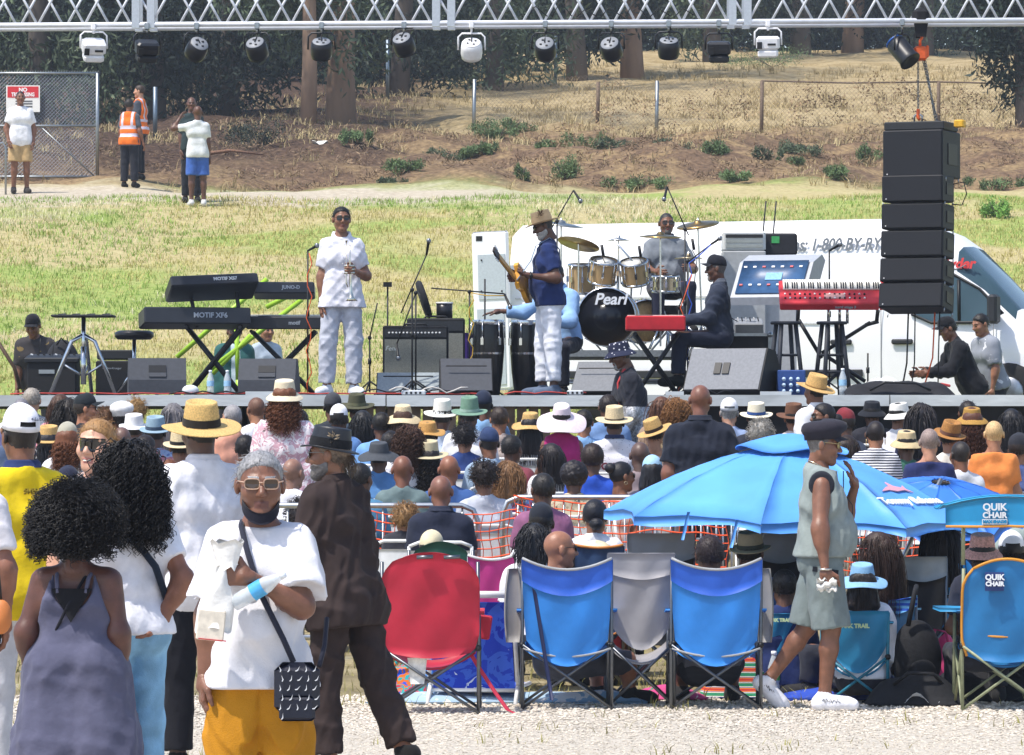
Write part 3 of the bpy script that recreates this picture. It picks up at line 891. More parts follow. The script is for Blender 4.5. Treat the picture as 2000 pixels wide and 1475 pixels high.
# ------------------------------------------------------------------ terrain
def gnoise(x, y):
 x = np.asarray(x, float); y = np.asarray(y, float)
 a = np.clip((y - 56) / 6, 0, 1); b = np.clip((y - 90) / 4, 0, 1) * np.clip((128 - y) / 16, .25, 1)
 n1 = np.sin(x * .9 + 1.3 * np.sin(y * .31)) * np.sin(y * .53 + .7 * np.sin(x * .5))
 n2 = np.sin(x * 2.1 + y * .9 + 1.7 * np.sin(y * 1.1)) * np.sin(y * 1.7 - x * .6)
 n3 = np.sin(x * 4.7 + 2 * np.sin(y * 2.3)) * np.sin(y * 3.9 + x)
 return a * (.05 * n1 + .02 * n2) + b * (.20 * n1 + .12 * n2 + .06 * n3)
_ground0 = ground
def ground(x, y):
 return _ground0(x, y) + float(gnoise(x, y))
_ys = np.unique(np.concatenate([np.arange(-40, 14, 6), np.arange(14, 60, 1.), np.arange(60, 88, .7), np.arange(88, 130, .45), np.arange(130, 180, 2), np.arange(180, 420, 20)]))
_xs = np.unique(np.concatenate([np.arange(-260, -24, 20), np.arange(-24, -16, 1.5), np.arange(-16, 16.1, .45), np.arange(17, 26, 1.5), np.arange(30, 270, 20)]))
XX, YY = np.meshgrid(_xs, _ys)
ZZ = np.interp(YY, _GY, _GZ) + gnoise(XX, YY)
_nx = len(_xs)
_F = np.array([(i*_nx+j, i*_nx+j+1, (i+1)*_nx+j+1, (i+1)*_nx+j) for i in range(len(_ys)-1) for j in range(_nx-1)])
def ground_material():
 m = bpy.data.materials.new('earth'); m.use_nodes = True
 N = m.node_tree.nodes; L = m.node_tree.links; b = N['Principled BSDF']
 b.inputs['Roughness'].default_value = .95; b.inputs['Specular IOR Level'].default_value = .1
 g = N.new('ShaderNodeNewGeometry'); sp = N.new('ShaderNodeSeparateXYZ'); L.new(g.outputs['Position'], sp.inputs[0])
 def noise(sc, det=5, dist=0.):
  n = N.new('ShaderNodeTexNoise'); n.inputs['Scale'].default_value = sc; n.inputs['Detail'].default_value = det; n.inputs['Distortion'].default_value = dist
  L.new(g.outputs['Position'], n.inputs['Vector']); return n.outputs['Fac']
 def math_(op, a, b_):
  n = N.new('ShaderNodeMath'); n.operation = op
  for i, v in enumerate((a, b_)):
   if isinstance(v, (int, float)): n.inputs[i].default_value = v
   else: L.new(v, n.inputs[i])
  return n.outputs[0]
 def ramp(fac, stops, interp='LINEAR'):
  r = N.new('ShaderNodeValToRGB'); r.color_ramp.interpolation = interp
  while len(r.color_ramp.elements) > 1: r.color_ramp.elements.remove(r.color_ramp.elements[-1])
  for i, (p, c) in enumerate(stops):
   e = r.color_ramp.elements[0] if i == 0 else r.color_ramp.elements.new(p)
   e.position = p; e.color = (*lin(c), 1)
  L.new(fac, r.inputs[0]); return r.outputs[0]
 def mix(f, a, b_):
  n = N.new('ShaderNodeMix'); n.data_type = 'RGBA'
  if isinstance(f, (int, float)): n.inputs[0].default_value = f
  else: L.new(f, n.inputs[0])
  L.new(a, n.inputs[6]); L.new(b_, n.inputs[7]); return n.outputs[2]
 def smooth(v, lo, hi):
  n = N.new('ShaderNodeMapRange'); n.interpolation_type = 'SMOOTHSTEP'; n.inputs[1].default_value = lo; n.inputs[2].default_value = hi
  L.new(v, n.inputs[0]); return n.outputs[0]
 n_s = noise(9, 6); n_m = noise(1.1, 5, .6); n_l = noise(.22, 4, .5); n_f = noise(38, 4)
 yw = math_('ADD', sp.outputs['Y'], math_('MULTIPLY', math_('SUBTRACT', n_m, .5), 3.2))
 gravel = ramp(n_f, [(.3, '958c80'), (.5, 'c0b8ab'), (.7, 'dad3c7')])
 dry = ramp(n_m, [(.35, '7d7358'), (.55, '988c6c'), (.7, 'a89f84')])
 grass = mix(smooth(n_l, .44, .58), ramp(n_s, [(.3, 'a3966c'), (.6, 'b8ac80'), (.8, 'c5ba94')]), ramp(n_s, [(.3, '7f924e'), (.6, '9aa65e'), (.8, 'b0b278')]))
 path = ramp(n_s, [(.3, 'a99c88'), (.7, 'c9c0ae')])
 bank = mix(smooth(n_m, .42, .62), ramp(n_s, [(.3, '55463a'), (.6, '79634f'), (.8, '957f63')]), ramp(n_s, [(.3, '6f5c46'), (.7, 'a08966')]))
 gold = mix(smooth(n_m, .4, .65), ramp(n_s, [(.3, '9c8b66'), (.7, 'baa884')]), ramp(n_s, [(.3, '857454'), (.7, 'a9966e')]))
 litter = ramp(n_s, [(.3, '352b25'), (.55, '524238'), (.75, '6f5d4b')])  # dark leaf litter, with the trees' shade put into its brown
 c = mix(smooth(yw, 28.9, 30.2), gravel, dry)
 c = mix(smooth(yw, 45.5, 48.5), c, grass)
 pm = math_('MULTIPLY', math_('MULTIPLY', smooth(yw, 84.8, 86.4), math_('SUBTRACT', 1.0, smooth(yw, 90.0, 92.2))), math_('SUBTRACT', 1., smooth(sp.outputs['X'], -1.5, 2.5)))
 c = mix(smooth(yw, 90.5, 93.), c, bank)
 c = mix(pm, c, path)
 c = mix(smooth(yw, 106., 112.), c, gold)
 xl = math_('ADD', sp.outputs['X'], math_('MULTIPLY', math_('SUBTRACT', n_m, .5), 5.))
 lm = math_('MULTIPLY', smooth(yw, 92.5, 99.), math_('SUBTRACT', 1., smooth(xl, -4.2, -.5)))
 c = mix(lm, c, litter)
 L.new(c, b.inputs['Base Color'])
 bp = N.new('ShaderNodeBump'); bp.inputs['Strength'].default_value = .7; bp.inputs['Distance'].default_value = .04
 L.new(math_('ADD', n_f, math_('MULTIPLY', n_s, 2.)), bp.inputs['Height']); L.new(bp.outputs[0], b.inputs['Normal'])
 return m
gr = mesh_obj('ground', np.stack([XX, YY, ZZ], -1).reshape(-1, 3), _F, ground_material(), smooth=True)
tag(gr, kind='structure')

RG = np.random.RandomState(7)
def gz(x, y): return np.interp(y, _GY, _GZ) + gnoise(x, y)
def inview(y, m=1.): return 1000 / FPX * y + m
def blades(X, Y, Z, n, hmin, hmax, lean, wd, seed):
 """n bent blades at each tuft"""
 r = np.random.RandomState(seed); T = len(X) * n
 bx = np.repeat(X, n) + r.normal(size=T) * .06; by = np.repeat(Y, n) + r.normal(size=T) * .06; bz = np.repeat(Z, n) - .02
 a = r.rand(T) * 6.283; h = r.uniform(hmin, hmax, T); l = h * lean * r.uniform(.3, 1.3, T)
 w_ = wd * r.uniform(.6, 1.4, T)
 px, py = np.cos(a), np.sin(a)
 c = np.stack([bx, by, bz], 1); side = np.stack([-py, px, np.zeros(T)], 1) * w_[:, None]; dr = np.stack([px, py, np.zeros(T)], 1)
 up_ = np.array([0, 0, 1.])
 v0 = c - side; v1 = c + side; m = c + dr * (l * .3)[:, None] + up_ * (h * .6)[:, None]; v2 = m + side * .7; v3 = m - side * .7
 v4 = c + dr * l[:, None] + up_ * h[:, None]
 Vv = np.stack([v0, v1, v2, v3, v4], 1).reshape(-1, 3); i = np.arange(T)[:, None] * 5
 q = np.concatenate([i + np.array([[0, 1, 2, 3]])]); t = i + np.array([[3, 2, 4]])
 return Vv, q.tolist() + t.tolist()
def scatter(n, y0, y1, seed, m=1.5, x0=None, x1=None):
 r = np.random.RandomState(seed); y = r.uniform(y0, y1, n)
 x = r.uniform(-1, 1, n) * inview(y, m) if x0 is None else r.uniform(x0, x1, n)
 return x, y
def patch(x, y): return np.sin(x * .55 + 1.1 * np.sin(y * .23)) + np.sin(y * .31 + .8 * np.sin(x * .7 + 1)) + .6 * np.sin(x * 1.3 - y * .6)
GRASSM = [mat('grass_straw', 'b5ac70', .9, var=.12, scale=.9, spec=.1), mat('grass_green', '86a04e', .9, var=.15, scale=.8, spec=.1), mat('grass_pale', 'c9c2a0', .9, var=.2, scale=.9, spec=.1)]
x, y = scatter(34000, 47.5, 87.5, 11)
p = patch(x, y) + RG.normal(size=len(x)) * .55
for sel, m_, hr, nm in ((p < .1, 0, (.03, .12), 'dry_grass'), ((p >= .1) & (p < 1.8), 1, (.03, .12), 'green_grass'), (p >= 1.8, 2, (.04, .14), 'pale_grass')):
 v, f = blades(x[sel], y[sel], gz(x[sel], y[sel]), 6, hr[0], hr[1], .9, .006, 5 + m_)
 o = mesh_obj(nm, v, f, GRASSM[m_]); tag(o, {0: 'dry yellow grass covering the slope behind the stage', 1: 'green grass patches on the slope behind the stage', 2: 'pale seeding grass on the slope behind the stage'}[m_], 'grass', kind='stuff')
x, y = scatter(7000, 91, 150, 13); k_ = (patch(x * 2, y) > -.4) & ((y > 100) | (RG.rand(len(x)) < .45))
v, f = blades(x[k_], y[k_], gz(x[k_], y[k_]), 8, .06, .26, 1.1, .009, 9)
tag(mesh_obj('straw_grass', v, f, mat('straw', 'aa9a74', .95, var=.3, scale=.8, spec=.05)), 'straw coloured dead grass and weeds over the far bank', 'grass', kind='stuff')
x, y = scatter(900, 28.9, 35, 17); k_ = RG.rand(len(x)) < np.where(y < 29.6, .5, .8)
v, f = blades(x[k_], y[k_], gz(x[k_], y[k_]), 7, .03, .13, 1.0, .004, 21)
x2, y2 = scatter(90, 24, 29, 19)
v2, f2 = blades(x2, y2, gz(x2, y2), 7, .03, .10, 1.2, .004, 22)
tag(mesh_obj('weeds', np.concatenate([v, v2]), f + [tuple(i + len(v) for i in q) for q in f2], mat('weed', '8f8a55', .9, var=.35, scale=3, spec=.1)), 'sparse dry weeds along the edge of the gravel', 'weeds', kind='stuff')
# gravel
def stones(n, y0, y1, smin, smax, seed):
 r = np.random.RandomState(seed); x, y = scatter(n, y0, y1, seed, .4); s = smin + (smax - smin) * r.rand(n) ** 2.2
 z = gz(x, y)
 base = np.array([(1, 0, 0), (-1, 0, 0), (0, 1, 0), (0, -1, 0), (0, 0, .7), (0, 0, -.7)], float)
 f = np.array([(0, 2, 4), (2, 1, 4), (1, 3, 4), (3, 0, 4), (2, 0, 5), (1, 2, 5), (3, 1, 5), (0, 3, 5)])
 a = r.rand(n) * 6.28; ca, sa = np.cos(a), np.sin(a)
 vs = base[None] * (1 + r.uniform(-.3, .3, (n, 6, 1)))
 vs = np.stack([vs[..., 0] * ca[:, None] - vs[..., 1] * sa[:, None] * .75, vs[..., 0] * sa[:, None] + vs[..., 1] * ca[:, None] * .75, vs[..., 2] * .75 + vs[..., 0] * r.uniform(-.3, .3, (n, 1))], -1) * s[:, None, None]
 vs += np.stack([x, y, z + s * .25], 1)[:, None]
 return vs.reshape(-1, 3), (f[None] + np.arange(n)[:, None, None] * 6).reshape(-1, 3)
v, f = stones(26000, 22.5, 30.0, .006, .022, 31)
tag(mesh_obj('gravel', v, f, mat('gravel_stone', 'c6bcae', .9, var=.45, scale=14, spec=.15)), 'pale crushed stone gravel in front of the camp chairs', 'gravel', kind='stuff')

# ------------------------------------------------------------------ leaves, shrubs, trees
def leaf_cloud(n, c, rad, size, seed, shell=.35, droop=0., asp=.35):
 r = np.random.RandomState(seed)
 u = r.normal(size=(n, 3)); u /= np.linalg.norm(u, axis=1, keepdims=True); u *= (shell + (1 - shell) * r.rand(n, 1)) ** .6
 lump = 1 + .25 * np.sin(u[:, :1] * 5 + seed) * np.sin(u[:, 1:2] * 6 + u[:, 2:] * 4)
 P = np.array(c) + u * np.array(rad) * lump
 d = r.normal(size=(n, 3)); d[:, 2] -= droop; d /= np.linalg.norm(d, axis=1, keepdims=True)
 e = np.cross(d, r.normal(size=(n, 3))); e /= np.linalg.norm(e, axis=1, keepdims=True)
 s = size * r.uniform(.6, 1.4, (n, 1))
 Vv = np.stack([P, P + d * s * .5 + e * s * asp * .5, P + d * s, P + d * s * .5 - e * s * asp * .5], 1).reshape(-1, 3)
 return Vv, (np.arange(n)[:, None] * 4 + np.arange(4)[None])
def clouds(parts):
 vs, fs, n = [], [], 0
 for v, f in parts: vs.append(v); fs.append(f + n); n += len(v)
 return np.concatenate(vs), np.concatenate(fs)
LEAF = mat('leaf_dark', '2b372e', .6, var=.35, scale=.7, spec=.25); LEAF2 = mat('leaf_mid', '55624a', .6, var=.35, scale=.6, spec=.25)
LEAF3 = mat('leaf_fresh', '647850', .65, var=.3, scale=1.2, spec=.2)
BARK = mat('bark_tan', '8d7460', .9, var=.35, scale=1.6, bump=.8, bscale=14, stretch=(1, 1, .25)); BARK2 = mat('bark_grey', '5a524b', .9, var=.35, scale=1.5, bump=.8, bscale=14, stretch=(1, 1, .25))
def shrub(px, py, wpx, hpx, label, m=LEAF3, Y=None, group='shrubs on the bank'):
 if Y is None:
  Y = find_y(py, 0., 60.)
 p0 = at(px, py, Y); p0.z = ground(p0.x, p0.y)
 s = FPX / Y; rx, rz = wpx / s / 2, hpx / s
 sd = int(px * 7 + py) % 9973
 root = thing('shrub', label, 'shrub', p0, 0, group)
 v, f = clouds([leaf_cloud(int((260 + 120 * rx * rz) * (.4 + 1.2 * RG.rand())), (RG.normal() * rx * .65, RG.normal() * rx * .5, rz * RG.uniform(.15, .5)), (rx * RG.uniform(.25, .6), rx * .5, rz * RG.uniform(.25, .5)), .065, sd + i, .1, -.6, .3) for i in range(7)])
 mesh_obj('foliage', v, f, m, root)
 mb = MB()
 for i in range(5):
  a = RG.rand() * 6.28; mb.tube([(0, 0, -.05), (math.cos(a) * rx * .3, math.sin(a) * rx * .3, rz * .35), (math.cos(a) * rx * .6, math.sin(a) * rx * .6, rz * .7)], [.012, .009, .004], 4)
 mb.build('stem', BARK2, root)
def tree(px, py, Y, r0, hgt, lean, label, crown, m=LEAF, bark=BARK, seed=1, limbs=5, leaves=2600, lsize=.5, name='eucalyptus_tree', group='trees behind the bank'):
 """crown: list of (dx,dy,z,rx,ry,rz) clumps in metres above the base"""
 p0 = at(px, py, Y); p0.z = ground(p0.x, p0.y) - .1
 root = thing(name, label, 'tree', p0, 0, group)
 r = np.random.RandomState(seed); mb = MB()
 n = 9
 ax = [Vector((lean[0] * t ** 1.2 + .12 * math.sin(t * 5 + seed), lean[1] * t, hgt * t)) for t in np.linspace(0, 1, n)]
 mb.tube(ax, [r0 * (1.15 if i == 0 else 1.05 - .75 * i / (n - 1)) for i in range(n)], 12)
 for i in range(limbs):
  t = r.uniform(.35, .85); b = ax[int(t * (n - 1))]
  c = crown[i % len(crown)]
  e = Vector((c[0] * .8, c[1] * .8, c[2]))
  md = (b + e) / 2 + Vector((r.normal() * .4, r.normal() * .4, .5))
  mb.tube([b, md, e], [r0 * .35, r0 * .22, r0 * .07], 7)
 mb.build('trunk', bark, root)
 per = leaves // len(crown)
 v, f = clouds([leaf_cloud(per, c[:3], c[3:6], lsize, seed * 31 + i, .25, .9, .28) for i, c in enumerate(crown)])
 mesh_obj('crown', v, f, m, root)
 return root
def big_crown(r, h, low, n=8, seed=0):
 g = np.random.RandomState(seed); out = []
 for i in range(n):
  a = g.rand() * 6.28; rr = r * g.uniform(.1, .75); z = low + (h - low) * (i + .5) / n
  s = r * g.uniform(.4, .62)
  out.append((math.cos(a) * rr, math.sin(a) * rr, z, s, s, s * .85))
 return out
TREES = [  # px, base row, Y, trunk radius, height, lean, crown radius, low edge, label
 (594, 243, 113, .19, 13, (.15, .5), 4.0, 5.0, 'tan barked eucalyptus trunk, left one of the close pair', BARK),
 (656, 238, 116, .36, 14, (.9, .5), 4.5, 5.5, 'thick pale eucalyptus trunk leaning right, right one of the close pair', BARK),
 (300, 240, 119, .30, 11, (.4, 0), 4.2, 2.6, 'dark leafy tree behind the two people in orange vests', BARK2),
 (90, 230, 117, .32, 11, (-.4, 0), 4.5, 2.4, 'dark leafy tree behind the chain link gate', BARK2),
 (455, 225, 122, .26, 12, (-.4, .3), 4.2, 2.3, 'dark tree with drooping leaves left of the tan trunk pair', BARK2),
 (780, 170, 131, .28, 12, (.3, .3), 4.4, 2.4, 'dark tree with grey trunk right of the tan trunk pair', BARK2),
 (960, 150, 136, .25, 12, (.2, .2), 4.2, 2.2, 'dark shaded tree behind the middle fence post', BARK2),
 (1120, 135, 141, .30, 13, (-.3, .1), 4.4, 3.2, 'shaded tree at the near end of the golden rise', BARK2),
 (1232, 135, 144, .34, 13, (.3, .2), 4.4, 4.2, 'grey brown trunk standing behind the right round stage lamps', BARK),
 (1395, 105, 156, .30, 13, (.2, .2), 4.6, 3.6, 'shaded tree above the golden slope behind the square lamps', BARK2),
 (1570, 92, 161, .34, 13, (-.2, .2), 4.6, 3.2, 'shaded tree at the top edge of the golden slope', BARK2),
 (1668, 90, 163, .36, 13, (.2, .2), 4.4, 4.0, 'pale trunk at the top of the golden slope left of the chain hoist', BARK),
 (1800, 90, 163, .34, 13, (.2, .2), 4.6, 3.0, 'shaded tree directly behind the chain hoist', BARK2)]
for i, (px, py, Y, r0, h, ln, cr, low, lab, bk) in enumerate(TREES):
 cw = big_crown(cr, h + 1, low, 9, i) + [(RG.uniform(-1.5, 1.5), RG.uniform(-.5, 1.5), low * RG.uniform(.45, .9), 1.3, 1.1, 1.5) for _ in range(5)]
 tree(px, py, Y, r0, h, ln, lab, cw, LEAF if i % 3 else LEAF2, bk, i + 1, leaves=9500, lsize=.23)
# weeping tree at the right edge
tree(1992, 235, 108, .22, 8, (.2, .3), 'drooping dark green tree at the right edge above the loudspeakers', [(-.7, 0, 2.9, .6, .7, 1.6), (-.2, .2, 2.2, .6, .7, 1.5), (.5, 0, 2.4, .8, .8, 1.9), (-.9, .2, 4.2, .8, .8, 1.0), (.3, 0, 4.6, 1.6, 1.4, 1.6), (.2, .3, 6.5, 2.4, 2.2, 1.9), (-.5, .3, 8, 2, 2, 1.6)], LEAF, BARK2, 77, 6, 9000, .2, 'weeping_tree')
parts_ = [leaf_cloud(5200, (X_, 140 + (i % 3) * 3, gz(X_, 140) + 2.2), (3.2, 1.6, 2.6), .28, 700 + i, .1, .4, .35) for i, X_ in enumerate(np.arange(-20, 1.5, 2.4))]
parts_ += [leaf_cloud(4600, (X_, 168 + (i % 3) * 2, gz(X_, 168) + 1.6), (3.6, 1.6, 2.6), .32, 800 + i, .1, .4, .35) for i, X_ in enumerate(np.arange(1, 24, 2.8))]
v, f = clouds(parts_ + [leaf_cloud(6000, (X_, 178 + abs(X_) * .1, gz(X_, 178) + 4.6), (6.5, 3., 6.5), .5, 500 + i, .1, .5, .4) for i, X_ in enumerate(np.arange(-26, 34, 7.))])
tag(mesh_obj('woodland', v, f, LEAF), 'dark dense woodland closing off the background', 'woodland', kind='stuff')
SH = [(1000, 262, 80, 40), (974, 276, 60, 30), (866, 310, 66, 38), (944, 297, 44, 26), (912, 296, 50, 28), (1063, 284, 34, 26), (1130, 286, 70, 48), (1105, 338, 90, 56), (1220, 282, 60, 32), (1308, 318, 60, 44), (1017, 345, 36, 34), (793, 338, 60, 30), (1492, 322, 44, 42), (1555, 300, 90, 30), (1405, 330, 60, 36), (1541, 330, 40, 30), (1636, 352, 50, 34), (1690, 322, 60, 40), (690, 320, 50, 30), (1180, 320, 44, 26), (1440, 356, 60, 22), (1945, 340, 70, 30), (760, 356, 40, 18), (1250, 350, 70, 30)]
ORD = 'first second third fourth fifth sixth seventh eighth ninth tenth eleventh twelfth'.split()
for i, s_ in enumerate(sorted(SH)): shrub(*s_, '%s low green shrub from the %s along the brown bank' % (ORD[i] if i < 12 else ORD[23 - i], 'left' if i < 12 else 'right'), LEAF3 if (s_[0] // 7) % 3 else LEAF2)
shrub(505, 305, 130, 70, 'broad dark green shrub right of the man in blue shorts', LEAF, group=None)
shrub(1948, 425, 52, 45, 'bright green bush in the grass right of the loudspeaker stack', mat('leaf_bright', '76a04c', .7, var=.3, scale=2), group=None)
shrub(1510, 110, 260, 50, 'long green bush line along the top of the golden slope', LEAF3, 150, None)

# ------------------------------------------------------------------ fences
GALV = metal('9aa0a4', .45)
def chain_link(p0, p1, h0, h1, step, r, name, parent, m=None):
 """diamond wire mesh between two ground points (world), heights above them"""
 p0, p1 = Vector(p0), Vector(p1); L_ = (p1 - p0).length; mb = MB()
 hh = (h0 + h1) / 2; n = int((L_ + hh) / step)
 def pt(u, z): return p0.lerp(p1, max(0, min(1, u / L_))) + Vector((0, 0, z))
 for i in range(n):
  a = i * step
  u0, z0, u1, z1 = a, 0, a - hh, hh
  if u0 > L_: z0 = u0 - L_; u0 = L_
  if u1 < 0: z1 = hh + u1; u1 = 0
  if z1 - z0 < .02: continue
  mb.tube([pt(u0, z0), pt(u1, z1)], r, 3, cap=False, smooth=False)
  mb.tube([pt(L_ - u0, z0) + Vector((0, .004, 0)), pt(L_ - u1, z1) + Vector((0, .004, 0))], r, 3, cap=False, smooth=False)
 return mb.build(name, m or GALV, parent)
# gate at the left
gY = 93.
gA = at(-60, 338, gY); gB = at(190, 338, gY); gA.z = gB.z = ground(gB.x, gY)
gate = thing('chain_link_gate', 'grey chain link gate panel behind the man in the white t-shirt', 'gate', gB)
gh = at(0, 143, gY).z - gB.z; gw = (gB - gA).length
mb = MB()
for pts in ([(0, 0, 0), (0, 0, gh)], [(-gw, 0, 0), (-gw, 0, gh)]): MB().tube(pts, .035, 8).build('post', GALV, gate)
mb = MB()
for z in (.04, gh * .5, gh): mb.tube([(-gw, 0, z), (0, 0, z)], .024, 8)
mb.tube([(-gw * .45, 0, gh * .5), (-.05, 0, .04)], .012, 6)
mb.build('rail', GALV, gate)
chain_link(Vector((-gw, 0, .04)), Vector((0, 0, .04)), gh - .04, gh - .04, .075, .0035, 'wire_mesh', gate)
mb = MB()
for i in range(50): mb.tube([(-gw + gw * i / 49, 0, gh), (-gw + gw * i / 49 + .02, 0, gh + .05)], .004, 3)
tag(mb.build('barbs', GALV, gate), kind='stuff')
sg = thing('no_trespassing_sign', 'white and red no trespassing sign hung on the chain link gate', 'sign', at(45, 193, gY - .06))
w_, h_ = 66 / FPX * gY, 52 / FPX * gY
MB().box((0, 0, 0), (w_, .012, h_)).build('board', mat('sign_white', 'e8e6e2', .5, var=.04), sg)
MB().box((0, -.008, h_ * .25), (w_ * .92, .006, h_ * .42)).build('header', mat('sign_red', 'cc3038', .5, var=.05), sg)
text_part('lettering', 'NO', h_ * .2, mat('sign_letter_white', 'f0eeee', .5, var=0), sg, (0, -.014, h_ * .33), (math.pi / 2, 0, 0), bold=.004)
text_part('lettering', 'TRESPASSING', h_ * .2, mat('sign_letter_white', 'f0eeee', .5, var=0), sg, (0, -.014, h_ * .15), (math.pi / 2, 0, 0), bold=.004, xs=.72)
for z in (-.08, -.16, -.25):
 MB().box((.02, -.008, h_ * z * 1.2), (w_ * .5, .004, h_ * .05)).build('small_print', mat('sign_print', '55545c', .6), sg)
gp = thing('gate_post', 'loose grey metal barrier end at the left edge beside the gate', 'barrier', at(8, 362, 88.5))
gp.location.z = ground(gp.location.x, 88.5)
MB().tube([(-.3, 0, .0), (-.3, 0, .95), (-.02, 0, 1.0), (.03, 0, .9), (.03, 0, 0)], .02, 8).build('frame', GALV, gp)
# long fence over the bank
def wpost(px, pyt, pyb, Y, lab, g='fence posts on the bank'):
 b = at(px, pyb, Y); b.z = ground(b.x, Y) - .1; t = at(px, pyt, Y)
 return b, t.z
fence = thing('chain_link_fence', 'old sagging chain link fence with rusty posts along the bank', 'fence', (0, 0, 0))
fp = [(925, 155, 255, 112), (1167, 160, 258, 111), (1282, 158, 285, 110.5), (1487, 158, 290, 110), (1832, 160, 300, 109.5), (2090, 160, 300, 109)]
fb = []
for i, (px, a, b, Y) in enumerate(fp):
 p, zt = wpost(px, a, b, Y, '')
 fb.append((p, zt))
 MB().tube([p, (p.x + .02, p.y, zt)], .045, 8).build('post', GALV if i in (0, 2) else mat('rust_post', '6a5a4c', .8, var=.3), fence)
for (p, z0), (q, z1) in zip(fb[:-1], fb[1:]):
 base0 = Vector((p.x, p.y, ground(p.x, p.y))); base1 = Vector((q.x, q.y, ground(q.x, q.y)))
 chain_link(base0, base1, z0 - base0.z, z1 - base1.z, .11, .0032, 'wire_mesh', fence, mat('rust_wire', '6f6358', .7, var=.2))
for i in (3, 4):
 MB().tube([(fb[i][0].x, fb[i][0].y, fb[i][1]), ((fb[i][0].x + fb[i+1][0].x) / 2, fb[i][0].y, (fb[i][1] + fb[i+1][1]) / 2 - .02), (fb[i+1][0].x, fb[i+1][0].y, fb[i+1][1])], .02, 6).build('rail', mat('rust_post', '6a5a4c'), fence)
# dead vines on the fence
parts = []
for (p, z0), (q, z1) in zip(fb[1:-1], fb[2:]):
 L_ = (q - p).length; n = int(L_ * 5)
 for i in range(n):
  t = RG.rand(); c = p.lerp(q, t); zz = gz(c.x, c.y); hh = (z0 + z1) / 2 - zz
  parts.append(leaf_cloud(55, (c.x, c.y, zz + hh * RG.uniform(.05, .98)), (.4, .14, .25), .07, RG.randint(9999), .1, .2, .5))
v, f = clouds(parts)
tag(mesh_obj('dead_vines', v, f, mat('vine_brown', '9a8468', .9, var=.4, scale=1.5, spec=.1)), 'brown dead vines tangled over the chain link fence', 'vines', kind='stuff')
bx_, by_ = scatter(620, 92.5, 110, 41); parts = [leaf_cloud(34, (a, b, gz(a, b) + .06), (.34, .25, .12), .11, i, .1, -.3, .18) for i, (a, b) in enumerate(zip(bx_, by_))]
v, f = clouds(parts)
tag(mesh_obj('dry_brush', v, f, mat('brush_brown', '8a7660', .95, var=.35, scale=1.2, spec=.05)), 'dry brown brush and twigs littering the bank', 'brush', kind='stuff')
# farther grey posts in front of the wood
for px, a, b, Y, lab in ((757, 78, 165, 128, 'thin blue grey pole left of the black stage lamp by the trees'), (303, 170, 268, 105, 'thin grey fence pole right of the gate behind the vests'), (1085, 70, 140, 138, 'thin blue grey pole behind the third round lamp')):
 p = at(px, b, Y); p.z = ground(p.x, Y) - .05
 o = MB().tube([(0, 0, 0), (0, 0, at(px, a, Y).z - p.z)], .05, 8).build('fence_pole', metal('7f8b96', .5), None, p); tag(o, lab, 'pole', 'far fence poles')
# litter on the bank
p = at(625, 302, 98); p.z = ground(p.x, 98) + .02
tag(MB().sheet([[(u * .16, v_ * .1, .05 + .05 * math.sin(u * 3 + v_ * 2)) for u in np.linspace(-1, 1, 7)] for v_ in np.linspace(-1, 1, 5)], .01).build('paper_litter', mat('litter_white', 'e4e2dc', .7), None, p), 'crumpled white piece of litter on the dark bank', 'litter')
p = at(430, 312, 97); p.z = ground(p.x, 97)
tag(MB().tube([(-.8, 0, .05), (-.3, .1, .12), (.2, 0, .18), (.9, .1, .1)], [.03, .04, .035, .015], 6).build('fallen_branch', mat('deadwood', '7a5b48', .9, var=.3), None, p), 'bare fallen branch on the ground right of the man in blue shorts', 'branch')
# parked cars beyond the trees
def far_car(px, py, Y, col, label, L_=3.6):
 p = at(px, py, Y); p.z = ground(p.x, Y)
 r = thing('parked_car', label, 'car', p, .2)
 prof = [(-1.8, .35), (-1.8, .85), (-1.5, 1.0), (-1.0, 1.42), (.4, 1.45), (1.0, 1.0), (1.75, .85), (1.85, .4)]
 k_ = L_ / 3.6
 MB().prism([(a * k_, b * k_) for a, b in prof], 1.6 * k_, (0, 0, 0)).build('body', mat('carpaint_' + col, col, .3, var=.03), r)
 MB().prism([(-.95 * k_, 1.02 * k_), (-.75 * k_, 1.36 * k_), (.3 * k_, 1.38 * k_), (.8 * k_, 1.02 * k_)], 1.62 * k_).build('window', mat('car_glass', '1a2024', .1, var=0), r)
 for X_ in (-1.15, 1.15):
  MB().lathe([(.05, -.83 * k_), (.32 * k_, -.83 * k_), (.34 * k_, -.7 * k_), (.34 * k_, .7 * k_), (.32 * k_, .83 * k_), (.05, .83 * k_)], (X_ * k_, 0, .34 * k_), 16, (math.pi / 2, 0, 0)).build('wheel', mat('tyre', '1a1a1c', .8), r)
far_car(535, 165, 150, 'd8d4cc', 'white parked car half seen through the trees left of the trunks')
far_car(805, 150, 152, 'b03030', 'red parked car half seen through the trees right of the trunks')

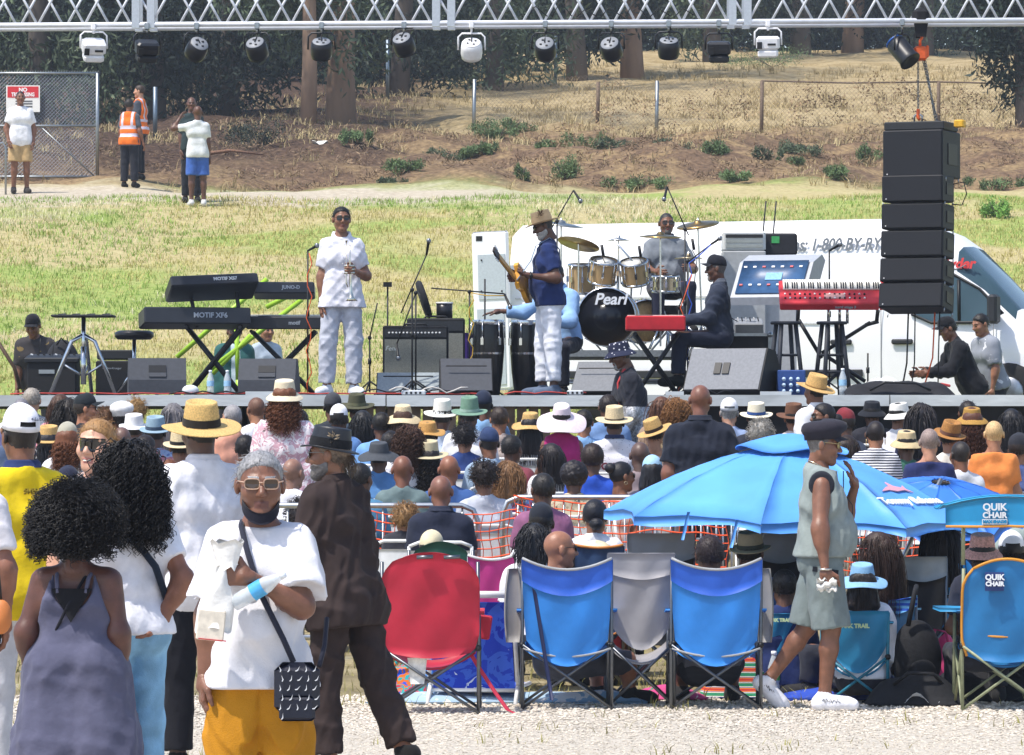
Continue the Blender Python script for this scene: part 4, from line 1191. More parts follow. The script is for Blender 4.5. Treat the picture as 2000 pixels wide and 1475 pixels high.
# ------------------------------------------------------------------ stage
DZ = 2.115                                      # deck height
def st(px, Y): return Vector(((px - 1000) / FPX * Y, Y, DZ))
def hz(py, Y): return at(1000, py, Y).z - DZ    # height above the deck seen at a row
BLK = plastic('17181b', .5); BLK2 = plastic('26282c', .6); DGREY = mat('speaker_grey', '43464d', .7, var=.08, scale=30, bump=.1, bscale=300)
CHROME = metal('c9ccd0', .18); STEEL = metal('a4a8ac', .35); WHITEP = plastic('e6e6e6', .4)
GRILL = mat('grill_black', '12151d', .65, var=.15, scale=160, bump=.3, bscale=400)
TOLEX = mat('tolex_black', '1c1c1e', .7, var=.1, scale=60, bump=.3, bscale=300)
stage = thing('stage', 'long raised stage platform with weathered pale front boards', 'stage', (0, 48.3, 0))
wood = mat('deck_board', 'c3c8ca', .8, var=.2, scale=3, bump=.3, bscale=30, stretch=(.3, 1, 1))
MB().box((0, 0, DZ - .045), (17.2, 6.6, .09)).build('deck', mat('deck_dark', '4a4a4c', .8, var=.2, scale=3), stage)
xs_ = np.linspace(-8.6, 8.6, 8)
for i in range(7):
 MB().box(((xs_[i] + xs_[i+1]) / 2, -3.335, DZ - .055 + RG.uniform(-.004, .004)), (xs_[i+1] - xs_[i] - .012, .05, .108)).build('fascia_board', wood, stage)
for i, X_ in enumerate(np.arange(-8.4, 8.5, 1.4)):
 for Yp in (-3.1, 0, 3.1):
  g0 = ground(X_, 48.3 + Yp); MB().tube([(X_, Yp, g0 - .05), (X_, Yp, DZ - .09)], .03, 8).build('leg', STEEL, stage)
mb = MB()
g = [[(X_, -3.28 + .03 * math.sin(X_ * 9), z) for X_ in np.arange(1.15, 8.6, .06)] for z in (ground(0, 45) + .02, 1.2, 1.7, DZ - .095)]
MB().sheet(g, .006).build('skirt', mat('skirt_black', '1a1b20', .9, var=.2, scale=5), stage)
sk = [(-1.4 + i * .115) for i in range(16)]
for i, X_ in enumerate(sk):
 MB().box((X_, -3.24, DZ - .55), (.095, .02, .88)).build('slat', mat('fence_slat', '6f5d4c', .9, var=.3, scale=6), stage)
MB().box((-5.2, -3.2, DZ - .62), (1.0, .4, .5)).build('road_case', plastic('3a4350', .6), stage)
MB().box((-3.3, -3.2, DZ - .5), (.8, .4, .45), bev=.02).build('road_case', plastic('33363d', .6), stage)
# loose boards along the front edge
for i, (a, b) in enumerate(((480, 560), (1205, 1240), (1300, 1335), (1485, 1545))):
 o = MB().box((0, 0, .02), ((b - a) / FPX * 45.2, .1, .035)).build('wood_offcut', wood, None, st((a + b) / 2, 45.15)); tag(o, ['pale wood offcut on the stage edge below the left keyboards', 'short pale board on the stage edge beside the star hat person', 'pale board on the stage edge left of the bald man', 'pale board on the stage edge right of the bald man'][i], 'board')

# ------------------------------------------------------------------ truss
TW = mat('truss_alu', 'd6d9e0', .45, .1, var=.06, scale=12)
tY = 45.7; tz = at(1000, 47, tY).z
truss = thing('lighting_truss', 'silver box truss spanning the top of the picture', 'truss', (0, tY, 0))
D_, H_ = .40, .42
def trz(x): return tz + .012 - .0045 * x * 0 + (x * .005)
for y_ in (0, D_):
 for z_, rr in ((0, .026), (H_, .026)):
  MB().tube([(-9, y_, trz(-9) + z_), (0, y_, trz(0) + z_), (9, y_, trz(9) + z_)], rr, 10).build('chord', TW, truss)
jx = [(275 - 1000) / FPX * tY, (862 - 1000) / FPX * tY, (1442 - 1000) / FPX * tY]
mod = jx[1] - jx[0]
joints = [jx[0] - 2 * mod, jx[0] - mod, jx[0], jx[1], jx[2], jx[2] + mod, jx[2] + 2 * mod]
for a, b in zip(joints[:-1], joints[1:]):
 n = 6; w_ = (b - a - .2) / n
 for y_, off in ((0, 0), (D_, .5)):
  for i in range(n):
   x0 = a + .1 + i * w_
   z0 = trz(x0)
   MB().tube([(x0 + (off * 1.) * w_, y_, z0), (x0 + w_ / 2 + off * w_, y_, z0 + H_)], .0125, 6).build('brace', TW, truss)
   MB().tube([(x0 + w_ / 2 + off * w_, y_, z0 + H_), (x0 + w_ + off * w_, y_, z0)], .0125, 6).build('brace', TW, truss)
for x_ in joints:
 for d in (-.055, .095):
  for y_ in (0, D_):
   MB().box((x_ + d, y_ - .0, trz(x_) + H_ / 2), (.075, .05, H_ + .07)).build('joint_plate', mat('truss_plate', 'c3c7cd', .4, .6, var=.06), truss)
for s_ in (-1, 1):
 t = thing('truss_tower', 'vertical truss tower beside the stage, %s end' % ('left' if s_ < 0 else 'right'), 'tower', (s_ * 8.9, tY, ground(0, tY)))
 for dx in (-.2, .2):
  for dy in (0, .4): MB().tube([(dx, dy, 0), (dx, dy, tz + H_ - ground(0, tY) + .2)], .026, 8).build('chord', TW, t)
 MB().box((0, .2, .03), (1.0, 1.0, .06)).build('base_plate', STEEL, t)
mb = MB()
for i in range(7):
 x_ = (1030 + i * 48 - 1000) / FPX * tY
 mb.tube([(x_, -.02, trz(x_) + .05), (x_ + .08, -.03, trz(x_) + .16 + .05 * math.sin(i * 2.)), (x_ + .2, -.02, trz(x_) + .06)], .006, 5)
mb.build('cable_loop', BLK, truss)
mb['x'] if False else None
# ------------------------------------------------------------------ stage lamps
def lamp(px, py, kind, col, tilt, label, yaw=0.):
 """py: centre of the body; hung under the front chord"""
 c = at(px, py, tY - .02); x0 = c.x
 root = thing('stage_lamp', label, 'stage lamp', (x0, tY - .02, trz(x0) - .02), 0, 'lamps hung under the truss')
 dz = c.z - root.location.z
 m = plastic('e9e9ec', .35) if col == 'w' else plastic('1f2229', .4)
 MB().box((0, 0, .0), (.05, .07, .07), bev=.008).tube([(0, 0, -.02), (0, 0, -.07)], .012, 8).build('clamp', STEEL if col == 'k' else m, root)
 yk = MB(); w_ = .135
 R = Euler((0, 0, yaw)).to_matrix()
 pts = [(-w_, 0, dz), (-w_ * .97, 0, dz + .13), (-w_ * .7, 0, dz + .165), (w_ * .7, 0, dz + .165), (w_ * .97, 0, dz + .13), (w_, 0, dz)]
 yk.tube([R @ Vector(p) for p in pts], .009, 6)
 yk.tube([(0, 0, -.06), (0, 0, dz + .165)], .011, 6)
 yk.build('yoke', m, root)
 b = MB(); Rt = R @ Euler((tilt, 0, 0)).to_matrix()
 if kind == 'r':
  b.lathe([(.02, .09), (.078, .09), (.098, .08), (.106, .03), (.108, -.04), (.1, -.085), (.02, -.09)], (0, 0, dz), 24, Rt)
  b.build('housing', m, root)
  MB().lathe([(.02, .091), (.088, .0925), (.09, .089)], (0, 0, dz), 24, Rt).build('back_plate', plastic('84888f', .5) if col == 'k' else m, root)
  for a in range(4):
   MB().box(Vector((0, 0, dz)) + Rt @ Vector((.045 * math.cos(a * 1.57 + .5), .045 * math.sin(a * 1.57 + .5), .095)), (.022, .016, .01), Rt).build('vent', BLK2, root)
  MB().tube([Vector((0, 0, dz)) + Rt @ Vector((0, 0, .1)), Vector((0, 0, dz + .13)), Vector((.02, 0, -.03))], .006, 5).build('cord', BLK, root)
 elif kind == 's':
  b.box((0, 0, dz + .02), (.23, .17, .13), Rt, .02); b.build('housing', m, root)
  MB().box(Vector((0, 0, dz)) + Rt @ Vector((0, -.01, -.085)), (.2, .15, .07), Rt, .015).build('lens_hood', m if col == 'w' else BLK2, root)
  MB().box(Vector((0, 0, dz)) + Rt @ Vector((-.08, -.087, .0)), (.05, .01, .07), Rt).build('vent', BLK2, root)
  MB().box(Vector((0, 0, dz)) + Rt @ Vector((.04, -.087, .01)), (.08, .008, .02), Rt).build('vent', BLK2, root)
 else:
  b.lathe([(.03, .13), (.09, .125), (.105, .1), (.1, -.1), (.115, -.14), (.11, -.15), (.03, -.12)], (0, 0, dz), 20, Rt); b.build('housing', m, root)
  MB().lathe([(.092, .128), (.097, .14), (.08, .15)], (0, 0, dz), 20, Rt).build('gel_ring', plastic('2a5fae', .4), root)
LAMPS = [(183, 95, 's', 'w', .5, 'white square lamp at the left end of the truss', .25), (287, 97, 's', 'k', .4, 'black square lamp right of the white square one at the left', .3), (384, 97, 'r', 'k', .9, 'black round lamp tilted, third from the left end', .5), (502, 97, 'r', 'k', .75, 'black round lamp, fourth from the left end', -.3), (628, 97, 'r', 'k', .55, 'black round lamp in front of the tan tree trunks', 0), (789, 88, 'r', 'k', .75, 'black round lamp between the trunks and the white round lamp', -.4), (921, 98, 'r', 'w', .65, 'white round lamp near the middle of the truss', 0), (1065, 97, 'r', 'k', .85, 'black round lamp just right of the white round lamp', -.1), (1194, 97, 'r', 'k', .85, 'black round lamp, second right of the white round lamp', -.3), (1306, 95, 'r', 'k', .5, 'black round lamp beside the black square lamp on the right', 0), (1404, 98, 's', 'k', .2, 'black square lamp right of the round black lamps', 0), (1500, 88, 's', 'w', .15, 'white square lamp right of the black square lamp', -.1), (1762, 100, 'b', 'k', -.75, 'black barrel lamp beside the orange chain hoist', .9)]
for l in LAMPS: lamp(*l)
# ------------------------------------------------------------------ hoist and hanging loudspeakers
hx = (1800 - 1000) / FPX * tY
hoist = thing('chain_hoist', 'orange chain hoist hung from the truss by a black strap', 'hoist', (hx, tY + .12, at(1800, 103, tY).z))
zt = trz(hx) - hoist.location.z
MB().box((0, 0, 0), (.13, .14, .14), bev=.02).build('body', mat('hoist_orange', 'e0602a', .5, var=.08), hoist)
MB().box((.07, 0, .02), (.03, .1, .12), bev=.01).build('body_cover', mat('hoist_orange', 'e0602a'), hoist)
MB().tube([(0, 0, .08), (0, 0, .13), (.02, 0, .16), (0, 0, .185)], .014, 8).build('hook', mat('hoist_orange', 'e0602a'), hoist)
mb = MB(); mb.box((0, -.1, zt / 2 + .09), (.10, .02, zt - .14), taper=1.5); mb.box((0, .06, zt / 2 + .09), (.08, .02, zt - .14), taper=1.4); mb.box((0, -.02, zt + .05), (.16, .25, .16), bev=.04)
mb.build('strap', mat('strap_black', '1b1c20', .9), hoist)
arr_top = at(1795, 237, tY).z - hoist.location.z
def chain(a, b, name, parent, link=.035, r=.005):
 a, b = Vector(a), Vector(b); n = int((b - a).length / (link * .8)); mb = MB()
 d = (b - a).normalized(); u = d.orthogonal().normalized(); w2 = d.cross(u)
 for i in range(n):
  c = a.lerp(b, (i + .5) / n); e = u if i % 2 else w2
  mb.tube([c + d * link * .5 * math.cos(t) + e * link * .28 * math.sin(t) for t in np.linspace(0, 6.283, 9)], r, 4, cap=False)
 return mb.build(name, metal('7c7e80', .4), parent)
chain((-.02, 0, -.07), (-.02, 0, arr_top + .09), 'load_chain', hoist)
chain((.03, 0, -.07), (.17, 0, arr_top + .0), 'hand_chain', hoist)
chain((.05, 0, -.07), (.15, 0, arr_top + .02), 'hand_chain', hoist)
MB().tube([(-.02, 0, arr_top + .13), (-.02, 0, arr_top + .04), (0, 0, arr_top + .02)], .018, 8).build('lower_hook', mat('hoist_orange', 'e0602a'), hoist)
arr = thing('line_array', 'tall stack of black hanging loudspeakers at the right of the stage', 'loudspeakers', (hx - .02, tY + .12, at(1795, 237, tY).z), math.radians(-22))
zz = 0.
def sbox(z1, w_, h_, d_, tilt, name, dy=0.):
 Rt = Euler((tilt, 0, 0)).to_matrix(); c = Vector((0, dy, z1 - h_ / 2))
 o = MB().box(c, (w_, d_, h_), Rt, .012).build(name, mat('box_black', '14171e', .6, var=.1, scale=20, bump=.1, bscale=200), arr)
 MB().box(c + Rt @ Vector((0, -d_ / 2 - .004, 0)), (w_ - .03, .012, h_ - .03), Rt).build('grille', GRILL, o)
 MB().box(c + Rt @ Vector((w_ / 2 + .002, .02, 0)), (.012, d_ * .5, h_ * .45), Rt).build('side_handle', BLK, o)
 MB().sphere(c + Rt @ Vector((-w_ / 2 + .05, -d_ / 2 - .012, -h_ / 2 + .03)), .007, 8, 5).build('badge', WHITEP, o)
 for sx in (-1, 1):
  for sy in (-.35, .35):
   MB().tube([c + Rt @ Vector((sx * (w_ / 2 + .004), sy * d_, -h_ / 2)), c + Rt @ Vector((sx * (w_ / 2 + .004), sy * d_, -h_ / 2 - .04))], .007, 5).build('rigging_pin', STEEL, o)
s45 = FPX / tY
fr_ = MB().box((0, .1, -.045), (122 / s45, .5, .085), bev=.01).build('flying_frame', BLK2, arr)
MB().tube([(-.04, 0, 0), (-.04, 0, .06), (0, 0, .085), (.04, 0, .06), (.04, 0, 0)], .01, 6).build('shackle', STEEL, arr)
MB().box((.40, .1, -.02), (.1, .1, .075), bev=.01).build('yellow_sensor', mat('sensor_yellow', 'd6a52c', .5), arr)
sbox(-.09, 122 / s45, 92 / s45, .62, 0, 'subwoofer_cabinet', .12)
rows_ = [(343, 398, 0), (399, 452, .03), (453, 507, .06), (508, 557, .10), (558, 610, .15)]
for i, (a, b, tl) in enumerate(rows_):
 sbox(at(0, a, tY).z - arr.location.z, (124 + 3 * i * .5) / s45, (b - a - 3) / s45, .40, -tl, 'loudspeaker_cabinet', -.01 - .012 * i * i * .3)
mb = MB()
b0 = at(0, 610, tY).z - arr.location.z; fl = DZ - arr.location.z
mb = MB().tube([(-.12, .05, b0), (-.14, .06, b0 - .5), (-.20, .05, fl)], .009, 6); mb.build('cable', BLK, arr)
MB().tube([(-.05, .05, b0), (-.06, .06, b0 - .5), (-.1, .05, fl)], .007, 6).build('cable', BLK, arr)
MB().tube([(.17, .0, b0), (.14, .02, b0 - .45), (.03, .0, fl)], .008, 6).build('orange_cable', mat('cable_orange', 'd65a2a', .5), arr)
MB().tube([(.22, .0, b0), (.2, .02, b0 - .45), (.2, .0, fl)], .007, 6).build('cable', BLK, arr)
MB().tube([(.33, .1, -.62), (.44, .1, -.60), (.47, .1, -.72), (.42, .1, -.83), (.32, .1, -.82)], .006, 6).build('cable', BLK, arr)

# ------------------------------------------------------------------ van behind the stage
def van():
 Yv = 56.6; p = at(1040, 600, Yv); yaw = math.radians(-20)
 root = thing('cargo_van', 'white high roof cargo van parked behind the stage with rear door open', 'van', (p.x, Yv, ground(p.x, Yv)), yaw)
 top = at(1000, 440, Yv - .6).z - ground(p.x, Yv)
 paint = mat('van_white', 'eeeef0', .3, var=.03, scale=2, spec=.5)
 k = top / 2.75
 def xx(v): return (v + 1.75 * min(1, max(0, (v - 1) / 2))) * k
 st_ = [(0, 2.68, 1.0), (.06, 2.75, 1.), (3.3, 2.75, 1.), (3.9, 2.70, 1.), (4.35, 2.55, 1.), (4.62, 2.36, .99), (5.0, 1.98, .98), (5.42, 1.52, .96), (5.6, 1.34, .95), (6.1, 1.22, .93), (6.45, 1.05, .86), (6.52, .6, .82)]
 vs, fs, mi = [], [], []
 cross = [(-1., .32, 0), (-1.01, .9, 0), (-1., 1.3, 0), (-.96, .62, 1), (-.90, .84, 1), (-.80, .965, 1), (-.55, 1., 1), (0, 1.012, 1), (.55, 1., 1), (.80, .965, 1), (.90, .84, 1), (.96, .62, 1), (1., 1.3, 0), (1.01, .9, 0), (1., .32, 0)]
 for x_, tz_, w_ in st_:
  for a, b, rel in cross:
   z = (1.3 + (tz_ - 1.3) * (b - .5) * 2 if b > .5 else 1.3) if rel and tz_ > 1.6 else (b * tz_ if rel else min(b, tz_ * .75 if b > 1 else b))
   if rel and tz_ <= 1.6: z = tz_ * (.75 + .25 * (b - .6) / .4)
   vs.append((xx(x_), a * w_ * 1.02 * k, z * k))
 C = len(cross)
 for i in range(len(st_) - 1):
  for j in range(C - 1):
   fs.append((i*C+j, (i+1)*C+j, (i+1)*C+j+1, i*C+j+1)); mi.append(1 if 4 <= i <= 6 and 4 <= j <= 9 and i >= 5 else 0)
 fs.append(tuple(range(C))); mi.append(2); fs.append(tuple((len(st_)-1)*C + j for j in range(C - 1, -1, -1))); mi.append(0)
 body = mesh_obj('body', vs, fs, [paint, mat('van_glass', '39505a', .08, var=.1, scale=2, spec=.6), mat('van_interior', '9aa0a4', .7)], root, False, mi)
 for pl in body.data.polygons: pl.use_smooth = pl.index < len(fs) - 2
 def side(x_, z_): # y of the near side skin
  return -1.02 * k * (1 if z_ < 1.3 else np.interp(z_, [1.3, 1.65, 2.29, 2.65, 2.75], [1., .96, .9, .8, .6])) - .012
 glass = mat('van_glass', '39505a')
 win = [(4.02, 1.45), (4.1, 2.0), (4.55, 2.0), (4.95, 1.78), (5.28, 1.45), (5.0, 1.33), (4.3, 1.33)]
 pane = mesh_obj('side_window', [(xx(a), side(a, b) * 1.0 - .004, b * k) for a, b in win], [tuple(range(len(win)))[::-1]], glass, root)
 MB().tube([(xx(a), side(a, b) - .006, b * k) for a, b in win + win[:1]], .018, 5, cap=False).build('window_seal', BLK, pane)
 MB().tube([(xx(4.68), side(4.6, 1.4) - .012, 1.36 * k), (xx(4.66), side(4.6, 1.9) - .012, 1.9 * k)], .02, 5).build('window_divider', BLK, pane)
 for x_ in (3.05, 3.9): MB().box((xx(x_), side(0, 1.1) - .02, 1.08 * k), (.26, .04, .06), bev=.015).build('door_handle', BLK2, root)
 for x_ in (2.3, 3.6, 5.15): MB().box((xx(x_), side(0, 1.1) - .001, 1.0 * k), (.008, .006, 1.25 * k)).build('door_seam', mat('seam', '8a8c90', .8), root)
 for z_ in (1.34, 1.72): MB().box((2.4 * k, side(0, z_) - .002, z_ * k), (4.6 * k, .01, .016)).build('body_rib', mat('van_rib', 'c9cace', .5), root)
 MB().box((3.0 * k, side(0, .6) - .015, .66 * k), (4.2 * k, .03, .09), bev=.01).build('rub_strip', BLK2, root)
 for x_ in (1.25, 5.35):
  wh = MB().lathe([(.1, -.13), (.30, -.14), (.345, -.1), (.345, .1), (.30, .13), (.1, .12)], (xx(x_), -.9 * k, .345), 24, (math.pi / 2, 0, 0)).build('wheel', mat('tyre', '1a1a1c', .8), root)
  MB().lathe([(.02, .135), (.17, .14), (.2, .11)], (xx(x_), -.9 * k, .345), 16, (math.pi / 2, 0, 0)).build('hub', STEEL, wh)
  wh2 = MB().lathe([(.1, -.13), (.30, -.14), (.345, -.1), (.345, .1), (.30, .13), (.1, .12)], (xx(x_), .9 * k, .345), 24, (math.pi / 2, 0, 0)).build('wheel', mat('tyre', '1a1a1c', .8), root)
 MB().box((xx(5.2), side(0, 1.3) - .16, 1.5 * k), (.12, .22, .34), bev=.03).build('mirror', BLK2, root)
 # open rear door, swung back beside the body
 dr = MB().box((-.18 * k, side(0, 1.) - .10, 1.55 * k), (.54 * k, .06, 2.2 * k), (0, -.03, .0), .05).build('rear_door', paint, root)
 for a, b in ((2.02, .62), (1.05, 1.05)):
  MB().box((-.17 * k, side(0, 1.) - .136, a * k), (.40 * k, .012, b * k), (0, -.03, 0)).build('door_panel', mat('door_liner', 'b3bcc2', .6, var=.05), dr)
 for a in (1.82, 2.25):
  for b in (-.32, -.02): MB().sphere((b * k, side(0, 1.) - .146, a * k), .012, 6, 4).build('rivet', BLK, dr)
 MB().box((-.36 * k, side(0, 1.) - .12, 2.55 * k), (.08, .03, .06)).build('hinge', BLK, dr)
 yb = side(0, 2.2)
 ang = math.atan2((.96 - .9) * 1.02 * k, .64 * k)
 text_part('lettering', 'Reservations: 1-800-BY-RYDER', .205, mat('van_letter', '70767e', .5, var=0), root, (4.47 * k, side(0, 2.36) - .012, 2.40 * k), (math.pi / 2 - ang, 0, 0), shear=.25, bold=.006, xs=.78)
 tp = text_part('lettering', 'Ryder', .17, mat('van_red', 'd03a3a', .5, var=0), root, (xx(4.62), -.885 * k, 2.12 * k), (math.pi / 2 - ang, 0, 0), shear=.2, bold=.006)
 MB().tube([(xx(4.40) + .3 * t, -.91 * k, (2.15 - .1 * math.sin(t * 2.4 + .3)) * k) for t in np.linspace(-.1, 1, 10)], .007, 5).build('logo_arc', mat('van_letter', '70767e'), root)
 MB().tube([(xx(4.28), -.6 * k, 2.55 * k), (xx(4.26), -.6 * k, 3.2 * k)], .006, 5).box((xx(4.28), -.6 * k, 2.56 * k), (.12, .06, .06), (0, .4, 0)).build('antenna', BLK, root)
 return root
van()

# ------------------------------------------------------------------ stage equipment
def on(px, Y, dz=0.):
 v = st(px, Y); v.z += dz; return v
def wedge(px0, px1, pyt, Y, label, rz=0., face='back', m=None, name='monitor_wedge'):
 """floor monitor; the slanted grille looks along +y before rz"""
 s = FPX / Y; w_ = (px1 - px0) / s; h_ = hz(pyt, Y); d_ = h_ * 1.15
 r = thing(name, label, 'monitor speaker', on((px0 + px1) / 2, Y), rz, 'floor monitors on the stage')
 m = m or DGREY
 prof = [(-d_ * .5, .02), (-d_ * .5, h_ * .42), (-d_ * .28, h_), (d_ * .02, h_), (d_ * .5, h_ * .22), (d_ * .5, .02)]
 n = len(prof); X_ = w_ / 2
 vs = [(-X_, a, b) for a, b in prof] + [(X_, a, b) for a, b in prof]
 fs = [tuple(range(n)), tuple(range(2 * n - 1, n - 1, -1))] + [(i, i + n, (i + 1) % n + n, (i + 1) % n) for i in range(n)]
 mesh_obj('cabinet', vs, [f[::-1] for f in fs], m, r)
 ny = (h_ * .78, d_ * .48); L_ = math.hypot(*ny); a_ = math.atan2(h_ * .78, d_ * .48)
 MB().box((0, d_ * .26 + .006, h_ * .61 + .006), (w_ * .9, L_ * .88, .012), (-a_, 0, 0)).build('grille', GRILL, r)
 b_ = math.atan2(h_ * .58, d_ * .22)
 hd = MB().box((0, -d_ * .39 - .004, h_ * .71), (w_ * .30, h_ * .2, .014), (b_, 0, 0)).build('handle_recess', BLK, r)
 MB().box((0, -d_ * .46, h_ * .55), (w_ * .3, h_ * .12, .02), (b_, 0, 0)).build('handle', m, hd)
 for sx in (-1, 1): MB().box((sx * w_ * .36, 0, .01), (.05, d_ * .8, .02)).build('foot', BLK, r)
 return r
def slab(px0, px1, pyt, pyb, Y, label, rot, name='monitor_wedge', m=None, handle=False, dep=.36):
 """monitor seen on its slanted face"""
 s = FPX / Y; w_ = (px1 - px0) / s; h_ = hz(pyt, Y)
 r = thing(name, label, 'monitor speaker', on((px0 + px1) / 2, Y), rot, 'floor monitors on the stage')
 prof = [(-.06, .015), (-.10, h_ * .12), (.14, h_), (.36, h_ * .95), (dep + .14, .015)]
 n = len(prof); X_ = w_ / 2
 vs = [(-X_, a, b) for a, b in prof] + [(X_, a, b) for a, b in prof]
 fs = [tuple(range(n)), tuple(range(2 * n - 1, n - 1, -1))] + [(i, i + n, (i + 1) % n + n, (i + 1) % n) for i in range(n)]
 mesh_obj('cabinet', vs, fs, mat('wedge_black', '15161a', .6, var=.1), r)
 a_ = math.atan2(h_ * .88, .24); L_ = math.hypot(h_ * .88, .24)
 MB().box((0, .018, h_ * .56), (w_ * .97, L_ * .97, .016), (a_, 0, 0)).build('face', m or DGREY, r)
 if handle:
  for sx in (-.5, .5): MB().box((sx * .09 - .03, .006, h_ * .58), (.07, L_ * .26, .016), (a_, 0, 0)).build('handle_hole', BLK, r)
 else:
  e = .012
  MB().box((0, .0, h_ * .58 + .25 * L_ * .8), (w_ * .78, .006, .012), (a_, 0, 0)).build('seam', BLK, r)
 return r
def mic(mb_parent, p, d, m=None, L_=.17):
 p = Vector(p); d = Vector(d).normalized()
 b = MB().tube([p, p + d * L_ * .7, p + d * L_ * .72], [.011, .015, .02], 8).build('microphone', BLK, mb_parent)
 e = p + d * L_ * .85
 MB().sphere(e, .024, 10, 8, (1, 1, 1.15)).build('windscreen', m or metal('8d9094', .4), b)
def stand(px, Y, pyj, label, boom=None, mc=True, cable=None, tripod=True, micdir=None, r=.009, colr=None, name='microphone_stand'):
 """pole to row pyj; boom = ((px0,py0),(px1,py1)) photo points at depth Y"""
 o = on(px, Y); t = thing(name, label, 'mic stand', o, 0)
 h = hz(pyj, Y); m = colr or BLK
 MB().tube([(0, 0, .05), (0, 0, h)], r, 8).build('pole', m, t)
 for a in (0.3, 2.4, 4.5):
  if tripod: MB().tube([(0, 0, .16), (math.cos(a) * .22, math.sin(a) * .22, .01)], .009, 6).build('leg', m, t)
 if not tripod: MB().lathe([(.01, .035), (.1, .03), (.13, .012), (.13, .0)], (0, 0, 0), 20).build('base', m, t)
 MB().tube([(0, 0, h * .55), (0, 0, h * .55 + .06)], r * 2, 8).build('clutch', m, t)
 e = Vector((0, 0, h)); d = Vector((0, -.25, .9))
 if boom:
  a = at(*boom[0], Y) - o; b = at(*boom[1], Y) - o
  MB().tube([a, b], .007, 6).build('boom', m, t)
  MB().sphere((0, 0, h), .022, 8, 6).build('boom_joint', m, t)
  e = b; d = (b - a)
 if micdir: d = Vector(micdir)
 if mc: mic(t, e, d)
 if cable:
  pts = []
  for i in range(14):
   u = i / 13; pts.append(Vector((.03 * math.sin(i * 1.9) + .015, -.03, h * (1 - u) * .97 + .02)))
  if boom: pts = [e + d.normalized() * .02, (e + Vector((0, 0, h))) / 2 + Vector((0, -.02, -.03))] + pts
  MB().tube(pts, .0055, 6).build('cable', cable, t)
 return t
ORANGE = mat('cable_orange', 'd65a2a', .5); YELLOWC = mat('cable_yellow', 'd0a53a', .5); BLUEC = mat('cable_blue', '2f58c8', .5)
def keyboard(px0, px1, pyc, Y, label, tilt=0., roll=0., yaw=0., col='1d2026', text=None, dep=.34, th=.095, keys=False, text2=None):
 s = FPX / Y; w_ = (px1 - px0) / s / math.cos(yaw); c = at((px0 + px1) / 2, pyc, Y)
 t = thing('keyboard', label, 'keyboard', c); t.rotation_euler = (tilt, roll, yaw)
 MB().box((0, 0, 0), (w_, dep, th), bev=.012).build('case', mat('kb_' + col, col, .45, var=.08, scale=12), t)
 if keys:
  n = int(w_ / .0235 * .93); x0 = -w_ * .465
  for i in range(n):
   MB().box((x0 + (i + .5) * .0235, dep * .27, th / 2 + .008), (.0215, dep * .4, .018)).build('white_key', mat('key_white', 'e9e6dc', .3, var=.02), t)
  for i in range(n):
   if i % 7 in (0, 1, 3, 4, 5): MB().box((x0 + (i + 1) * .0235, dep * .20, th / 2 + .022), (.012, dep * .24, .014)).build('black_key', BLK, t)
  for i in range(34):
   MB().lathe([(.011, 0), (.009, .014), (.001, .015)], (-w_ * .45 + (i % 17) * w_ * .047, -dep * .12 - .06 * (i // 17), th / 2), 8).build('knob', BLK if i % 3 else WHITEP, t)
  MB().box((w_ * .02, -dep * .2, th / 2 + .003), (w_ * .2, dep * .22, .006)).build('screen_panel', mat('kb_panel', 'b98a86', .4), t)
 else:
  MB().box((0, dep * .22, th / 2 + .006), (w_ * .94, dep * .42, .012)).build('key_bed', mat('key_white', 'e9e6dc', .3), t)
  MB().box((-w_ * .2, -dep * .2, th / 2 + .003), (w_ * .3, dep * .25, .006)).build('control_panel', BLK2, t)
 if text: text_part('lettering', text, th * .42, mat('kb_letter', '9aa2ac', .5, var=0), t, (w_ * .12, -dep / 2 - .003, 0), (math.pi / 2, 0, 0), bold=.002)
 if text2: text_part('lettering', text2, th * .5, mat('kb_letter', '9aa2ac', .5, var=0), t, (-w_ * .36, -dep / 2 - .003, .01), (math.pi / 2, 0, 0))
 return t
def xstand(px0, px1, pyt, Y, label, m=None, wd=.42, tiers=()):
 """X shaped keyboard stand between pixel columns"""
 c = on((px0 + px1) / 2, Y); t = thing('keyboard_stand', label, 'stand', c)
 X_ = (px1 - px0) / FPX * Y / 2; h = hz(pyt, Y); m = m or BLK
 for y_, s_ in ((-.05, 1), (.0, -1), (.22, 1), (.27, -1)):
  MB().tube([(-X_ * s_, y_, .02), (X_ * s_, y_, h)], .022, 6).build('leg', m, t)
 for x_, z_ in ((-X_, .02), (X_, .02), (-X_, h), (X_, h)):
  MB().tube([(x_, -.18, z_), (x_, .36, z_)], .018, 6).build('crossbar', m, t)
 for (pxa, pya, pxb, pyb) in tiers:
  MB().tube([at(pxa, pya, Y) - c, at(pxb, pyb, Y) - c], .02, 6).build('upper_arm', m, t)
 return t
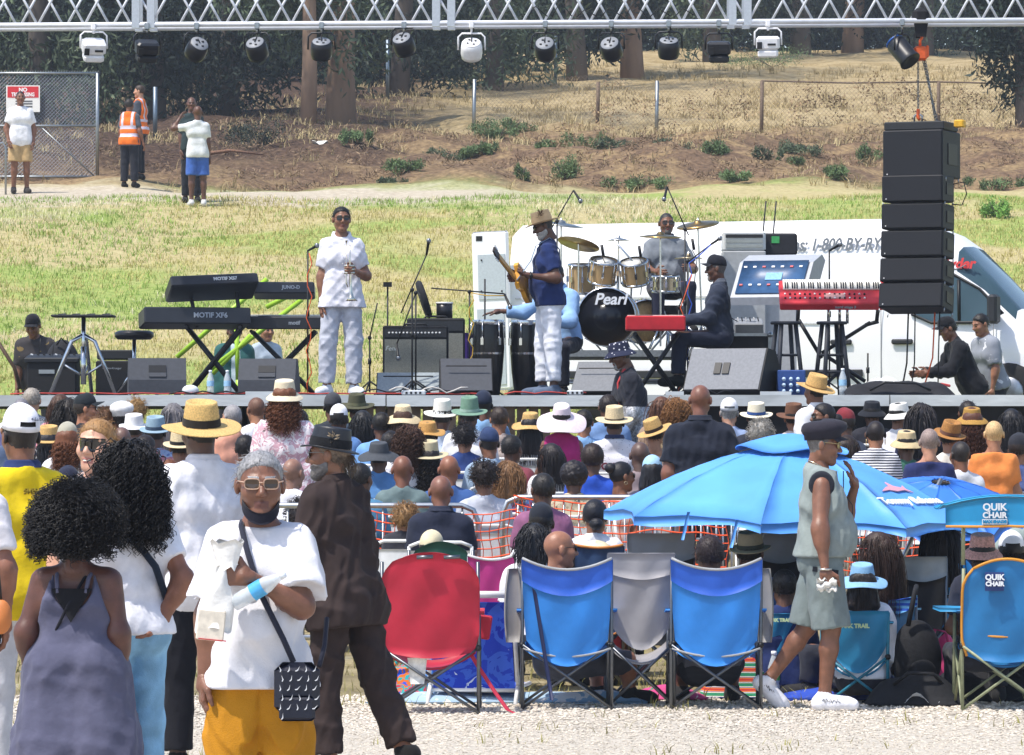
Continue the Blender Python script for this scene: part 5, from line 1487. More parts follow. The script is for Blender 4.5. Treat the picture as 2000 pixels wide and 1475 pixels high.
# --- left keyboards
keyboard(278, 482, 622, 46.6, 'black synthesizer on the lower tier at the far left rig', -.15, .0, .25, '2b2e35', 'MOTIF XF6', .36, .17)
keyboard(330, 497, 562, 46.6, 'black synthesizer tilted up on the upper tier of the left rig', -.5, -.05, .3, '20242c', 'MOTIF XS7', .34, .12)
keyboard(482, 634, 630, 47.0, 'long black synthesizer on the lower tier beside the trumpet player', .05, 0, 0, '2c2f36', 'motif', .34, .13)
keyboard(496, 615, 568, 47.0, 'grey black synthesizer on the upper tier beside the trumpet player', -.2, 0, 0, '33363d', 'JUNO-D', .3, .12)
xstand(365, 470, 640, 46.6, 'black crossed leg stand under the two left synthesizers', None, tiers=[(385, 640, 372, 575), (470, 640, 462, 570)])
xstand(492, 615, 648, 47.1, 'black crossed leg stand under the synthesizers nearest the trumpet player')
t = thing('green_stand', 'lime green tubular keyboard stand behind the black synthesizers', 'stand', on(470, 48.2))
LIME = mat('lime_paint', 'a5cf3c', .4, var=.06)
for a, b in (((345, 698), (522, 545)), ((410, 722), (590, 585)), ((462, 640), (465, 742)), ((415, 730), (490, 655)), ((520, 600), (600, 560))):
 MB().tube([at(*a, 48.2) - t.location, at(*b, 48.2) - t.location], .026, 8).build('tube', LIME, t)
MB().tube([at(465, 742, 48.2) - t.location, (at(465, 742, 48.2) - t.location) * 1 + Vector((0, 0, -.2))], .026, 8).build('tube', LIME, t)
MB().box((-.05, 0, .02), (.9, .4, .04)).build('base', BLK, t)
# --- far left
t = thing('percussion_tray_stand', 'chrome tripod stand carrying a flat percussion tray', 'stand', on(163, 46.2))
h = hz(620, 46.2)
MB().tube([(0, 0, .3), (0, 0, h)], .022, 10).tube([(0, 0, .12), (0, 0, .5)], .028, 10).build('pole', CHROME, t)
for a in (-2.9, -.25, 1.4):
 MB().tube([(0, 0, .62), (math.cos(a) * .12, math.sin(a) * .12, .55), (math.cos(a) * .34, math.sin(a) * .3, .01)], .02, 8).build('leg', CHROME, t)
 MB().tube([(0, 0, .2), (math.cos(a) * .2, math.sin(a) * .18, .32)], .012, 6).build('brace', CHROME, t)
MB().box((0, 0, h + .012), (.62, .4, .024), bev=.008).build('tray', BLK2, t)
for x_ in (-.24, -.1, .05, .2): MB().tube([(x_, -.1, h + .025), (x_ + .05, .1, h + .035)], .008, 6).build('drumstick', BLK, t)
t = thing('mixer_rack', 'black equipment rack with a mixer on top at the left end of the stage', 'rack', on(105, 47.2))
MB().box((0, 0, .19), (.5, .45, .38), bev=.012).build('case', TOLEX, t)
MB().box((0, 0, .40), (.56, .5, .05), (.1, 0, 0), .01).build('mixer', BLK2, t)
for i in range(16): MB().lathe([(.008, 0), (.006, .016)], (-.22 + (i % 8) * .062, -.1 + .12 * (i // 8), .43), 6).build('knob', WHITEP if i % 4 == 0 else BLK, t)
for x_ in (-.16, -.02, .12): MB().tube([(x_, .05, .4), (x_ + .02, .05, .62 + .06 * x_)], .004, 5).build('antenna', BLK, t)
MB().box((-.05, -.23, .26), (.16, .008, .04)).build('label_plate', STEEL, t)
t = thing('bass_amplifier', 'black bass amplifier under the drum stool at the left', 'amplifier', on(222, 47.5))
MB().box((0, 0, .19), (.34, .36, .38), bev=.015).build('cabinet', TOLEX, t)
MB().box((0, -.183, .15), (.3, .008, .25)).build('grille', GRILL, t)
text_part('lettering', 'Gallien-Krueger', .03, mat('kb_letter', 'c8ccd2'), t, (0, -.19, .3), (math.pi / 2, 0, 0))
MB().box((.02, 0, .44), (.36, .3, .1), bev=.012).build('amp_head', BLK2, t)
t = thing('drum_stool', 'round black padded drum stool top at the left', 'stool', on(262, 46.9))
h = hz(646, 46.9)
MB().lathe([(.02, h - .09), (.17, h - .09), (.2, h - .06), (.2, h - .02), (.16, h), (.01, h)], (0, 0, 0), 24).build('seat', mat('vinyl_black', '1b1c22', .35), t)
MB().tube([(0, 0, .1), (0, 0, h - .09)], .02, 8).build('post', CHROME, t)
for a in (.4, 2.5, 4.6): MB().tube([(0, 0, .28), (math.cos(a) * .26, math.sin(a) * .26, .01)], .014, 6).build('leg', CHROME, t)
wedge(250, 362, 700, 45.6, 'dark grey floor monitor at the left below the drum stool', .12)
wedge(470, 582, 701, 45.6, 'dark grey floor monitor left of the trumpet player', -.08)
slab(860, 962, 700, 765, 45.7, 'grey floor monitor with slanted face right of the guitar amplifier', .05)
slab(1118, 1216, 706, 765, 45.9, 'pale grey floor monitor left of the star hat person', -.35, m=mat('wedge_pale', '77797d', .8, var=.08, bump=.1, bscale=300))
slab(1335, 1495, 680, 770, 45.9, 'large pale floor monitor with two handle slots behind the bald man', -.42, m=mat('wedge_pale2', '83858a', .8, var=.08, bump=.1, bscale=300), handle=True, dep=.55)
# --- bottles
PETM = mat('pet_plastic', 'dfe8ee', .12, var=.05, alpha=.55); CAPW = plastic('e8eef4', .4); LABB = mat('label_blue', '9cc7e6', .5)
def bottle(p, label, h=.23, lab=LABB, grp=None, rot=None):
 t = thing('water_bottle', label, 'bottle', p, 0, grp)
 k = h / .23
 MB().lathe([(.001, .0), (.03 * k, .002), (.032 * k, .06 * k), (.029 * k, .07 * k), (.032 * k, .08 * k), (.032 * k, .15 * k), (.014 * k, .205 * k), (.013 * k, .215 * k)], (0, 0, 0), 14).build('body', PETM, t)
 MB().lathe([(.0335 * k, .085 * k), (.0335 * k, .135 * k)], (0, 0, 0), 14, close=True).build('label_wrap', lab, t)
 MB().lathe([(.015 * k, .21 * k), (.015 * k, .23 * k), (.001, .231 * k)], (0, 0, 0), 10).build('lid', CAPW, t)
 if rot: t.rotation_euler = rot
 return t
bottle(on(411, 45.4), 'clear water bottle on the stage, left of the pair by the left keyboards', .25)
bottle(on(444, 45.4), 'clear water bottle on the stage, right of the pair by the left keyboards', .25)
bottle(on(1646, 45.5), 'clear water bottle standing beside the straw hat man on the stage edge', .27)
# --- trumpet player's side
stand(601, 46.2, 490, 'black microphone stand with orange cable left of the trumpet player', None, True, ORANGE, False, (.5, -.5, .25))
t = stand(722, 46.6, 660, 'black guitar stand with raised neck holder behind the trumpet player', ((722, 660), (737, 592)), False)
stand(757, 47.6, 560, 'thin black stand with empty clip between trumpet player and amplifier', None, False)
MB().box((0, -.02, hz(556, 47.6)), (.09, .05, .05)).build('clip', BLK, bpy.data.objects['microphone_stand.002'])
def amp(px0, px1, pyt, Y, label, dep=.28, grillc='7f8078', knobs=True, rz=0.):
 s = FPX / Y; w_ = (px1 - px0) / s; h_ = hz(pyt, Y)
 t = thing('guitar_amplifier', label, 'amplifier', on((px0 + px1) / 2, Y), rz)
 MB().box((0, 0, h_ / 2), (w_, dep, h_), bev=.015).build('cabinet', TOLEX, t)
 MB().box((0, -dep / 2 - .004, h_ * .44), (w_ * .94, .012, h_ * .74)).build('grille_cloth', mat('amp_cloth_' + grillc, grillc, .9, var=.2, scale=150, bump=.3, bscale=400), t)
 MB().box((0, -dep / 2 - .004, h_ * .90), (w_ * .94, .012, h_ * .12)).build('control_panel', mat('amp_panel', '2d2f33', .4), t)
 if knobs:
  for i in range(15): MB().lathe([(.011, 0), (.01, .016), (.001, .017)], (-w_ * .4 + i * w_ * .055, -dep / 2 - .012, h_ * .9), 8, (math.pi / 2, 0, 0)).build('knob', WHITEP, t)
  text_part('lettering', 'Fender', .07, metal('c9ccd0', .3), t, (-w_ * .32, -dep / 2 - .014, h_ * .68), (math.pi / 2, 0, .3), shear=.3)
 MB().tube([(-.12, 0, h_), (-.1, 0, h_ + .02), (.1, 0, h_ + .02), (.12, 0, h_)], .012, 6).build('carry_handle', BLK, t)
 return t
amp(748, 876, 637, 47.2, 'wide grey clothed guitar amplifier right of the trumpet player')
amp(795, 908, 622, 48.2, 'second guitar amplifier standing behind the wide one', knobs=False)
slab(735, 860, 728, 765, 46.2, 'low grey pedal board in front of the wide guitar amplifier', 0, 'pedal_board', m=mat('pedal_grey', '8e979b', .5), dep=.2)
t = thing('cymbal_bag', 'round black cymbal bag leaning on top of the rear amplifier', 'bag', on(835, 48.3, hz(622, 48.3)))
MB().lathe([(.01, -.03), (.19, -.03), (.21, 0), (.19, .03), (.01, .03)], (-.04, 0, .2), 24, (.2, 1.25, .3)).build('body', mat('bag_black', '1d1e24', .85), t)
MB().tube([(-.12, -.08, .28), (-.05, -.16, .22), (-.02, -.1, .08)], .008, 5).build('strap', BLK, t)
t = thing('small_drum', 'small black drum on top of the rear amplifier', 'drum', on(868, 48.3, hz(622, 48.3)))
MB().lathe([(.085, 0), (.085, .16)], (0, 0, 0), 20).build('shell', plastic('22242b', .3), t)
MB().lathe([(.09, .15), (.09, .17), (.001, .171)], (0, 0, 0), 20).build('head', WHITEP, t)
stand(805, 46.0, 566, 'tall boom microphone stand in front of the wide amplifier', ((783, 612), (833, 498)), True, None, True, (.15, -.2, .9))
stand(812, 46.1, 572, 'boom stand with its microphone hanging down before the wide amplifier', ((812, 572), (775, 672)), True, None, True, (.1, -.1, -.9))
stand(917, 46.3, 570, 'boom stand with long horizontal arm and microphone over the drums', ((842, 563), (985, 574)), True, YELLOWC, True, (.35, -.1, -.8))
stand(947, 47.5, 545, 'plain black stand left of the van door', None, False)
# --- congas
def conga(px, Y, label, r=.155, h=.78):
 t = thing('conga_drum', label, 'drum', on(px, Y), 0, 'pair of conga drums')
 prof = [(.10, 0), (.12, .02), (.15, .25), (r + .012, .5), (r, h - .03), (r - .005, h - .01)]
 MB().lathe(prof, (0, 0, 0), 28).build('shell', plastic('121317', .22), t)
 MB().lathe([(r + .004, h - .05), (r + .012, h - .03), (r + .004, h)], (0, 0, 0), 28, close=True).build('rim', CHROME, t)
 MB().lathe([(r + .003, h - .006), (.001, h - .002)], (0, 0, 0), 28).build('drumhead', mat('hide', 'd9cdb8', .6, var=.1), t)
 MB().lathe([(.164, .43), (.166, .45)], (0, 0, 0), 28, close=True).build('band', CHROME, t)
 for i in range(6):
  a = i * 1.047 + .2
  MB().tube([(math.cos(a) * (r + .014), math.sin(a) * (r + .014), h - .02), (math.cos(a) * (r + .02), math.sin(a) * (r + .02), h - .2)], .007, 6).box((math.cos(a) * (r + .015), math.sin(a) * (r + .015), h - .22), (.03, .03, .07), (0, 0, a)).build('lug', CHROME, t)
 return t
hc_ = hz(625, 46.7)
conga(953, 46.7, 'black conga drum with chrome rim, left of the pair', h=hc_); conga(1028, 46.8, 'black conga drum, right of the pair behind the guitarist', h=hz(626, 46.8))
t = thing('purple_towel', 'purple towel hanging beside the left conga drum', 'towel', on(915, 46.8))
MB().sheet([[(x_, .02 * math.sin(x_ * 60), z) for x_ in np.linspace(-.035, .035, 7)] for z in np.linspace(.2, hz(650, 46.8), 8)], .008).build('cloth', cloth('5b3f94'), t)
# --- drum kit
drumset = thing('drum_kit', 'natural wood drum kit with black bass drum head at the back of the stage', 'drum kit', on(1200, 49.6))
O = drumset.location
NAT = mat('maple', 'b99d72', .3, var=.12, scale=6, stretch=(1, 1, .3)); HEADW = mat('drumhead_white', 'dcdad2', .5)
def drum(px, py, r, dp, Y, rot, shell=NAT, headm=HEADW, bottom=None, lugs=8, nm='tom'):
 c = at(px, py, Y) - O; R = Euler(rot).to_matrix()
 o = MB().lathe([(r, -dp / 2), (r, dp / 2)], c, 28, R, close=True).build(nm, shell, drumset)
 MB().lathe([(r + .002, dp / 2 - .002), (.001, dp / 2)], c, 28, R).build('drumhead', headm, o)
 MB().lathe([(.001, -dp / 2), (r + .002, -dp / 2 + .002)], c, 28, R).build('drumhead', bottom or headm, o)
 for z in (-dp / 2, dp / 2): MB().lathe([(r + .001, z - .014), (r + .013, z - .012), (r + .013, z + .012), (r + .001, z + .014)], c, 28, R, close=True).build('hoop', CHROME, o)
 for i in range(lugs):
  a = i * 2 * math.pi / lugs
  MB().tube([c + R @ Vector((math.cos(a) * (r + .018), math.sin(a) * (r + .018), -dp / 2)), c + R @ Vector((math.cos(a) * (r + .018), math.sin(a) * (r + .018), dp / 2))], .006, 6).box(c + R @ Vector((math.cos(a) * (r + .014), math.sin(a) * (r + .014), 0)), (.025, .025, .06), R @ Euler((0, 0, a)).to_matrix()).build('lug', CHROME, o)
 return o
bd = drum(1188, 620, 56 / FPX * 49.2, .40, 49.2, (math.pi / 2, 0, -.12), NAT, mat('bass_head_black', '11131c', .25, var=.05), nm='bass_drum')
text_part('lettering', 'Pearl', .17, mat('drum_letter', 'e6e8ec', .4, var=0), drumset, at(1192, 585, 49.2 - .22) - O, (math.pi / 2, 0, -.12), shear=.25, bold=.004)
drum(1253, 628, 40 / FPX * 50.4, .36, 50.4, (math.pi / 2, 0, .25), NAT, mat('wood_head', 'a88d62', .5), nm='second_bass_drum')
drum(1178, 530, 26 / FPX * 49.3, .23, 49.3, (.35, .12, 0), bottom=mat('brown_head', 'a06a48', .4)); drum(1240, 532, 26 / FPX * 49.3, .23, 49.3, (.35, -.12, 0), bottom=mat('brown_head', 'a06a48'))
drum(1137, 545, 26 / FPX * 49.8, .3, 49.8, (.1, 0, 0), nm='floor_tom'); drum(1300, 555, 25 / FPX * 49.6, .16, 49.6, (.08, 0, 0), shell=metal('b9b2a2', .25), nm='snare_drum')
def cymbal(px, py, r, Y, rot, col='a58b5c', base=None):
 c = at(px, py, Y) - O; R = Euler(rot).to_matrix()
 o = MB().lathe([(r, 0), (r * .6, .018), (r * .2, .028), (r * .14, .05), (.008, .058), (.008, .054), (r * .14, .045), (r * .2, .023), (r * .6, .014), (r, -.003)], c, 32, R).build('cymbal', metal(col, .28), drumset)
 b = base or Vector((c.x, c.y, 0))
 MB().tube([c + Vector((0, 0, .08)), c, Vector((b.x, b.y, .85)), Vector((b.x, b.y, .56))], .010, 8).build('cymbal_stand', CHROME, o)
 for a in (0, 2.1, 4.2): MB().tube([Vector((b.x, b.y, .8)), Vector((b.x + math.cos(a) * .24, b.y + math.sin(a) * .24, .53))], .009, 6).build('stand_leg', CHROME, o)
cymbal(1290, 463, 42 / FPX * 49.0, 49.0, (.10, .02, 0)); cymbal(1363, 440, 42 / FPX * 49.8, 49.8, (.22, -.14, 0), 'a98a5a', Vector((.95, .2, 0)))
cymbal(1130, 477, 42 / FPX * 49.4, 49.4, (-.25, .24, 0)); cymbal(1096, 440, 46 / FPX * 50.0, 50.0, (.1, .12, 0), 'b8b6ac'); cymbal(1208, 470, 22 / FPX * 50, 50.0, (.02, 0, 0), 'c8c8c2'); cymbal(1345, 505, 28 / FPX * 49.6, 49.6, (.03, 0, 0), 'b8a888', Vector((.78, 0, 0)))
for px, py in ((1175, 482), (1248, 484), (1162, 510), (1352, 470)):
 a = at(px, py, 49.2) - O; b_ = MB().tube([a + Vector((0, 0, .02)), a + Vector((.02, 0, -.1))], .016, 8).build('drum_microphone', BLK, drumset)
 MB().tube([a + Vector((.0, 0, -.1)), a + Vector((.05, 0, -.2)), a + Vector((.02, .1, -.5))], .005, 5).build('cable', BLK, b_)
MB().tube([at(1200, 470, 49.3) - O, at(1235, 510, 49.3) - O, Vector((.17, -.1, .9))], .011, 8).build('boom_arm', CHROME, drumset)
for x_ in (-.05, .05): MB().tube([Vector((x_ - .02, -.25, .95)), Vector((x_ - .02, -.25, hz(520, 49.3))),], .012, 8).build('tom_post', CHROME, drumset)
t = thing('drum_throne', 'round black drum throne under the drummer', 'stool', on(1305, 50.6, .52))
MB().lathe([(.02, .42), (.17, .42), (.19, .46), (.17, .52), (.01, .52)], (0, 0, 0), 20).build('seat', mat('vinyl_black', '1b1c22'), t)
MB().tube([(0, 0, .1), (0, 0, .42)], .02, 8).build('post', CHROME, t)
for a in (.4, 2.5, 4.6): MB().tube([(0, 0, .25), (math.cos(a) * .25, math.sin(a) * .25, .01)], .014, 6).build('leg', CHROME, t)
MB().tube([(0, 0, 0), (0, 0, 0.001)], .001, 3) if False else None
riser = thing('drum_riser', 'grey platform riser carrying the drum kit', 'riser', on(1225, 50.0))
MB().box((0, 0, .485), (1.75, 2.1, .07)).build('top', mat('riser_grey', '7f8588', .8, var=.15), riser)
for x_ in (-.8, .8):
 for y_ in (-.98, .98): MB().tube([(x_, y_, 0), (x_, y_, .45)], .025, 8).build('leg', STEEL, riser)
for y_ in (-.98, .98): MB().tube([(-.8, y_, .2), (.8, y_, .2)], .015, 6).build('brace', STEEL, riser)
stand(1088, 48.9, 432, 'tall boom microphone stand pointing over the left cymbals', ((1075, 450), (1120, 372)), True, None, True, (.35, -.2, -.55))
stand(1338, 48.6, 448, 'tall boom microphone stand pointing over the drummer', ((1345, 460), (1303, 365)), True, None, True, (-.15, -.2, -.6))
stand(1343, 48.0, 510, 'blue cabled microphone stand left of the seated keyboard player', ((1343, 512), (1388, 478)), True, BLUEC, True, (.3, -.3, .2))
stand(1326, 47.6, 600, 'thin dark stand with orange cable beside the red keyboard', ((1326, 600), (1350, 540)), False, ORANGE, True)
# --- seated keyboard player's rig
t = keyboard(1222, 1338, 632, 47.3, 'short red keyboard in front of the seated keyboard player', 0, 0, 0, 'c2202c', None, .34, .15)
xstand(1240, 1325, 652, 47.4, 'black crossed leg stand under the short red keyboard')
t = thing('piano_bench', 'black padded bench under the seated keyboard player', 'bench', on(1395, 47.6))
MB().box((0, 0, .44), (.5, .34, .08), bev=.03).build('seat', mat('vinyl_black', '1b1c22'), t)
for x_ in (-.2, .2):
 for y_ in (-.12, .12): MB().tube([(x_, y_, .4), (x_ * 1.1, y_ * 1.1, 0)], .016, 6).build('leg', BLK, t)
# --- right rig
t = thing('flight_case', 'black flight case with silver edges right of the seated player', 'case', on(1455, 48.2))
w_, h_ = 92 / FPX * 48.2, hz(655, 48.2)
MB().box((0, 0, h_ / 2), (w_, .5, h_)).build('panel', TOLEX, t)
for x_ in (-w_ / 2, w_ / 2):
 for y_ in (-.25, .25): MB().box((x_, y_, h_ / 2), (.035, .035, h_ + .012)).build('edge', STEEL, t)
for z_ in (.01, h_): MB().box((0, -.252, z_), (w_, .03, .03)).build('edge', STEEL, t)
for x_ in (-w_ / 2, w_ / 2): MB().sphere((x_, -.25, h_), .035, 8, 6).build('corner', STEEL, t)
t = thing('small_mixer', 'grey small mixer with cables on top of the flight case', 'mixer', on(1462, 48.2, h_ + .02))
MB().box((0, 0, .07), (.3, .26, .12), (.25, 0, 0), .01).build('body', plastic('8c9096', .5), t)
for i in range(18): MB().lathe([(.007, 0), (.006, .014)], (-.11 + (i % 6) * .042, -.06 + .05 * (i // 6), .125 + .015 * (i // 6)), 6, (.25, 0, 0)).build('knob', BLK if i % 2 else WHITEP, t)
MB().tube([(-.12, -.1, .12), (-.25, -.1, .2), (-.3, -.12, .05), (-.28, -.14, -.1)], .006, 5).build('cable', BLK, t)
t = thing('equipment_rack', 'pale rack of wireless receivers with two antennas behind the keyboards', 'rack', on(1452, 50.3))
h2 = hz(453, 50.3); hb = hz(492, 50.3); w_ = 84 / FPX * 50.3
MB().box((0, 0, (h2 + hb) / 2), (w_, .4, h2 - hb), bev=.02).build('case', plastic('cfd2d2', .5), t)
for i, z_ in enumerate((.25, .5, .75)): MB().box((0, -.205, hb + (h2 - hb) * z_), (w_ * .86, .012, (h2 - hb) * .17)).build('receiver', BLK2 if i == 2 else plastic('9aa09e', .4), t)
MB().box((0, 0, hb / 2), (w_ * 1.0, .42, hb), bev=.01).build('base_case', plastic('a9acae', .6), t)
for px in (1490, 1510): MB().tube([(at(px, 460, 50.3) - t.location), (at(px + 6, 393, 50.3) - t.location)], .008, 6).build('antenna', BLK, t)
t = thing('black_case', 'black equipment case with a green label beside the pale rack', 'case', on(1518, 50.4))
hb2 = hz(500, 50.4); MB().box((0, 0, hb2 / 2), (.4, .4, hb2), bev=.01).build('base_case', plastic('b6b8ba', .6), t)
MB().box((0, 0, (hz(457, 50.4) + hb2) / 2), (.42, .42, hz(457, 50.4) - hb2), bev=.02).build('case', mat('case_black', '24262c', .8), t)
MB().box((-.03, -.213, hz(470, 50.4)), (.085, .006, .075)).build('green_label', mat('label_green', '3fa05a', .6), t)
t = thing('workstation_keyboard', 'white keyboard workstation with large blue control panel', 'keyboard', at(1518, 575, 47.6)); t.rotation_euler = (0, 0, -.35)
prof = [(-.34, -.12), (.1, .02), (.42, .36), (.30, .42), (-.02, .33), (-.36, -.04)]
vs = [(-.36, a, b) for a, b in prof] + [(.36, a, b) for a, b in prof]; n = 6
mesh_obj('case', vs, [tuple(range(n)), tuple(range(2 * n - 1, n - 1, -1))] + [(i, i + n, (i + 1) % n + n, (i + 1) % n) for i in range(n)], plastic('a9adb4', .45), t)
pn = MB().sheet([[(x_, a, b) for x_ in np.linspace(-.32, .32, 4)] for a, b in ((-.335, .0), (-.19, .165), (-.03, .345))], .012).build('control_panel', mat('panel_blue', '34567e', .4, var=.15, scale=14), t)
MB().box((.02, -.19, .178), (.16, .10, .012), (.85, 0, 0)).build('display', mat('display_blue', '86b6d8', .15), pn)
for i in range(14): MB().box((-.28 + (i % 7) * .09, -.27 + .17 * (i // 7), .09 + .19 * (i // 7)), (.03, .02, .014), (.85, 0, 0)).build('button', WHITEP if i % 3 else mat('button_red', 'c04048', .4), pn)
t.scale = (1.1, 1, 1)
t = keyboard(1522, 1728, 577, 46.6, 'long red stage keyboard with white keys at the right rig', .75, 0, 0, 'c4303a', 'nord stage 3', .36, .1, True)
def stool(px, Y, pyt, label, wd=.3):
 t = thing('wooden_stool', label, 'stool', on(px, Y), .3, 'black stools holding the keyboards'); h = hz(pyt, Y); m = mat('stool_black', '262a33', .6, var=.1)
 MB().lathe([(.01, h - .03), (wd * .5, h - .03), (wd * .53, h - .015), (wd * .5, h), (.01, h)], (0, 0, 0), 20).build('seat', m, t)
 for i in range(4):
  a = i * 1.571 + .78; b = wd * .36; c = wd * .66
  MB().tube([(math.cos(a) * b, math.sin(a) * b, h - .03), (math.cos(a) * c, math.sin(a) * c, 0)], .024, 8).build('leg', m, t)
 for z_ in (.25, .42):
  q = .36 + (.66 - .36) * (1 - z_ / h)
  for i in range(4):
   a, a2 = i * 1.571 + .78, (i + 1) * 1.571 + .78
   MB().tube([(math.cos(a) * wd * q, math.sin(a) * wd * q, z_), (math.cos(a2) * wd * q, math.sin(a2) * wd * q, z_)], .012, 6).build('rung', m, t)
 return t
stool(1535, 46.5, 628, 'black wooden stool under the left end of the red stage keyboard'); stool(1625, 46.5, 628, 'black wooden stool in the middle below the red stage keyboard')
t = thing('tripod_keyboard_stand', 'black column keyboard stand with angled arms under the red stage keyboard', 'stand', on(1628, 46.9))
for a, b in (((1560, 625), (1605, 700)), ((1605, 690), (1700, 630)), ((1690, 635), (1716, 628)), ((1712, 630), (1716, 592)), ((1560, 592), (1558, 630)), ((1605, 690), (1690, 745))):
 MB().tube([at(*a, 46.9) - t.location, at(*b, 46.9) - t.location], .02, 8).build('arm', BLK, t)
for px in (1618, 1640, 1655): MB().tube([at(px, 590, 46.9) - t.location, at(px, 632, 46.9) - t.location], .015, 8).build('riser_tube', CHROME, t)
MB().tube([at(1640, 632, 46.9) - t.location, at(1645, 772, 46.9) - t.location], .025, 8).build('column', BLK, t)
for px in (1590, 1705): MB().tube([at(1645, 720, 46.9) - t.location, at(px, 774, 46.7) - t.location], .018, 8).build('foot_tube', BLK, t)
stand(1620, 47.9, 490, 'small microphone on a straight stand above the red stage keyboard', None, True, None, True, (.5, -.3, .3))
stand(1695, 47.4, 690, 'short stand with folded music holder right of the stools', None, False)
t = thing('bottle_crate', 'blue crate of water bottles behind the straw hat man', 'crate', on(1545, 46.0))
MB().box((0, 0, .13), (.28, .2, .26), bev=.01).build('box', mat('crate_blue', '2c4a86', .6, var=.1), t)
for i in range(9): MB().lathe([(.02, 0), (.02, .05), (.008, .07), (.001, .072)], (-.08 + (i % 3) * .07, -.115, .05 + .06 * (i // 3)), 8, (math.pi / 2, 0, 0)).build('bottle_print', mat('bottle_print', 'b9cfe6', .3), t)
t = thing('black_gear_bag', 'long soft black gear bag lying on the right end of the stage', 'bag', on(1755, 45.5))
MB().sheet([[(x_, y_ * (1 - .12 * abs(x_)), .13 * (1 - (y_ / .2) ** 4) * (1 - (x_ / .56) ** 6) + .012 * math.sin(x_ * 22 + y_ * 9)) for x_ in np.linspace(-.54, .54, 25)] for y_ in np.linspace(-.2, .2, 11)], .012).build('body', mat('bag_black', '1d1e24', .85, bump=.3), t)
MB().tube([(-.3, -.2, .05), (-.15, -.23, .13), (.15, -.23, .12), (.3, -.2, .05)], .012, 6).build('strap', BLK, t)
t = thing('plastic_bag', 'clear crumpled plastic bag on the right end of the stage', 'bag', on(1728, 46.4))
MB().sheet([[(x_, y_, .16 * math.cos(x_ * 5) * math.cos(y_ * 6) + .03 * math.sin(x_ * 40 + y_ * 31) + .02) for x_ in np.linspace(-.2, .2, 15)] for y_ in np.linspace(-.15, .15, 11)], .003, False).build('film', mat('film', 'eef0f2', .2, var=.05, alpha=.55), t)
t = thing('rolled_white_bag', 'small crumpled white bag on the stage left of the water bottles', 'bag', on(372, 45.35))
MB().sphere((0, 0, .05), .07, 12, 8, (1.2, .8, .8)).build('body', plastic('dfe6ea', .4), t)
# --- cables lying on the deck edge
def cable(pts, m, label, r=.007):
 P = [on(px, 45.12 + .02 * i % .3, .012 + dz) for i, (px, dz) in enumerate(pts)]
 o = MB().tube([p - P[0] for p in P], r, 6).build('cable', m, None, P[0]); tag(o, label, 'cable', 'cables along the stage edge')
REDC = mat('cable_red', 'b84038', .6);
cable([(20 + i * 42, .0 + .012 * abs(math.sin(i * 1.3))) for i in range(14)], REDC, 'red cable along the stage edge at the left')
cable([(560 + i * 30, .01 * abs(math.sin(i * 1.7))) for i in range(14)], REDC, 'red cable along the stage edge below the trumpet player')
cable([(985 + i * 20, .025 * abs(math.sin(i * 1.1))) for i in range(9)], REDC, 'red cable looping along the stage edge below the guitarist')
cable([(700 + i * 18, .05 * abs(math.sin(i * .9))) for i in range(12)], BLK, 'black tangled cable on the stage edge before the amplifiers')
cable([(760 + i * 14, .07 * abs(math.sin(i * .7 + .5))) for i in range(12)], plastic('c9c4bd', .6), 'pale cable looping on the stage edge before the amplifiers', .008)
cable([(1320 + i * 16, .04 * abs(math.sin(i * 1.9))) for i in range(8)], BLK, 'black cable on the stage edge behind the bald man')
cable([(330 + i * 22, .03 * abs(math.sin(i * 1.5))) for i in range(10)], BLK, 'black cable on the stage edge below the left keyboards')
for px, lab in ((808, 'pale power strip box on the stage edge before the pedal board'), (1123, 'pale power strip box on the stage edge right of the guitarist')):
 t = thing('power_strip', lab, 'power strip', on(px, 45.2)); MB().box((0, 0, .025), (.24 if px < 1000 else .16, .08, .05), bev=.01).build('body', plastic('c6cbd0', .5), t)
 for i in range(4): MB().box((-.07 + i * .045, -.041, .025), (.02, .004, .022)).build('socket', BLK2, t)
t = thing('brown_pole', 'dark leaning wooden pole at the left edge of the stage', 'pole', on(-4, 48))
MB().tube([at(-12, 655, 48) - t.location, at(28, 718, 48) - t.location, at(40, 760, 48) - t.location], .02, 6).build('shaft', mat('pole_brown', '4d3a2a', .6), t)

# ------------------------------------------------------------------ people on and behind the stage
C = cloth; PI = math.pi
def on_stage(px, pyt, Y, rz, label, S, extra=0., dz=0.):
 p = on(px, Y, dz); h = hz(pyt, Y) - dz - extra
 S = dict(S)
 if S.get('pose') == 'sit':
  S.setdefault('H', 1.76); S['seat'] = h - S['H'] + .92 * S['H'] / 1.75
 else: S['H'] = h
 return make_person(label, p, rz, S)
def on_ground(px, pyt, Y, rz, label, S, extra=0., dz=0.):
 p = at(px, pyt, Y); zt = p.z; p.z = ground(p.x, Y) + dz
 S = dict(S); S.setdefault('H', zt - p.z - extra)
 return make_person(label, p, rz, S)
DARK, BROWN, MID, LIGHT = '5e3e2e', '7a513b', '96674d', 'c9987c'
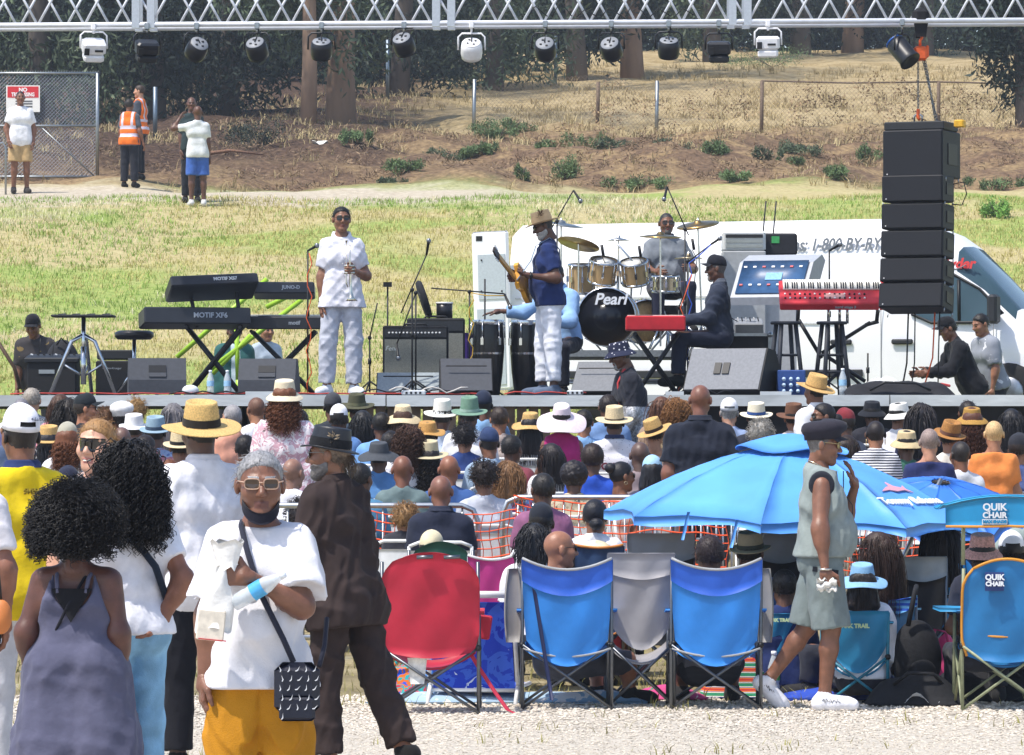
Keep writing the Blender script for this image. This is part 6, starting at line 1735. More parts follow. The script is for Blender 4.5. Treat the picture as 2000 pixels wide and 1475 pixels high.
# trumpet player
tp = on_stage(667, 405, 46.0, .1, 'person in white shirt and pale trousers with sunglasses, standing with a trumpet on stage', dict(fine=True, w=.92, res=.010, skin='855c46', hair='short', hairc='15120f', hairo=dict(zoff=.01), glasses=('0c0c0c', '0c0a08'), head=(.08, -.02, 0),
 top=dict(m=C('dcdce6'), sleeve=.42, hem=.10, loose=.022, collar=C('dcdce6'), neck=.012, flare=.01), bottom=dict(m=C('b9bcc8'), flare=.012, loose=.016, amp=.009), shoes=C('dfe3ea'),
 armR=((-.16, .0, -1), (-.02, -.1, -1)), armL=((.35, .12, -1), (-.42, -.8, .12)), legR=((-.10, -.02, -1), (-.03, .06, -1)), legL=((.07, -.03, -1), (.02, .04, -1)),
 handL=dict(n=(-1, 0, 0), curl=1.1, thumb=1.), footR=-.5, footL=.3))
def local_thing(P, name, label, cat):
 t = thing(name, label, cat, P.root.location, P.root.rotation_euler.z); return t
wr = Vector(tp.A['L'][2]); BR = metal('d5cfc0', .2)
t = local_thing(tp, 'trumpet', 'silver trumpet held upright with its bell down by the player in white', 'trumpet')
x0, y0, z0 = wr.x - .06, wr.y - .075, wr.z
MB().tube([(x0, y0, z0 + .26), (x0, y0, z0 + .1), (x0 + .01, y0, z0 - .1), (x0 + .012, y0, z0 - .2), (x0 + .014, y0, z0 - .26), (x0 + .015, y0, z0 - .30)], [.006, .007, .009, .014, .028, .062], 12).build('bell', BR, t)
MB().tube([(x0 - .035, y0, z0 + .28), (x0 - .035, y0, z0 - .12), (x0 - .02, y0, z0 - .16), (x0, y0, z0 - .15), (x0, y0, z0 + .2)], .006, 8).build('lead_pipe', BR, t)
for i in range(3): MB().tube([(x0 - .06, y0 - .012, z0 + .05 - i * .035), (x0 + .05, y0 - .012, z0 + .05 - i * .035)], .012, 10).build('valve', BR, t)
MB().lathe([(.005, 0), (.012, .03), (.014, .034)], (x0 - .035, y0, z0 + .27), 12).build('mouthpiece', BR, t)
MB().tube([tp.up((.0, 0, 0)) * 0 + Vector(tp.A['R'][2]) + Vector((.03 * math.cos(a), .03 * math.sin(a), .02)) for a in np.linspace(0, 6.28, 13)], .005, 5, cap=False).build('bracelet', plastic('3a2a20', .5), tp.root)
MB().tube([Vector(tp.A['L'][2]) + Vector((-.01, .032 * math.cos(a), .032 * math.sin(a))) for a in np.linspace(0, 6.28, 13)], .006, 5, cap=False).build('watch', metal('c9b070', .3), tp.root)
for i in range(6): MB().sphere(tp.up((0, -.135 - .004 * i * (i < 3), 1.38 - i * .08)), .006, 6, 4).build('button', WHITEP, tp.top)
# guitarist
gt = on_stage(1072, 406, 46.3, -PI / 2 + .12, 'person in tan feathered hat, navy shirt and white trousers playing a guitar', dict(fine=True, w=1.1, belly=.35, skin=DARK, hair='buzz', hairc='3a3632', beard='a5a29e', goatee=False, head=(0, .38, 0), glasses=('0c0c0c', '0c0a08'),
 hat=('fedora', C('c9ab84'), dict(bw=.078, ch=.12, tilt=-.1, droop=.005, up=.02)), top=dict(m=C('1f2f5e'), sleeve=.45, hem=.06, loose=.02, sw=.006), bottom=dict(m=C('e0e2ea'), loose=.014, flare=.01, amp=.007, len=.93), shoes=C('5c6a80'),
 armL=((.28, .22, -1), (.02, -1, .10)), armR=((-.3, -.1, -1), (.35, -.8, .05)), handL=dict(n=(0, 0, 1), side=(0, -1, 0), curl=1.0, d=(0.25, -1, .15)), handR=dict(n=(0, 1, 0), curl=.7), legL=((.05, .06, -1), (.0, .02, -1)), legR=((-.05, -.1, -1), (0, .0, -1)), lean=(.05, 0, 0)), .052)
t = local_thing(gt, 'electric_guitar', 'honey orange electric guitar slung on the player in navy', 'guitar')
GW = mat('guitar_orange', 'd08a28', .2, var=.2, scale=5, col2='e3a63c'); c = Vector((-.02, -.26, 1.08 * gt.k))
nd = Vector((.80, -.42, .38)).normalized(); fr = Vector((-.2, -1, -.1)); fr = (fr - nd * fr.dot(nd)).normalized(); sd = nd.cross(fr)
Rg = Matrix((sd, fr, nd)).transposed()
out = [(-.13, -.20), (-.165, -.12), (-.15, -.03), (-.11, .03), (-.13, .10), (-.15, .17), (-.10, .21), (-.05, .17), (.05, .17), (.10, .21), (.14, .17), (.12, .10), (.11, .03), (.15, -.03), (.17, -.12), (.13, -.20), (.05, -.235), (-.05, -.235)]
MB().prism(out, .045, c, Rg).build('body', GW, t)
MB().box(c + Rg @ Vector((0, .03, .40)), (.05, .024, .5), Rg).build('neck', mat('maple_neck', 'c89a50', .3), t)
MB().box(c + Rg @ Vector((0, .045, .38)), (.046, .006, .46), Rg).build('fretboard', mat('rosewood', '3a2418', .4), t)
MB().prism([(-.03, .64), (-.045, .78), (.02, .82), (.045, .76), (.03, .64)], .018, c + Rg @ Vector((0, .03, 0)), Rg).build('headstock', mat('headstock', '2c1e16', .4), t)
for i in range(6): MB().tube([c + Rg @ Vector(((-.05 if i < 3 else .05), .03, .68 + .035 * (i % 3))), c + Rg @ Vector(((-.075 if i < 3 else .075), .03, .68 + .035 * (i % 3)))], .006, 6).build('tuner', CHROME, t)
MB().box(c + Rg @ Vector((0, .03, -.06)), (.08, .02, .14), Rg).build('pickup', CHROME, t)
sp_ = [c + Rg @ Vector((.06, -.0, .2)), gt.up((.06, -.16, 1.30)), gt.up((.09, -.11, 1.44)), gt.up((.06, .03, 1.51)), gt.up((-.04, .13, 1.40)), gt.up((-.14, .14, 1.2)), gt.up((-.17, .02, 1.05)), c + Rg @ Vector((-.08, 0, -.2))]
sg_ = [[Vector(p) + Vector((dx, 0, 0)) for dx in (-.028, .028)] for p in sp_]
MB().sheet(sg_, .006).build('strap', cloth('8296ac'), t)
MB().tube([Vector(gt.A['L'][2]) + Vector((.034 * math.cos(a), .0, .034 * math.sin(a))) for a in np.linspace(0, 6.28, 13)], .009, 6, cap=False).lathe([(.001, .0), (.019, .0), (.019, .008), (.001, .009)], Vector(gt.A['L'][2]) + Vector((.036, 0, .0)), 12, (0, PI / 2, 0)).build('watch', BLK, gt.root)
v, f = leaf_cloud(26, (0, 0, 0), (.02, .01, .035), .05, 5, .1, -1., .25); hb = Vector(gt.toh((.088, .0, .11)))
mesh_obj('hat_feather', v + np.array(hb), f, mat('feather', '6b5236', .8, var=.4, scale=30), gt.hat)
# conga player behind the guitarist
on_stage(1102, 512, 47.9, -.6, 'person in light blue shirt seated at the congas behind the guitarist', dict(pose='sit', lean=(.22, 0, 0), head=(0, .3, 0), skin=DARK, hair='buzz', w=1.08, top=dict(m=C('8fb4e0'), sleeve=.85, hem=.08, loose=.024, collar=C('8fb4e0')), bottom=dict(m=C('22242e')), shoes=C('202020'),
 armR=((-.75, -.75, -.65), (-.8, -.75, .05)), armL=((.25, -.5, -1), (-.7, -.8, -.1)), handR=dict(n=(0, 0, -1), side=(1, 0, 0), curl=.2, d=(-.75, -.6, -.15)), legL=((.35, -1, -.2), (.05, .0, -1)), legR=((-.5, -1, -.2), (0, 0, -1))))
# drummer
on_stage(1302, 416, 50.6, .15, 'person in grey shirt and glasses sitting at the drum kit', dict(pose='sit', fine=True, skin=BROWN, hair='buzz', hairc='2a2624', w=1.15, belly=.3, glasses=('202020', '3a3230'), top=dict(m=C('767c84'), sleeve=.45, collar=C('767c84'), hem=.06, loose=.022), bottom=dict(m=C('22253a')), shoes=C('202020'),
 armR=((-.35, -.5, -1), (.35, -1, -.2)), armL=((.45, -.3, -1), (-.35, -.9, .0)), beard='55504c', goatee=True), 0, .52)
# keyboard player
on_stage(1407, 500, 47.7, -PI / 2 - .05, 'person in black cap and dark blue jacket sitting at the short red keyboard', dict(pose='sit', fine=True, skin=DARK, hair='buzz', hairc='55504c', beard='77746f', goatee=True, w=1.12, glasses=('141414', '141010'), hat=('cap', C('191b24'), dict(bill=.06)), top=dict(m=C('2f3646'), sleeve=1., hem=.12, loose=.026, amp=.01, collar=C('4c525e')), bottom=dict(m=C('23283a'), loose=.022), shoes=C('1c1c1c'), lean=(.06, 0, 0),
 armL=((.12, -.35, -1), (-.05, -1, -.10)), armR=((-.1, -.45, -1), (.05, -1, -.05)), handL=dict(n=(0, 0, -1), side=(-1, 0, 0), curl=.6), handR=dict(n=(0, 0, -1), side=(1, 0, 0), curl=.6), head=(0, .08, 0)), .014)
# star hat person in front of the stage
STAR = print_cloth('star_print', '2a2e44', ['e4e4ea'], 26, .2, 'VORONOI')
_M['star_print'].node_tree.nodes['Color Ramp'].color_ramp.elements[0].color = (*lin('e4e4ea'), 1); _M['star_print'].node_tree.nodes['Color Ramp'].color_ramp.elements[1].color = (*lin('2a2e44'), 1)
SPARK = mat('sparkle', 'a2a4a8', .5, .4, var=.5, scale=60, bump=.3, bscale=120)
sp = on_ground(1246, 664, 44.35, -PI / 2 + .25, 'person in star patterned bucket hat and sparkly grey and black jacket before the stage', dict(fine=True, skin=DARK, hair='buzz', beard='8a8886', goatee=True, head=(0, .35, 0), lean=(.22, 0, 0), w=1.08, hat=('bucket', STAR, dict(bw=.05)), top=dict(m=[SPARK, C('23252e')], sleeve=1., hem=.14, loose=.03, amp=.012, mid=lambda c: ((c[:, 2] > 1.28) | (c[:, 1] > .08)).astype(int)), bottom=dict(m=C('2c2c30')), shoes=C('202020'), H=1.93,
 armL=((.2, -.1, -1), (.0, -.6, -1)), armR=((-.2, -.1, -1), (.0, -.8, -.8))), .02)
MB().tube([sp.up((.08, -.13, 1.2)), sp.up((.075, -.10, 1.40)), sp.up((.06, -.02, 1.50)), sp.up((.0, .08, 1.50))], .012, 6).build('lanyard', mat('strap_red', 'b83a3c', .7), sp.root)
# technicians at the ends, standing on the ground behind the deck
on_ground(1898, 656, 52.1, -PI / 2 + .2, 'person in black cap and black jacket bending over at the right end of the stage', dict(skin=BROWN, hair='short', hat=('cap', C('16171c'), {}), H=1.74, lean=(.42, 0, 0), w=1.12, top=dict(m=C('17181d'), sleeve=1., loose=.03, amp=.012, hem=.12), bottom=dict(m=C('1c1d22')), shoes=C('202020'), armL=((.1, -.5, -1), (-.1, -1, -.1)), armR=((-.1, -.5, -1), (.1, -1, -.1)), head=(0, .4, 0)))
on_ground(1940, 652, 52.6, -PI / 2 + .5, 'person with a pale grey backpack behind the black jacketed technician', dict(skin=MID, hair='short', H=1.72, lean=(.25, 0, 0), top=dict(m=print_cloth('grey_pack', 'b9bcc4', ['8d929c', 'd9dbe0'], 6), sleeve=.5, loose=.03), bottom=dict(m=C('2a2c34')), shoes=C('202020'), head=(0, .3, 0)))
t = thing('red_tablet', 'red handled tool held by the black jacketed technician', 'tool', at(1846, 752, 51.6)); MB().box((0, 0, 0), (.12, .06, .03), (0, .2, 0), .008).build('body', mat('strap_red', 'b83a3c'), t)
on_ground(77, 646, 52.6, -.2, 'person in black cap and dark shirt bending behind the stage at the left end', dict(skin=BROWN, hair='short', hat=('cap', C('1c1d22'), {}), H=1.72, lean=(.35, 0, 0), w=1.15, top=dict(m=print_cloth('dark_print', '26262c', ['3d3a3c', '7d6a45'], 7), sleeve=.5, loose=.03), bottom=dict(m=C('26282e')), shoes=C('202020'), head=(0, .45, 0)))
t = thing('padded_bag', 'rounded black padded bag behind the rack at the left end of the stage', 'bag', on(122, 47.9))
MB().sphere((0, 0, .3), .2, 16, 12, (.95, .7, 1.55)).build('body', mat('bag_black', '1d1e24', .85), t); MB().tube([(-.05, -.1, .55), (0, -.16, .62), (.06, -.1, .56)], .01, 6).build('handle', BLK, t)
on_ground(458, 640, 52.5, .2, 'person in teal green jacket behind the left keyboards', dict(skin=DARK, hair='short', H=1.62, w=1.1, hat=('cap', C('1c1d22'), {}), top=dict(m=[C('2d5a58'), C('c3d2d6')], sleeve=1., loose=.03, hem=.1, mid=lambda c: ((np.abs(c[:, 0]) < .055) & (c[:, 1] < -.05)).astype(int)), bottom=dict(m=C('26282e')), shoes=C('202020')))
on_ground(520, 646, 53.0, .6, 'person in pale grey shirt behind the synthesizers beside the teal jacket', dict(skin=MID, hair='short', H=1.6, top=dict(m=C('a9b6c4'), sleeve=.5), bottom=dict(m=C('26282e')), shoes=C('202020')))
# --- people on the path far behind
def far(px, pyt, pyf, rz, label, S, extra=0.):
 Y = find_y(pyf, 0., 60.); return on_ground(px, pyt, Y, rz, label, S, extra)
BOOT = C('3a3634')
on_ground(40, 178, 88.8, .25, 'person in white printed t-shirt and tan shorts standing before the gate', dict(skin=BROWN, hair='buzz', top=dict(m=C('e2e2e8'), sleeve=.42, hem=.12, loose=.024), bottom=dict(m=C('b69a70'), len=.45, flare=.02), shoes=BOOT, armR=((-.3, .1, -1), (.1, -.5, -1)), armL=((.3, .05, -1), (-.1, -.3, -1)), w=1.05))
VEST = [C('e8742a'), mat('reflective', 'cfc8d8', .35, var=.05)]
def vest_mid(c): return ((np.abs(c[:, 2] - 1.02) < .03) | (np.abs(c[:, 2] - 1.17) < .03) | ((np.abs(np.abs(c[:, 0]) - .10) < .022) & (c[:, 2] > 1.17))).astype(int)
P1 = far(253, 194, 371, PI - .3, 'person in orange safety vest seen from behind, arms hanging', dict(skin=BROWN, hair='short', hairc='2a2420', top=dict(m=C('50555e'), sleeve=.45, hem=.1), bottom=dict(m=C('22242c'), flare=.01), shoes=C('1c1c1c'), armR=((-.3, .1, -1), (-.25, -.2, -1))))
P1.garment('safety_vest', P1.T + P1.glu + [('c', P1.up((-.085, 0, .86)), P1.up((.085, 0, .86)), .10, .10)], .034, .05, [(P1.up((0, 0, .84)), (0, 0, -1)), (P1.up((0, 0, 1.5)), (0, 0, 1)), (P1.up((.155, 0, 1.4)), (1, 0, .1)), (P1.up((-.155, 0, 1.4)), (-1, 0, .1))], VEST, .004, mid=vest_mid)
P1 = far(272, 167, 363, -PI / 2 - .2, 'person in orange safety vest in profile beside the other vest', dict(skin='b98a70', hair='short', hairc='3a2c22', top=dict(m=C('454a54'), sleeve=.45, hem=.1), bottom=dict(m=C('1f2128')), shoes=C('1c1c1c')))
P1.garment('safety_vest', P1.T + P1.glu + [('c', P1.up((-.085, 0, .86)), P1.up((.085, 0, .86)), .10, .10)], .034, .05, [(P1.up((0, 0, .84)), (0, 0, -1)), (P1.up((0, 0, 1.5)), (0, 0, 1)), (P1.up((.155, 0, 1.4)), (1, 0, .1)), (P1.up((-.155, 0, 1.4)), (-1, 0, .1))], VEST, .004, mid=vest_mid)
far(386, 207, 401, PI + .15, 'person in pale t-shirt and blue shorts seen from behind with one hand raised', dict(skin=DARK, top=dict(m=C('cfd2d4'), sleeve=.42, hem=.08, loose=.016, amp=.003), bottom=dict(m=C('3f62ac'), len=.46, flare=.02), shoes=C('c9c9c9'), w=1.0, armL=((.8, -.2, -.1), (-.55, -.3, .85)), armR=((-.12, .05, -1), (-.1, -.1, -1))))
far(374, 190, 392, .1, 'person mostly hidden behind the person in blue shorts', dict(skin=DARK, top=dict(m=C('2c3a3c'), sleeve=.5), bottom=dict(m=C('1f2128')), w=.9, shoes=C('1c1c1c')))

# ------------------------------------------------------------------ white folding chairs
FCH = plastic('dfe0e0', .45)
def folding_chair_proto():
 t = thing('folding_chair', 'white plastic folding chair', 'chair')
 g = [[(x_, .19 + .035 * (1 - (x_ / .22) ** 2), z + .0) for x_ in np.linspace(-.215, .215, 9)] for z in (.56, .60, .70, .80, .83)]
 MB().sheet(g, .02).build('backrest', FCH, t)
 MB().box((0, -.02, .435), (.42, .40, .025), (.04, 0, 0), .01).build('seat', FCH, t)
 for sx in (-1, 1):
  MB().tube([(sx * .225, .20, .86), (sx * .225, .17, .6), (sx * .225, -.05, .40), (sx * .225, -.24, 0)], .013, 6).build('leg', FCH, t)
  MB().tube([(sx * .205, -.14, .42), (sx * .205, .05, .22), (sx * .205, .24, 0)], .013, 6).build('leg', FCH, t)
 MB().tube([(-.225, .2, .86), (-.15, .21, .89), (.15, .21, .89), (.225, .2, .86)], .013, 6).build('top_rail', FCH, t)
 return t
_fc = [None]
def folding_chair(x, y, rz, label):
 if _fc[0] is None: _fc[0] = folding_chair_proto(); c = _fc[0]
 else: c = copy_tree(_fc[0])
 c.location = (x, y, ground(x, y)); c.rotation_euler = (0, 0, rz)
 tag(c, label, 'chair', 'white folding chairs in the audience')
 return c
# ------------------------------------------------------------------ the audience
BK = PI                                   # facing the stage
def seat(px, pyt, label, rz=BK, chair=True, Y=None, **S):
 """seated spectator whose hat or hair top is at photo row pyt"""
 ex = HAT_EXTRA.get(S['hat'][0], 0) if S.get('hat') else {'afro': .05, 'curlshort': .02, 'curly': .018, 'bob': .018, 'long': .01, 'braids': .016, 'short': .006}.get(S.get('hair'), 0)
 S.setdefault('H', 1.66 if S.get('fem') else 1.74); S['pose'] = 'sit'
 S['seat'] = SEATED * S.get('H') / 1.74
 htop = S['H'] - .92 * S['H'] / 1.75 + S['seat']
 if Y is None: Y = find_y(pyt, htop + ex)
 else:
  need = at(px, pyt, Y).z - ground(0, Y) - ex
  S['seat'] = need - S['H'] + .92 * S['H'] / 1.75
 p = at(px, pyt, Y); p.z = ground(p.x, p.y)
 S.setdefault('skin', BROWN); S.setdefault('bottom', dict(m=C('30323c'))); S.setdefault('shoes', C('2a2a2c')); S.setdefault('nohands', True)
 S.setdefault('armR', ((-.2, -.15, -1), (.3, -1, -.2))); S.setdefault('armL', ((.2, -.15, -1), (-.3, -1, -.2)))
 if chair: folding_chair(p.x, p.y, rz, 'white folding chair of the ' + ' '.join(label.split()[:11]))
 return make_person(label, p, rz, S, 'audience')
def std(px, pyt, label, rz=BK, Y=None, H=None, **S):
 ex = HAT_EXTRA.get(S['hat'][0], 0) if S.get('hat') else {'long': .01, 'short': .006, 'curly': .018}.get(S.get('hair'), 0)
 H = H or (1.64 if S.get('fem') else 1.78)
 if Y is None: Y = find_y(pyt, H + ex)
 p = at(px, pyt, Y); H = p.z - ground(p.x, Y) - ex; p.z = ground(p.x, Y); S['H'] = H
 S.setdefault('skin', BROWN); S.setdefault('bottom', dict(m=C('30323c'))); S.setdefault('shoes', C('2a2a2c'))
 return make_person(label, p, rz, S, 'audience')
def tee(col, sl=.42, **k):
 d = dict(m=C(col) if isinstance(col, str) else col, sleeve=sl, loose=.02); d.update(k); return d
STRAW, STRAWP, STRAWD = mat('straw_tan', 'c9a468', .8, var=.18, scale=90, bump=.5, bscale=260), mat('straw_pale', 'd9c6a0', .8, var=.14, scale=90, bump=.5, bscale=260), mat('straw_dark', 'a8763f', .8, var=.18, scale=90, bump=.5, bscale=260)
FELTW = mat('felt_white', 'e2dfd6', .85, var=.06, bump=.2, bscale=200); BAND = C('1d1d20')
FLOR1 = print_cloth('floral_pink', 'dcc6cc', ['c9a0ac', 'e6dde0', 'b88a98'], 16); FLOR2 = print_cloth('floral_black', '201e20', ['3a3034', 'b09a8a', '241f22'], 18)
FLOR3 = print_cloth('floral_blue_red', '3a5aa8', ['c04a6a', '7a9ad0', 'd8d8e8', '2c48a0'], 14); PAT1 = print_cloth('pattern_bluepink', '7d90b4', ['b07a86', '96a6c4', '5d74a4'], 11); DOT = print_cloth('dots_white', '8a8a9c', ['dcdce4'], 45, .18, 'VORONOI')
STRP = print_cloth('stripes_navy', '23283c', ['e4e4e8'], 14, .45, 'WAVE'); KNIT = print_cloth('knit_blue', '8fa2c0', ['b6c2d6', '7288ae'], 30)
GREYH, BLOND, AUB, BRN = '8c8a88', 'a98658', '6e4128', '4a3022'
# back row, along the stage
seat(42, 778, 'person with close cropped greying hair left of the long brown hair', hair='buzz', hairc='77747a', skin='7d6a68', top=tee('5a5a86'), Y=44)
seat(62, 758, 'person with short sandy grey hair at the stage edge by the left rack', hair='short', hairc='9a9288', skin=LIGHT, top=tee('8a8f98'), Y=44.4)
seat(118, 769, 'person with long brown hair and pink top near the left stage edge', hair='long', hairc=BRN, fem=True, top=tee('d08c98'), hairo=dict(L=.32), Y=43.4)
seat(133, 776, 'person with straight black hair behind the black cap', hair='bob', hairc='1c1614', fem=True, top=tee('2a2c34'), Y=42.4)
seat(168, 771, 'person in black cap and sunglasses looking right near the left stage edge', rz=PI / 2 + .2, hair='short', hairc='2c2420', skin='a87256', hat=('cap', C('1d242a'), {}), glasses=('101010', '101010'), top=tee('23252c'), Y=41.6)
seat(268, 776, 'person with short blonde hair near the left stage edge', hair='curlshort', hairc=BLOND, skin=LIGHT, top=tee('b8b0a4'), fem=True)
seat(238, 788, 'person in white flat cap left of the white bucket hat', hair='short', skin=DARK, hat=('beret', C('e4e2e0'), {}), top=tee('dcdce2'), Y=42.4)
seat(262, 801, 'person in white bucket hat and white top', hair='buzz', skin=DARK, hat=('fedora', C('e4e4e6'), dict(bw=.05, ch=.1, droop=.02)), top=tee('e0e0e6'), Y=41.2)
seat(304, 808, 'person in blue grey fedora and blue pink patterned shirt', skin=DARK, hair='buzz', hat=('fedora', mat('felt_blue', '8aa3b4', .85, var=.06), dict(bw=.055, band=C('38485c'))), top=tee(PAT1), Y=39.8)
seat(338, 786, 'person with grey braided locks left of the large straw hat', hair='braids', hairc='6d6a6e', fem=True, skin=DARK, top=tee('88888e'), Y=42.6)
seat(453, 790, 'person with grey hair and peach shirt right of the large straw hat', rz=BK + .6, hair='buzz', hairc='8d8a8c', skin='b08066', top=tee('d89a82'), Y=41)
seat(500, 776, 'bare armed person shading the eyes left of the cream bucket hat', rz=BK + .4, hair='buzz', hairc='6a4a3a', skin='a87658', top=tee('e0dfe4', 0), Y=42.5, armR=((-.6, -.3, .5), (.6, -.3, .7)))
seat(650, 770, 'person in dark grey cap beside the olive hat', hair='buzz', skin=DARK, hat=('cap', C('3c3e44'), {}), top=tee('30343c'), Y=44.2)
seat(697, 764, 'person in wide olive green hat at the stage edge', hair='short', skin=DARK, hat=('fedora', mat('felt_olive', '4c4c38', .9, var=.08), dict(bw=.085, band=C('6a6a50'))), top=tee('3a4a5c'), Y=44.1)
seat(662, 793, 'person in plain white cap behind the black hat man', hair='short', skin=DARK, hat=('cap', C('e6e6ea'), dict(open=1)), top=tee('5a7fb4'))
seat(708, 801, 'person with long straight black hair and orange top', fem=True, hair='long', hairc='15161c', skin=MID, top=tee('d88a70'), hairo=dict(L=.42))
seat(745, 806, 'person in bright light blue shirt right of the long black hair', skin=DARK, hair='short', top=tee('74a2d8'), w=1.12)
seat(787, 788, 'person in pale straw sun hat with soft brim', fem=True, hair='long', hairc=BRN, hat=('sun', STRAWP, dict(bw=.08, droop=.05)), top=tee('dcdce0'), Y=42.3)
seat(864, 778, 'person in white panama hat with zebra band', hair='buzz', skin=DARK, hat=('fedora', FELTW, dict(bw=.085, ch=.13, band=print_cloth('zebra', '202020', ['e0e0e0'], 40))), top=tee(KNIT), Y=42.2)
seat(835, 817, 'person in low tan straw hat between the pale and beige hats', hair='buzz', skin=MID, hat=('sun', mat('straw_ochre', 'b98c4e', .8, var=.15, scale=90), dict(bw=.07, ch=.085, droop=.012)), top=tee(KNIT), Y=39.9)
seat(917, 775, 'person in sage green hat and white shirt', hair='buzz', skin=DARK, hat=('fedora', mat('felt_sage', '6f8f7c', .9, var=.08), dict(bw=.08, ch=.14, band=C('9ab0a4'))), top=tee('e2e2e6'), w=1.15, Y=42)
seat(944, 766, 'person in navy cap and light blue shirt behind the sage hat', hair='buzz', skin=DARK, hat=('cap', C('20283c'), {}), top=tee('86aed8'), w=1.2, Y=43.2)
seat(1036, 803, 'person in tan sun hat with white edge and white sleeveless top', fem=True, hair='long', hairc='171318', skin=BROWN, hat=('sun', STRAW, dict(bw=.095, ch=.1, droop=.035, band=C('e2dcd2'))), top=tee('e6e6ea', 0), hairo=dict(L=.30), earring=.032, earc='e0dcd0')
seat(1097, 787, 'person in huge pale pink hat and magenta top', fem=True, skin=BROWN, hair='short', hat=('sun', mat('hat_pink', 'e6d6de', .9, var=.06), dict(bw=.14, ch=.1, droop=.08, wave=.02, tilt=-.4)), top=tee('a82a6c', 0), Y=40.8)
seat(1140, 800, 'person in light blue shirt right of the huge pink hat', skin=MID, hair='short', top=tee('84aedc'), Y=43)
seat(1187, 771, 'person with short dark hair at the stage edge behind the straw hat', hair='short', hairc='2a2220', skin=DARK, top=tee('6e8cb8'), Y=44)
P_ = seat(1200, 790, 'person in straw hat and white dotted jersey lettered across the back', hair='buzz', skin=DARK, hat=('fedora', STRAWP, dict(bw=.085, ch=.125, band=C('3a2e26'), bh=.012)), top=tee(DOT, collar=C('343c5c')), w=1.08, Y=41.4)
text_part('lettering', 'GHAPI', .085, C('6a2030'), P_.top, P_.up((0, .165, 1.24)), (PI / 2, 0, PI), bold=.003, extrude=.012)
seat(1292, 774, 'person with long brown hair left of the bald man in black', fem=True, hair='long', hairc='5c3a28', skin=MID, top=tee('9c8470'), Y=43, hairo=dict(L=.36))
seat(1322, 777, 'person with curly blonde brown hair beside the bald man in black', fem=True, hair='curly', hairc='8a6038', skin=MID, top=tee('aa9a80'), Y=42.4, hairo=dict(L=.3))
seat(1278, 813, 'person in straw fedora tilted to the left with bare shoulders', fem=True, hair='short', skin='a8785c', hat=('fedora', STRAW, dict(bw=.085, ch=.12, band=C('33261e'), roll=.35)), top=tee('c9a48c', 0, neck=.1))
seat(1424, 781, 'person in white cap with short grey hair right of the bald man', hair='buzz', hairc='8c8a88', skin='b98c74', hat=('cap', C('e6e6ea'), dict(open=1)), top=tee('8ea0c4'))
seat(1477, 782, 'person in cream hat with bright blue brim', hair='short', skin=DARK, hat=('fedora', mat('cream_hat', 'ded6c0', .85, var=.06), dict(bw=.07, band=C('2a4a86'))), top=tee('2c2e3a'))
seat(1485, 821, 'person with curly grey hair behind the umbrella top', hair='curlshort', hairc='98948e', skin='b08a74', fem=True, top=tee('22304e'), Y=39.5)
seat(1550, 783, 'person in brown felt hat beside the straw hat man', hair='short', skin=MID, fem=True, hat=('fedora', mat('felt_brown', '6b4a38', .9, var=.08), dict(bw=.08)), top=tee('d8c8c0'), Y=43)
seat(1607, 789, 'person in black face mask and glasses looking left', rz=-PI / 2 + .2, fem=True, hair='bun', hairc='181416', skin=BROWN, mask=(C('16161a'), -.018), glasses=('181414', '302824'), hairo=dict(bun=(0, .13, -.02, .055)), top=tee('24262e'), Y=40.5)
seat(1703, 781, 'person in black bucket hat', hair='short', skin=DARK, hat=('bucket', C('1d2028'), {}), fem=True, top=tee('2a2a32'))
seat(1757, 784, 'person in white bucket hat and white face mask', rz=BK - .7, hair='short', skin=BROWN, fem=True, hat=('bucket', C('e6e4de'), {}), mask=(C('e8e8ea'), -.018), top=tee('dcdce2'), Y=42)
seat(1797, 785, 'person with long black braids and dark print top', fem=True, hair='braids', hairc='1c171c', skin=DARK, hairo=dict(L=.42, n=130), top=tee(print_cloth('dark_red_print', '22243a', ['2c3050', '7a2a40'], 12)), Y=41)
seat(1710, 822, 'person with cropped hair, hoop earrings and striped top', fem=True, hair='buzz', hairc='241c1c', skin='94664c', earring=.026, earc='d8c090', top=tee(STRP), Y=39)
seat(1815, 837, 'person with shaved head and navy off shoulder top', hair='buzz', hairc='8e7c76', skin='b08068', top=tee('262f5c', .3, neck=.06), fem=True, Y=38.2)
seat(1856, 817, 'person in tan straw hat tilted to the left beside the shaved head', rz=BK - .4, hair='short', skin=MID, hat=('fedora', STRAWD, dict(bw=.055, band=C('6a4a3c'), roll=-.3)), top=tee('d8d2c8'), Y=39.6, armR=((-.3, -.5, -.6), (.1, -.6, .8)), nohands=False)
seat(1898, 793, 'person in ochre hat with long curly hair', fem=True, hair='curly', hairc='5a3424', skin=BROWN, hat=('bucket', mat('straw_ochre2', 'a8803c', .8, var=.15, scale=90), dict(bw=.065, band=C('c9a870'), bh=.012)), top=tee('3a2c2c'), Y=41.3)
seat(1890, 783, 'person with dark hair and sunglasses pushed up at the right stage edge', hair='short', hairc='241c1a', fem=True, top=tee('3a3c48'), Y=43.4)
seat(1941, 822, 'person with bleached cropped hair and orange top', fem=True, hair='buzz', hairc='c9a676', skin='9c6c50', top=tee('e08848', .42, neck=.05), Y=39)
seat(1975, 798, 'person with long black hair at the right edge', fem=True, hair='long', hairc='17151a', top=tee('2c2c38'), hairo=dict(L=.4), Y=42)
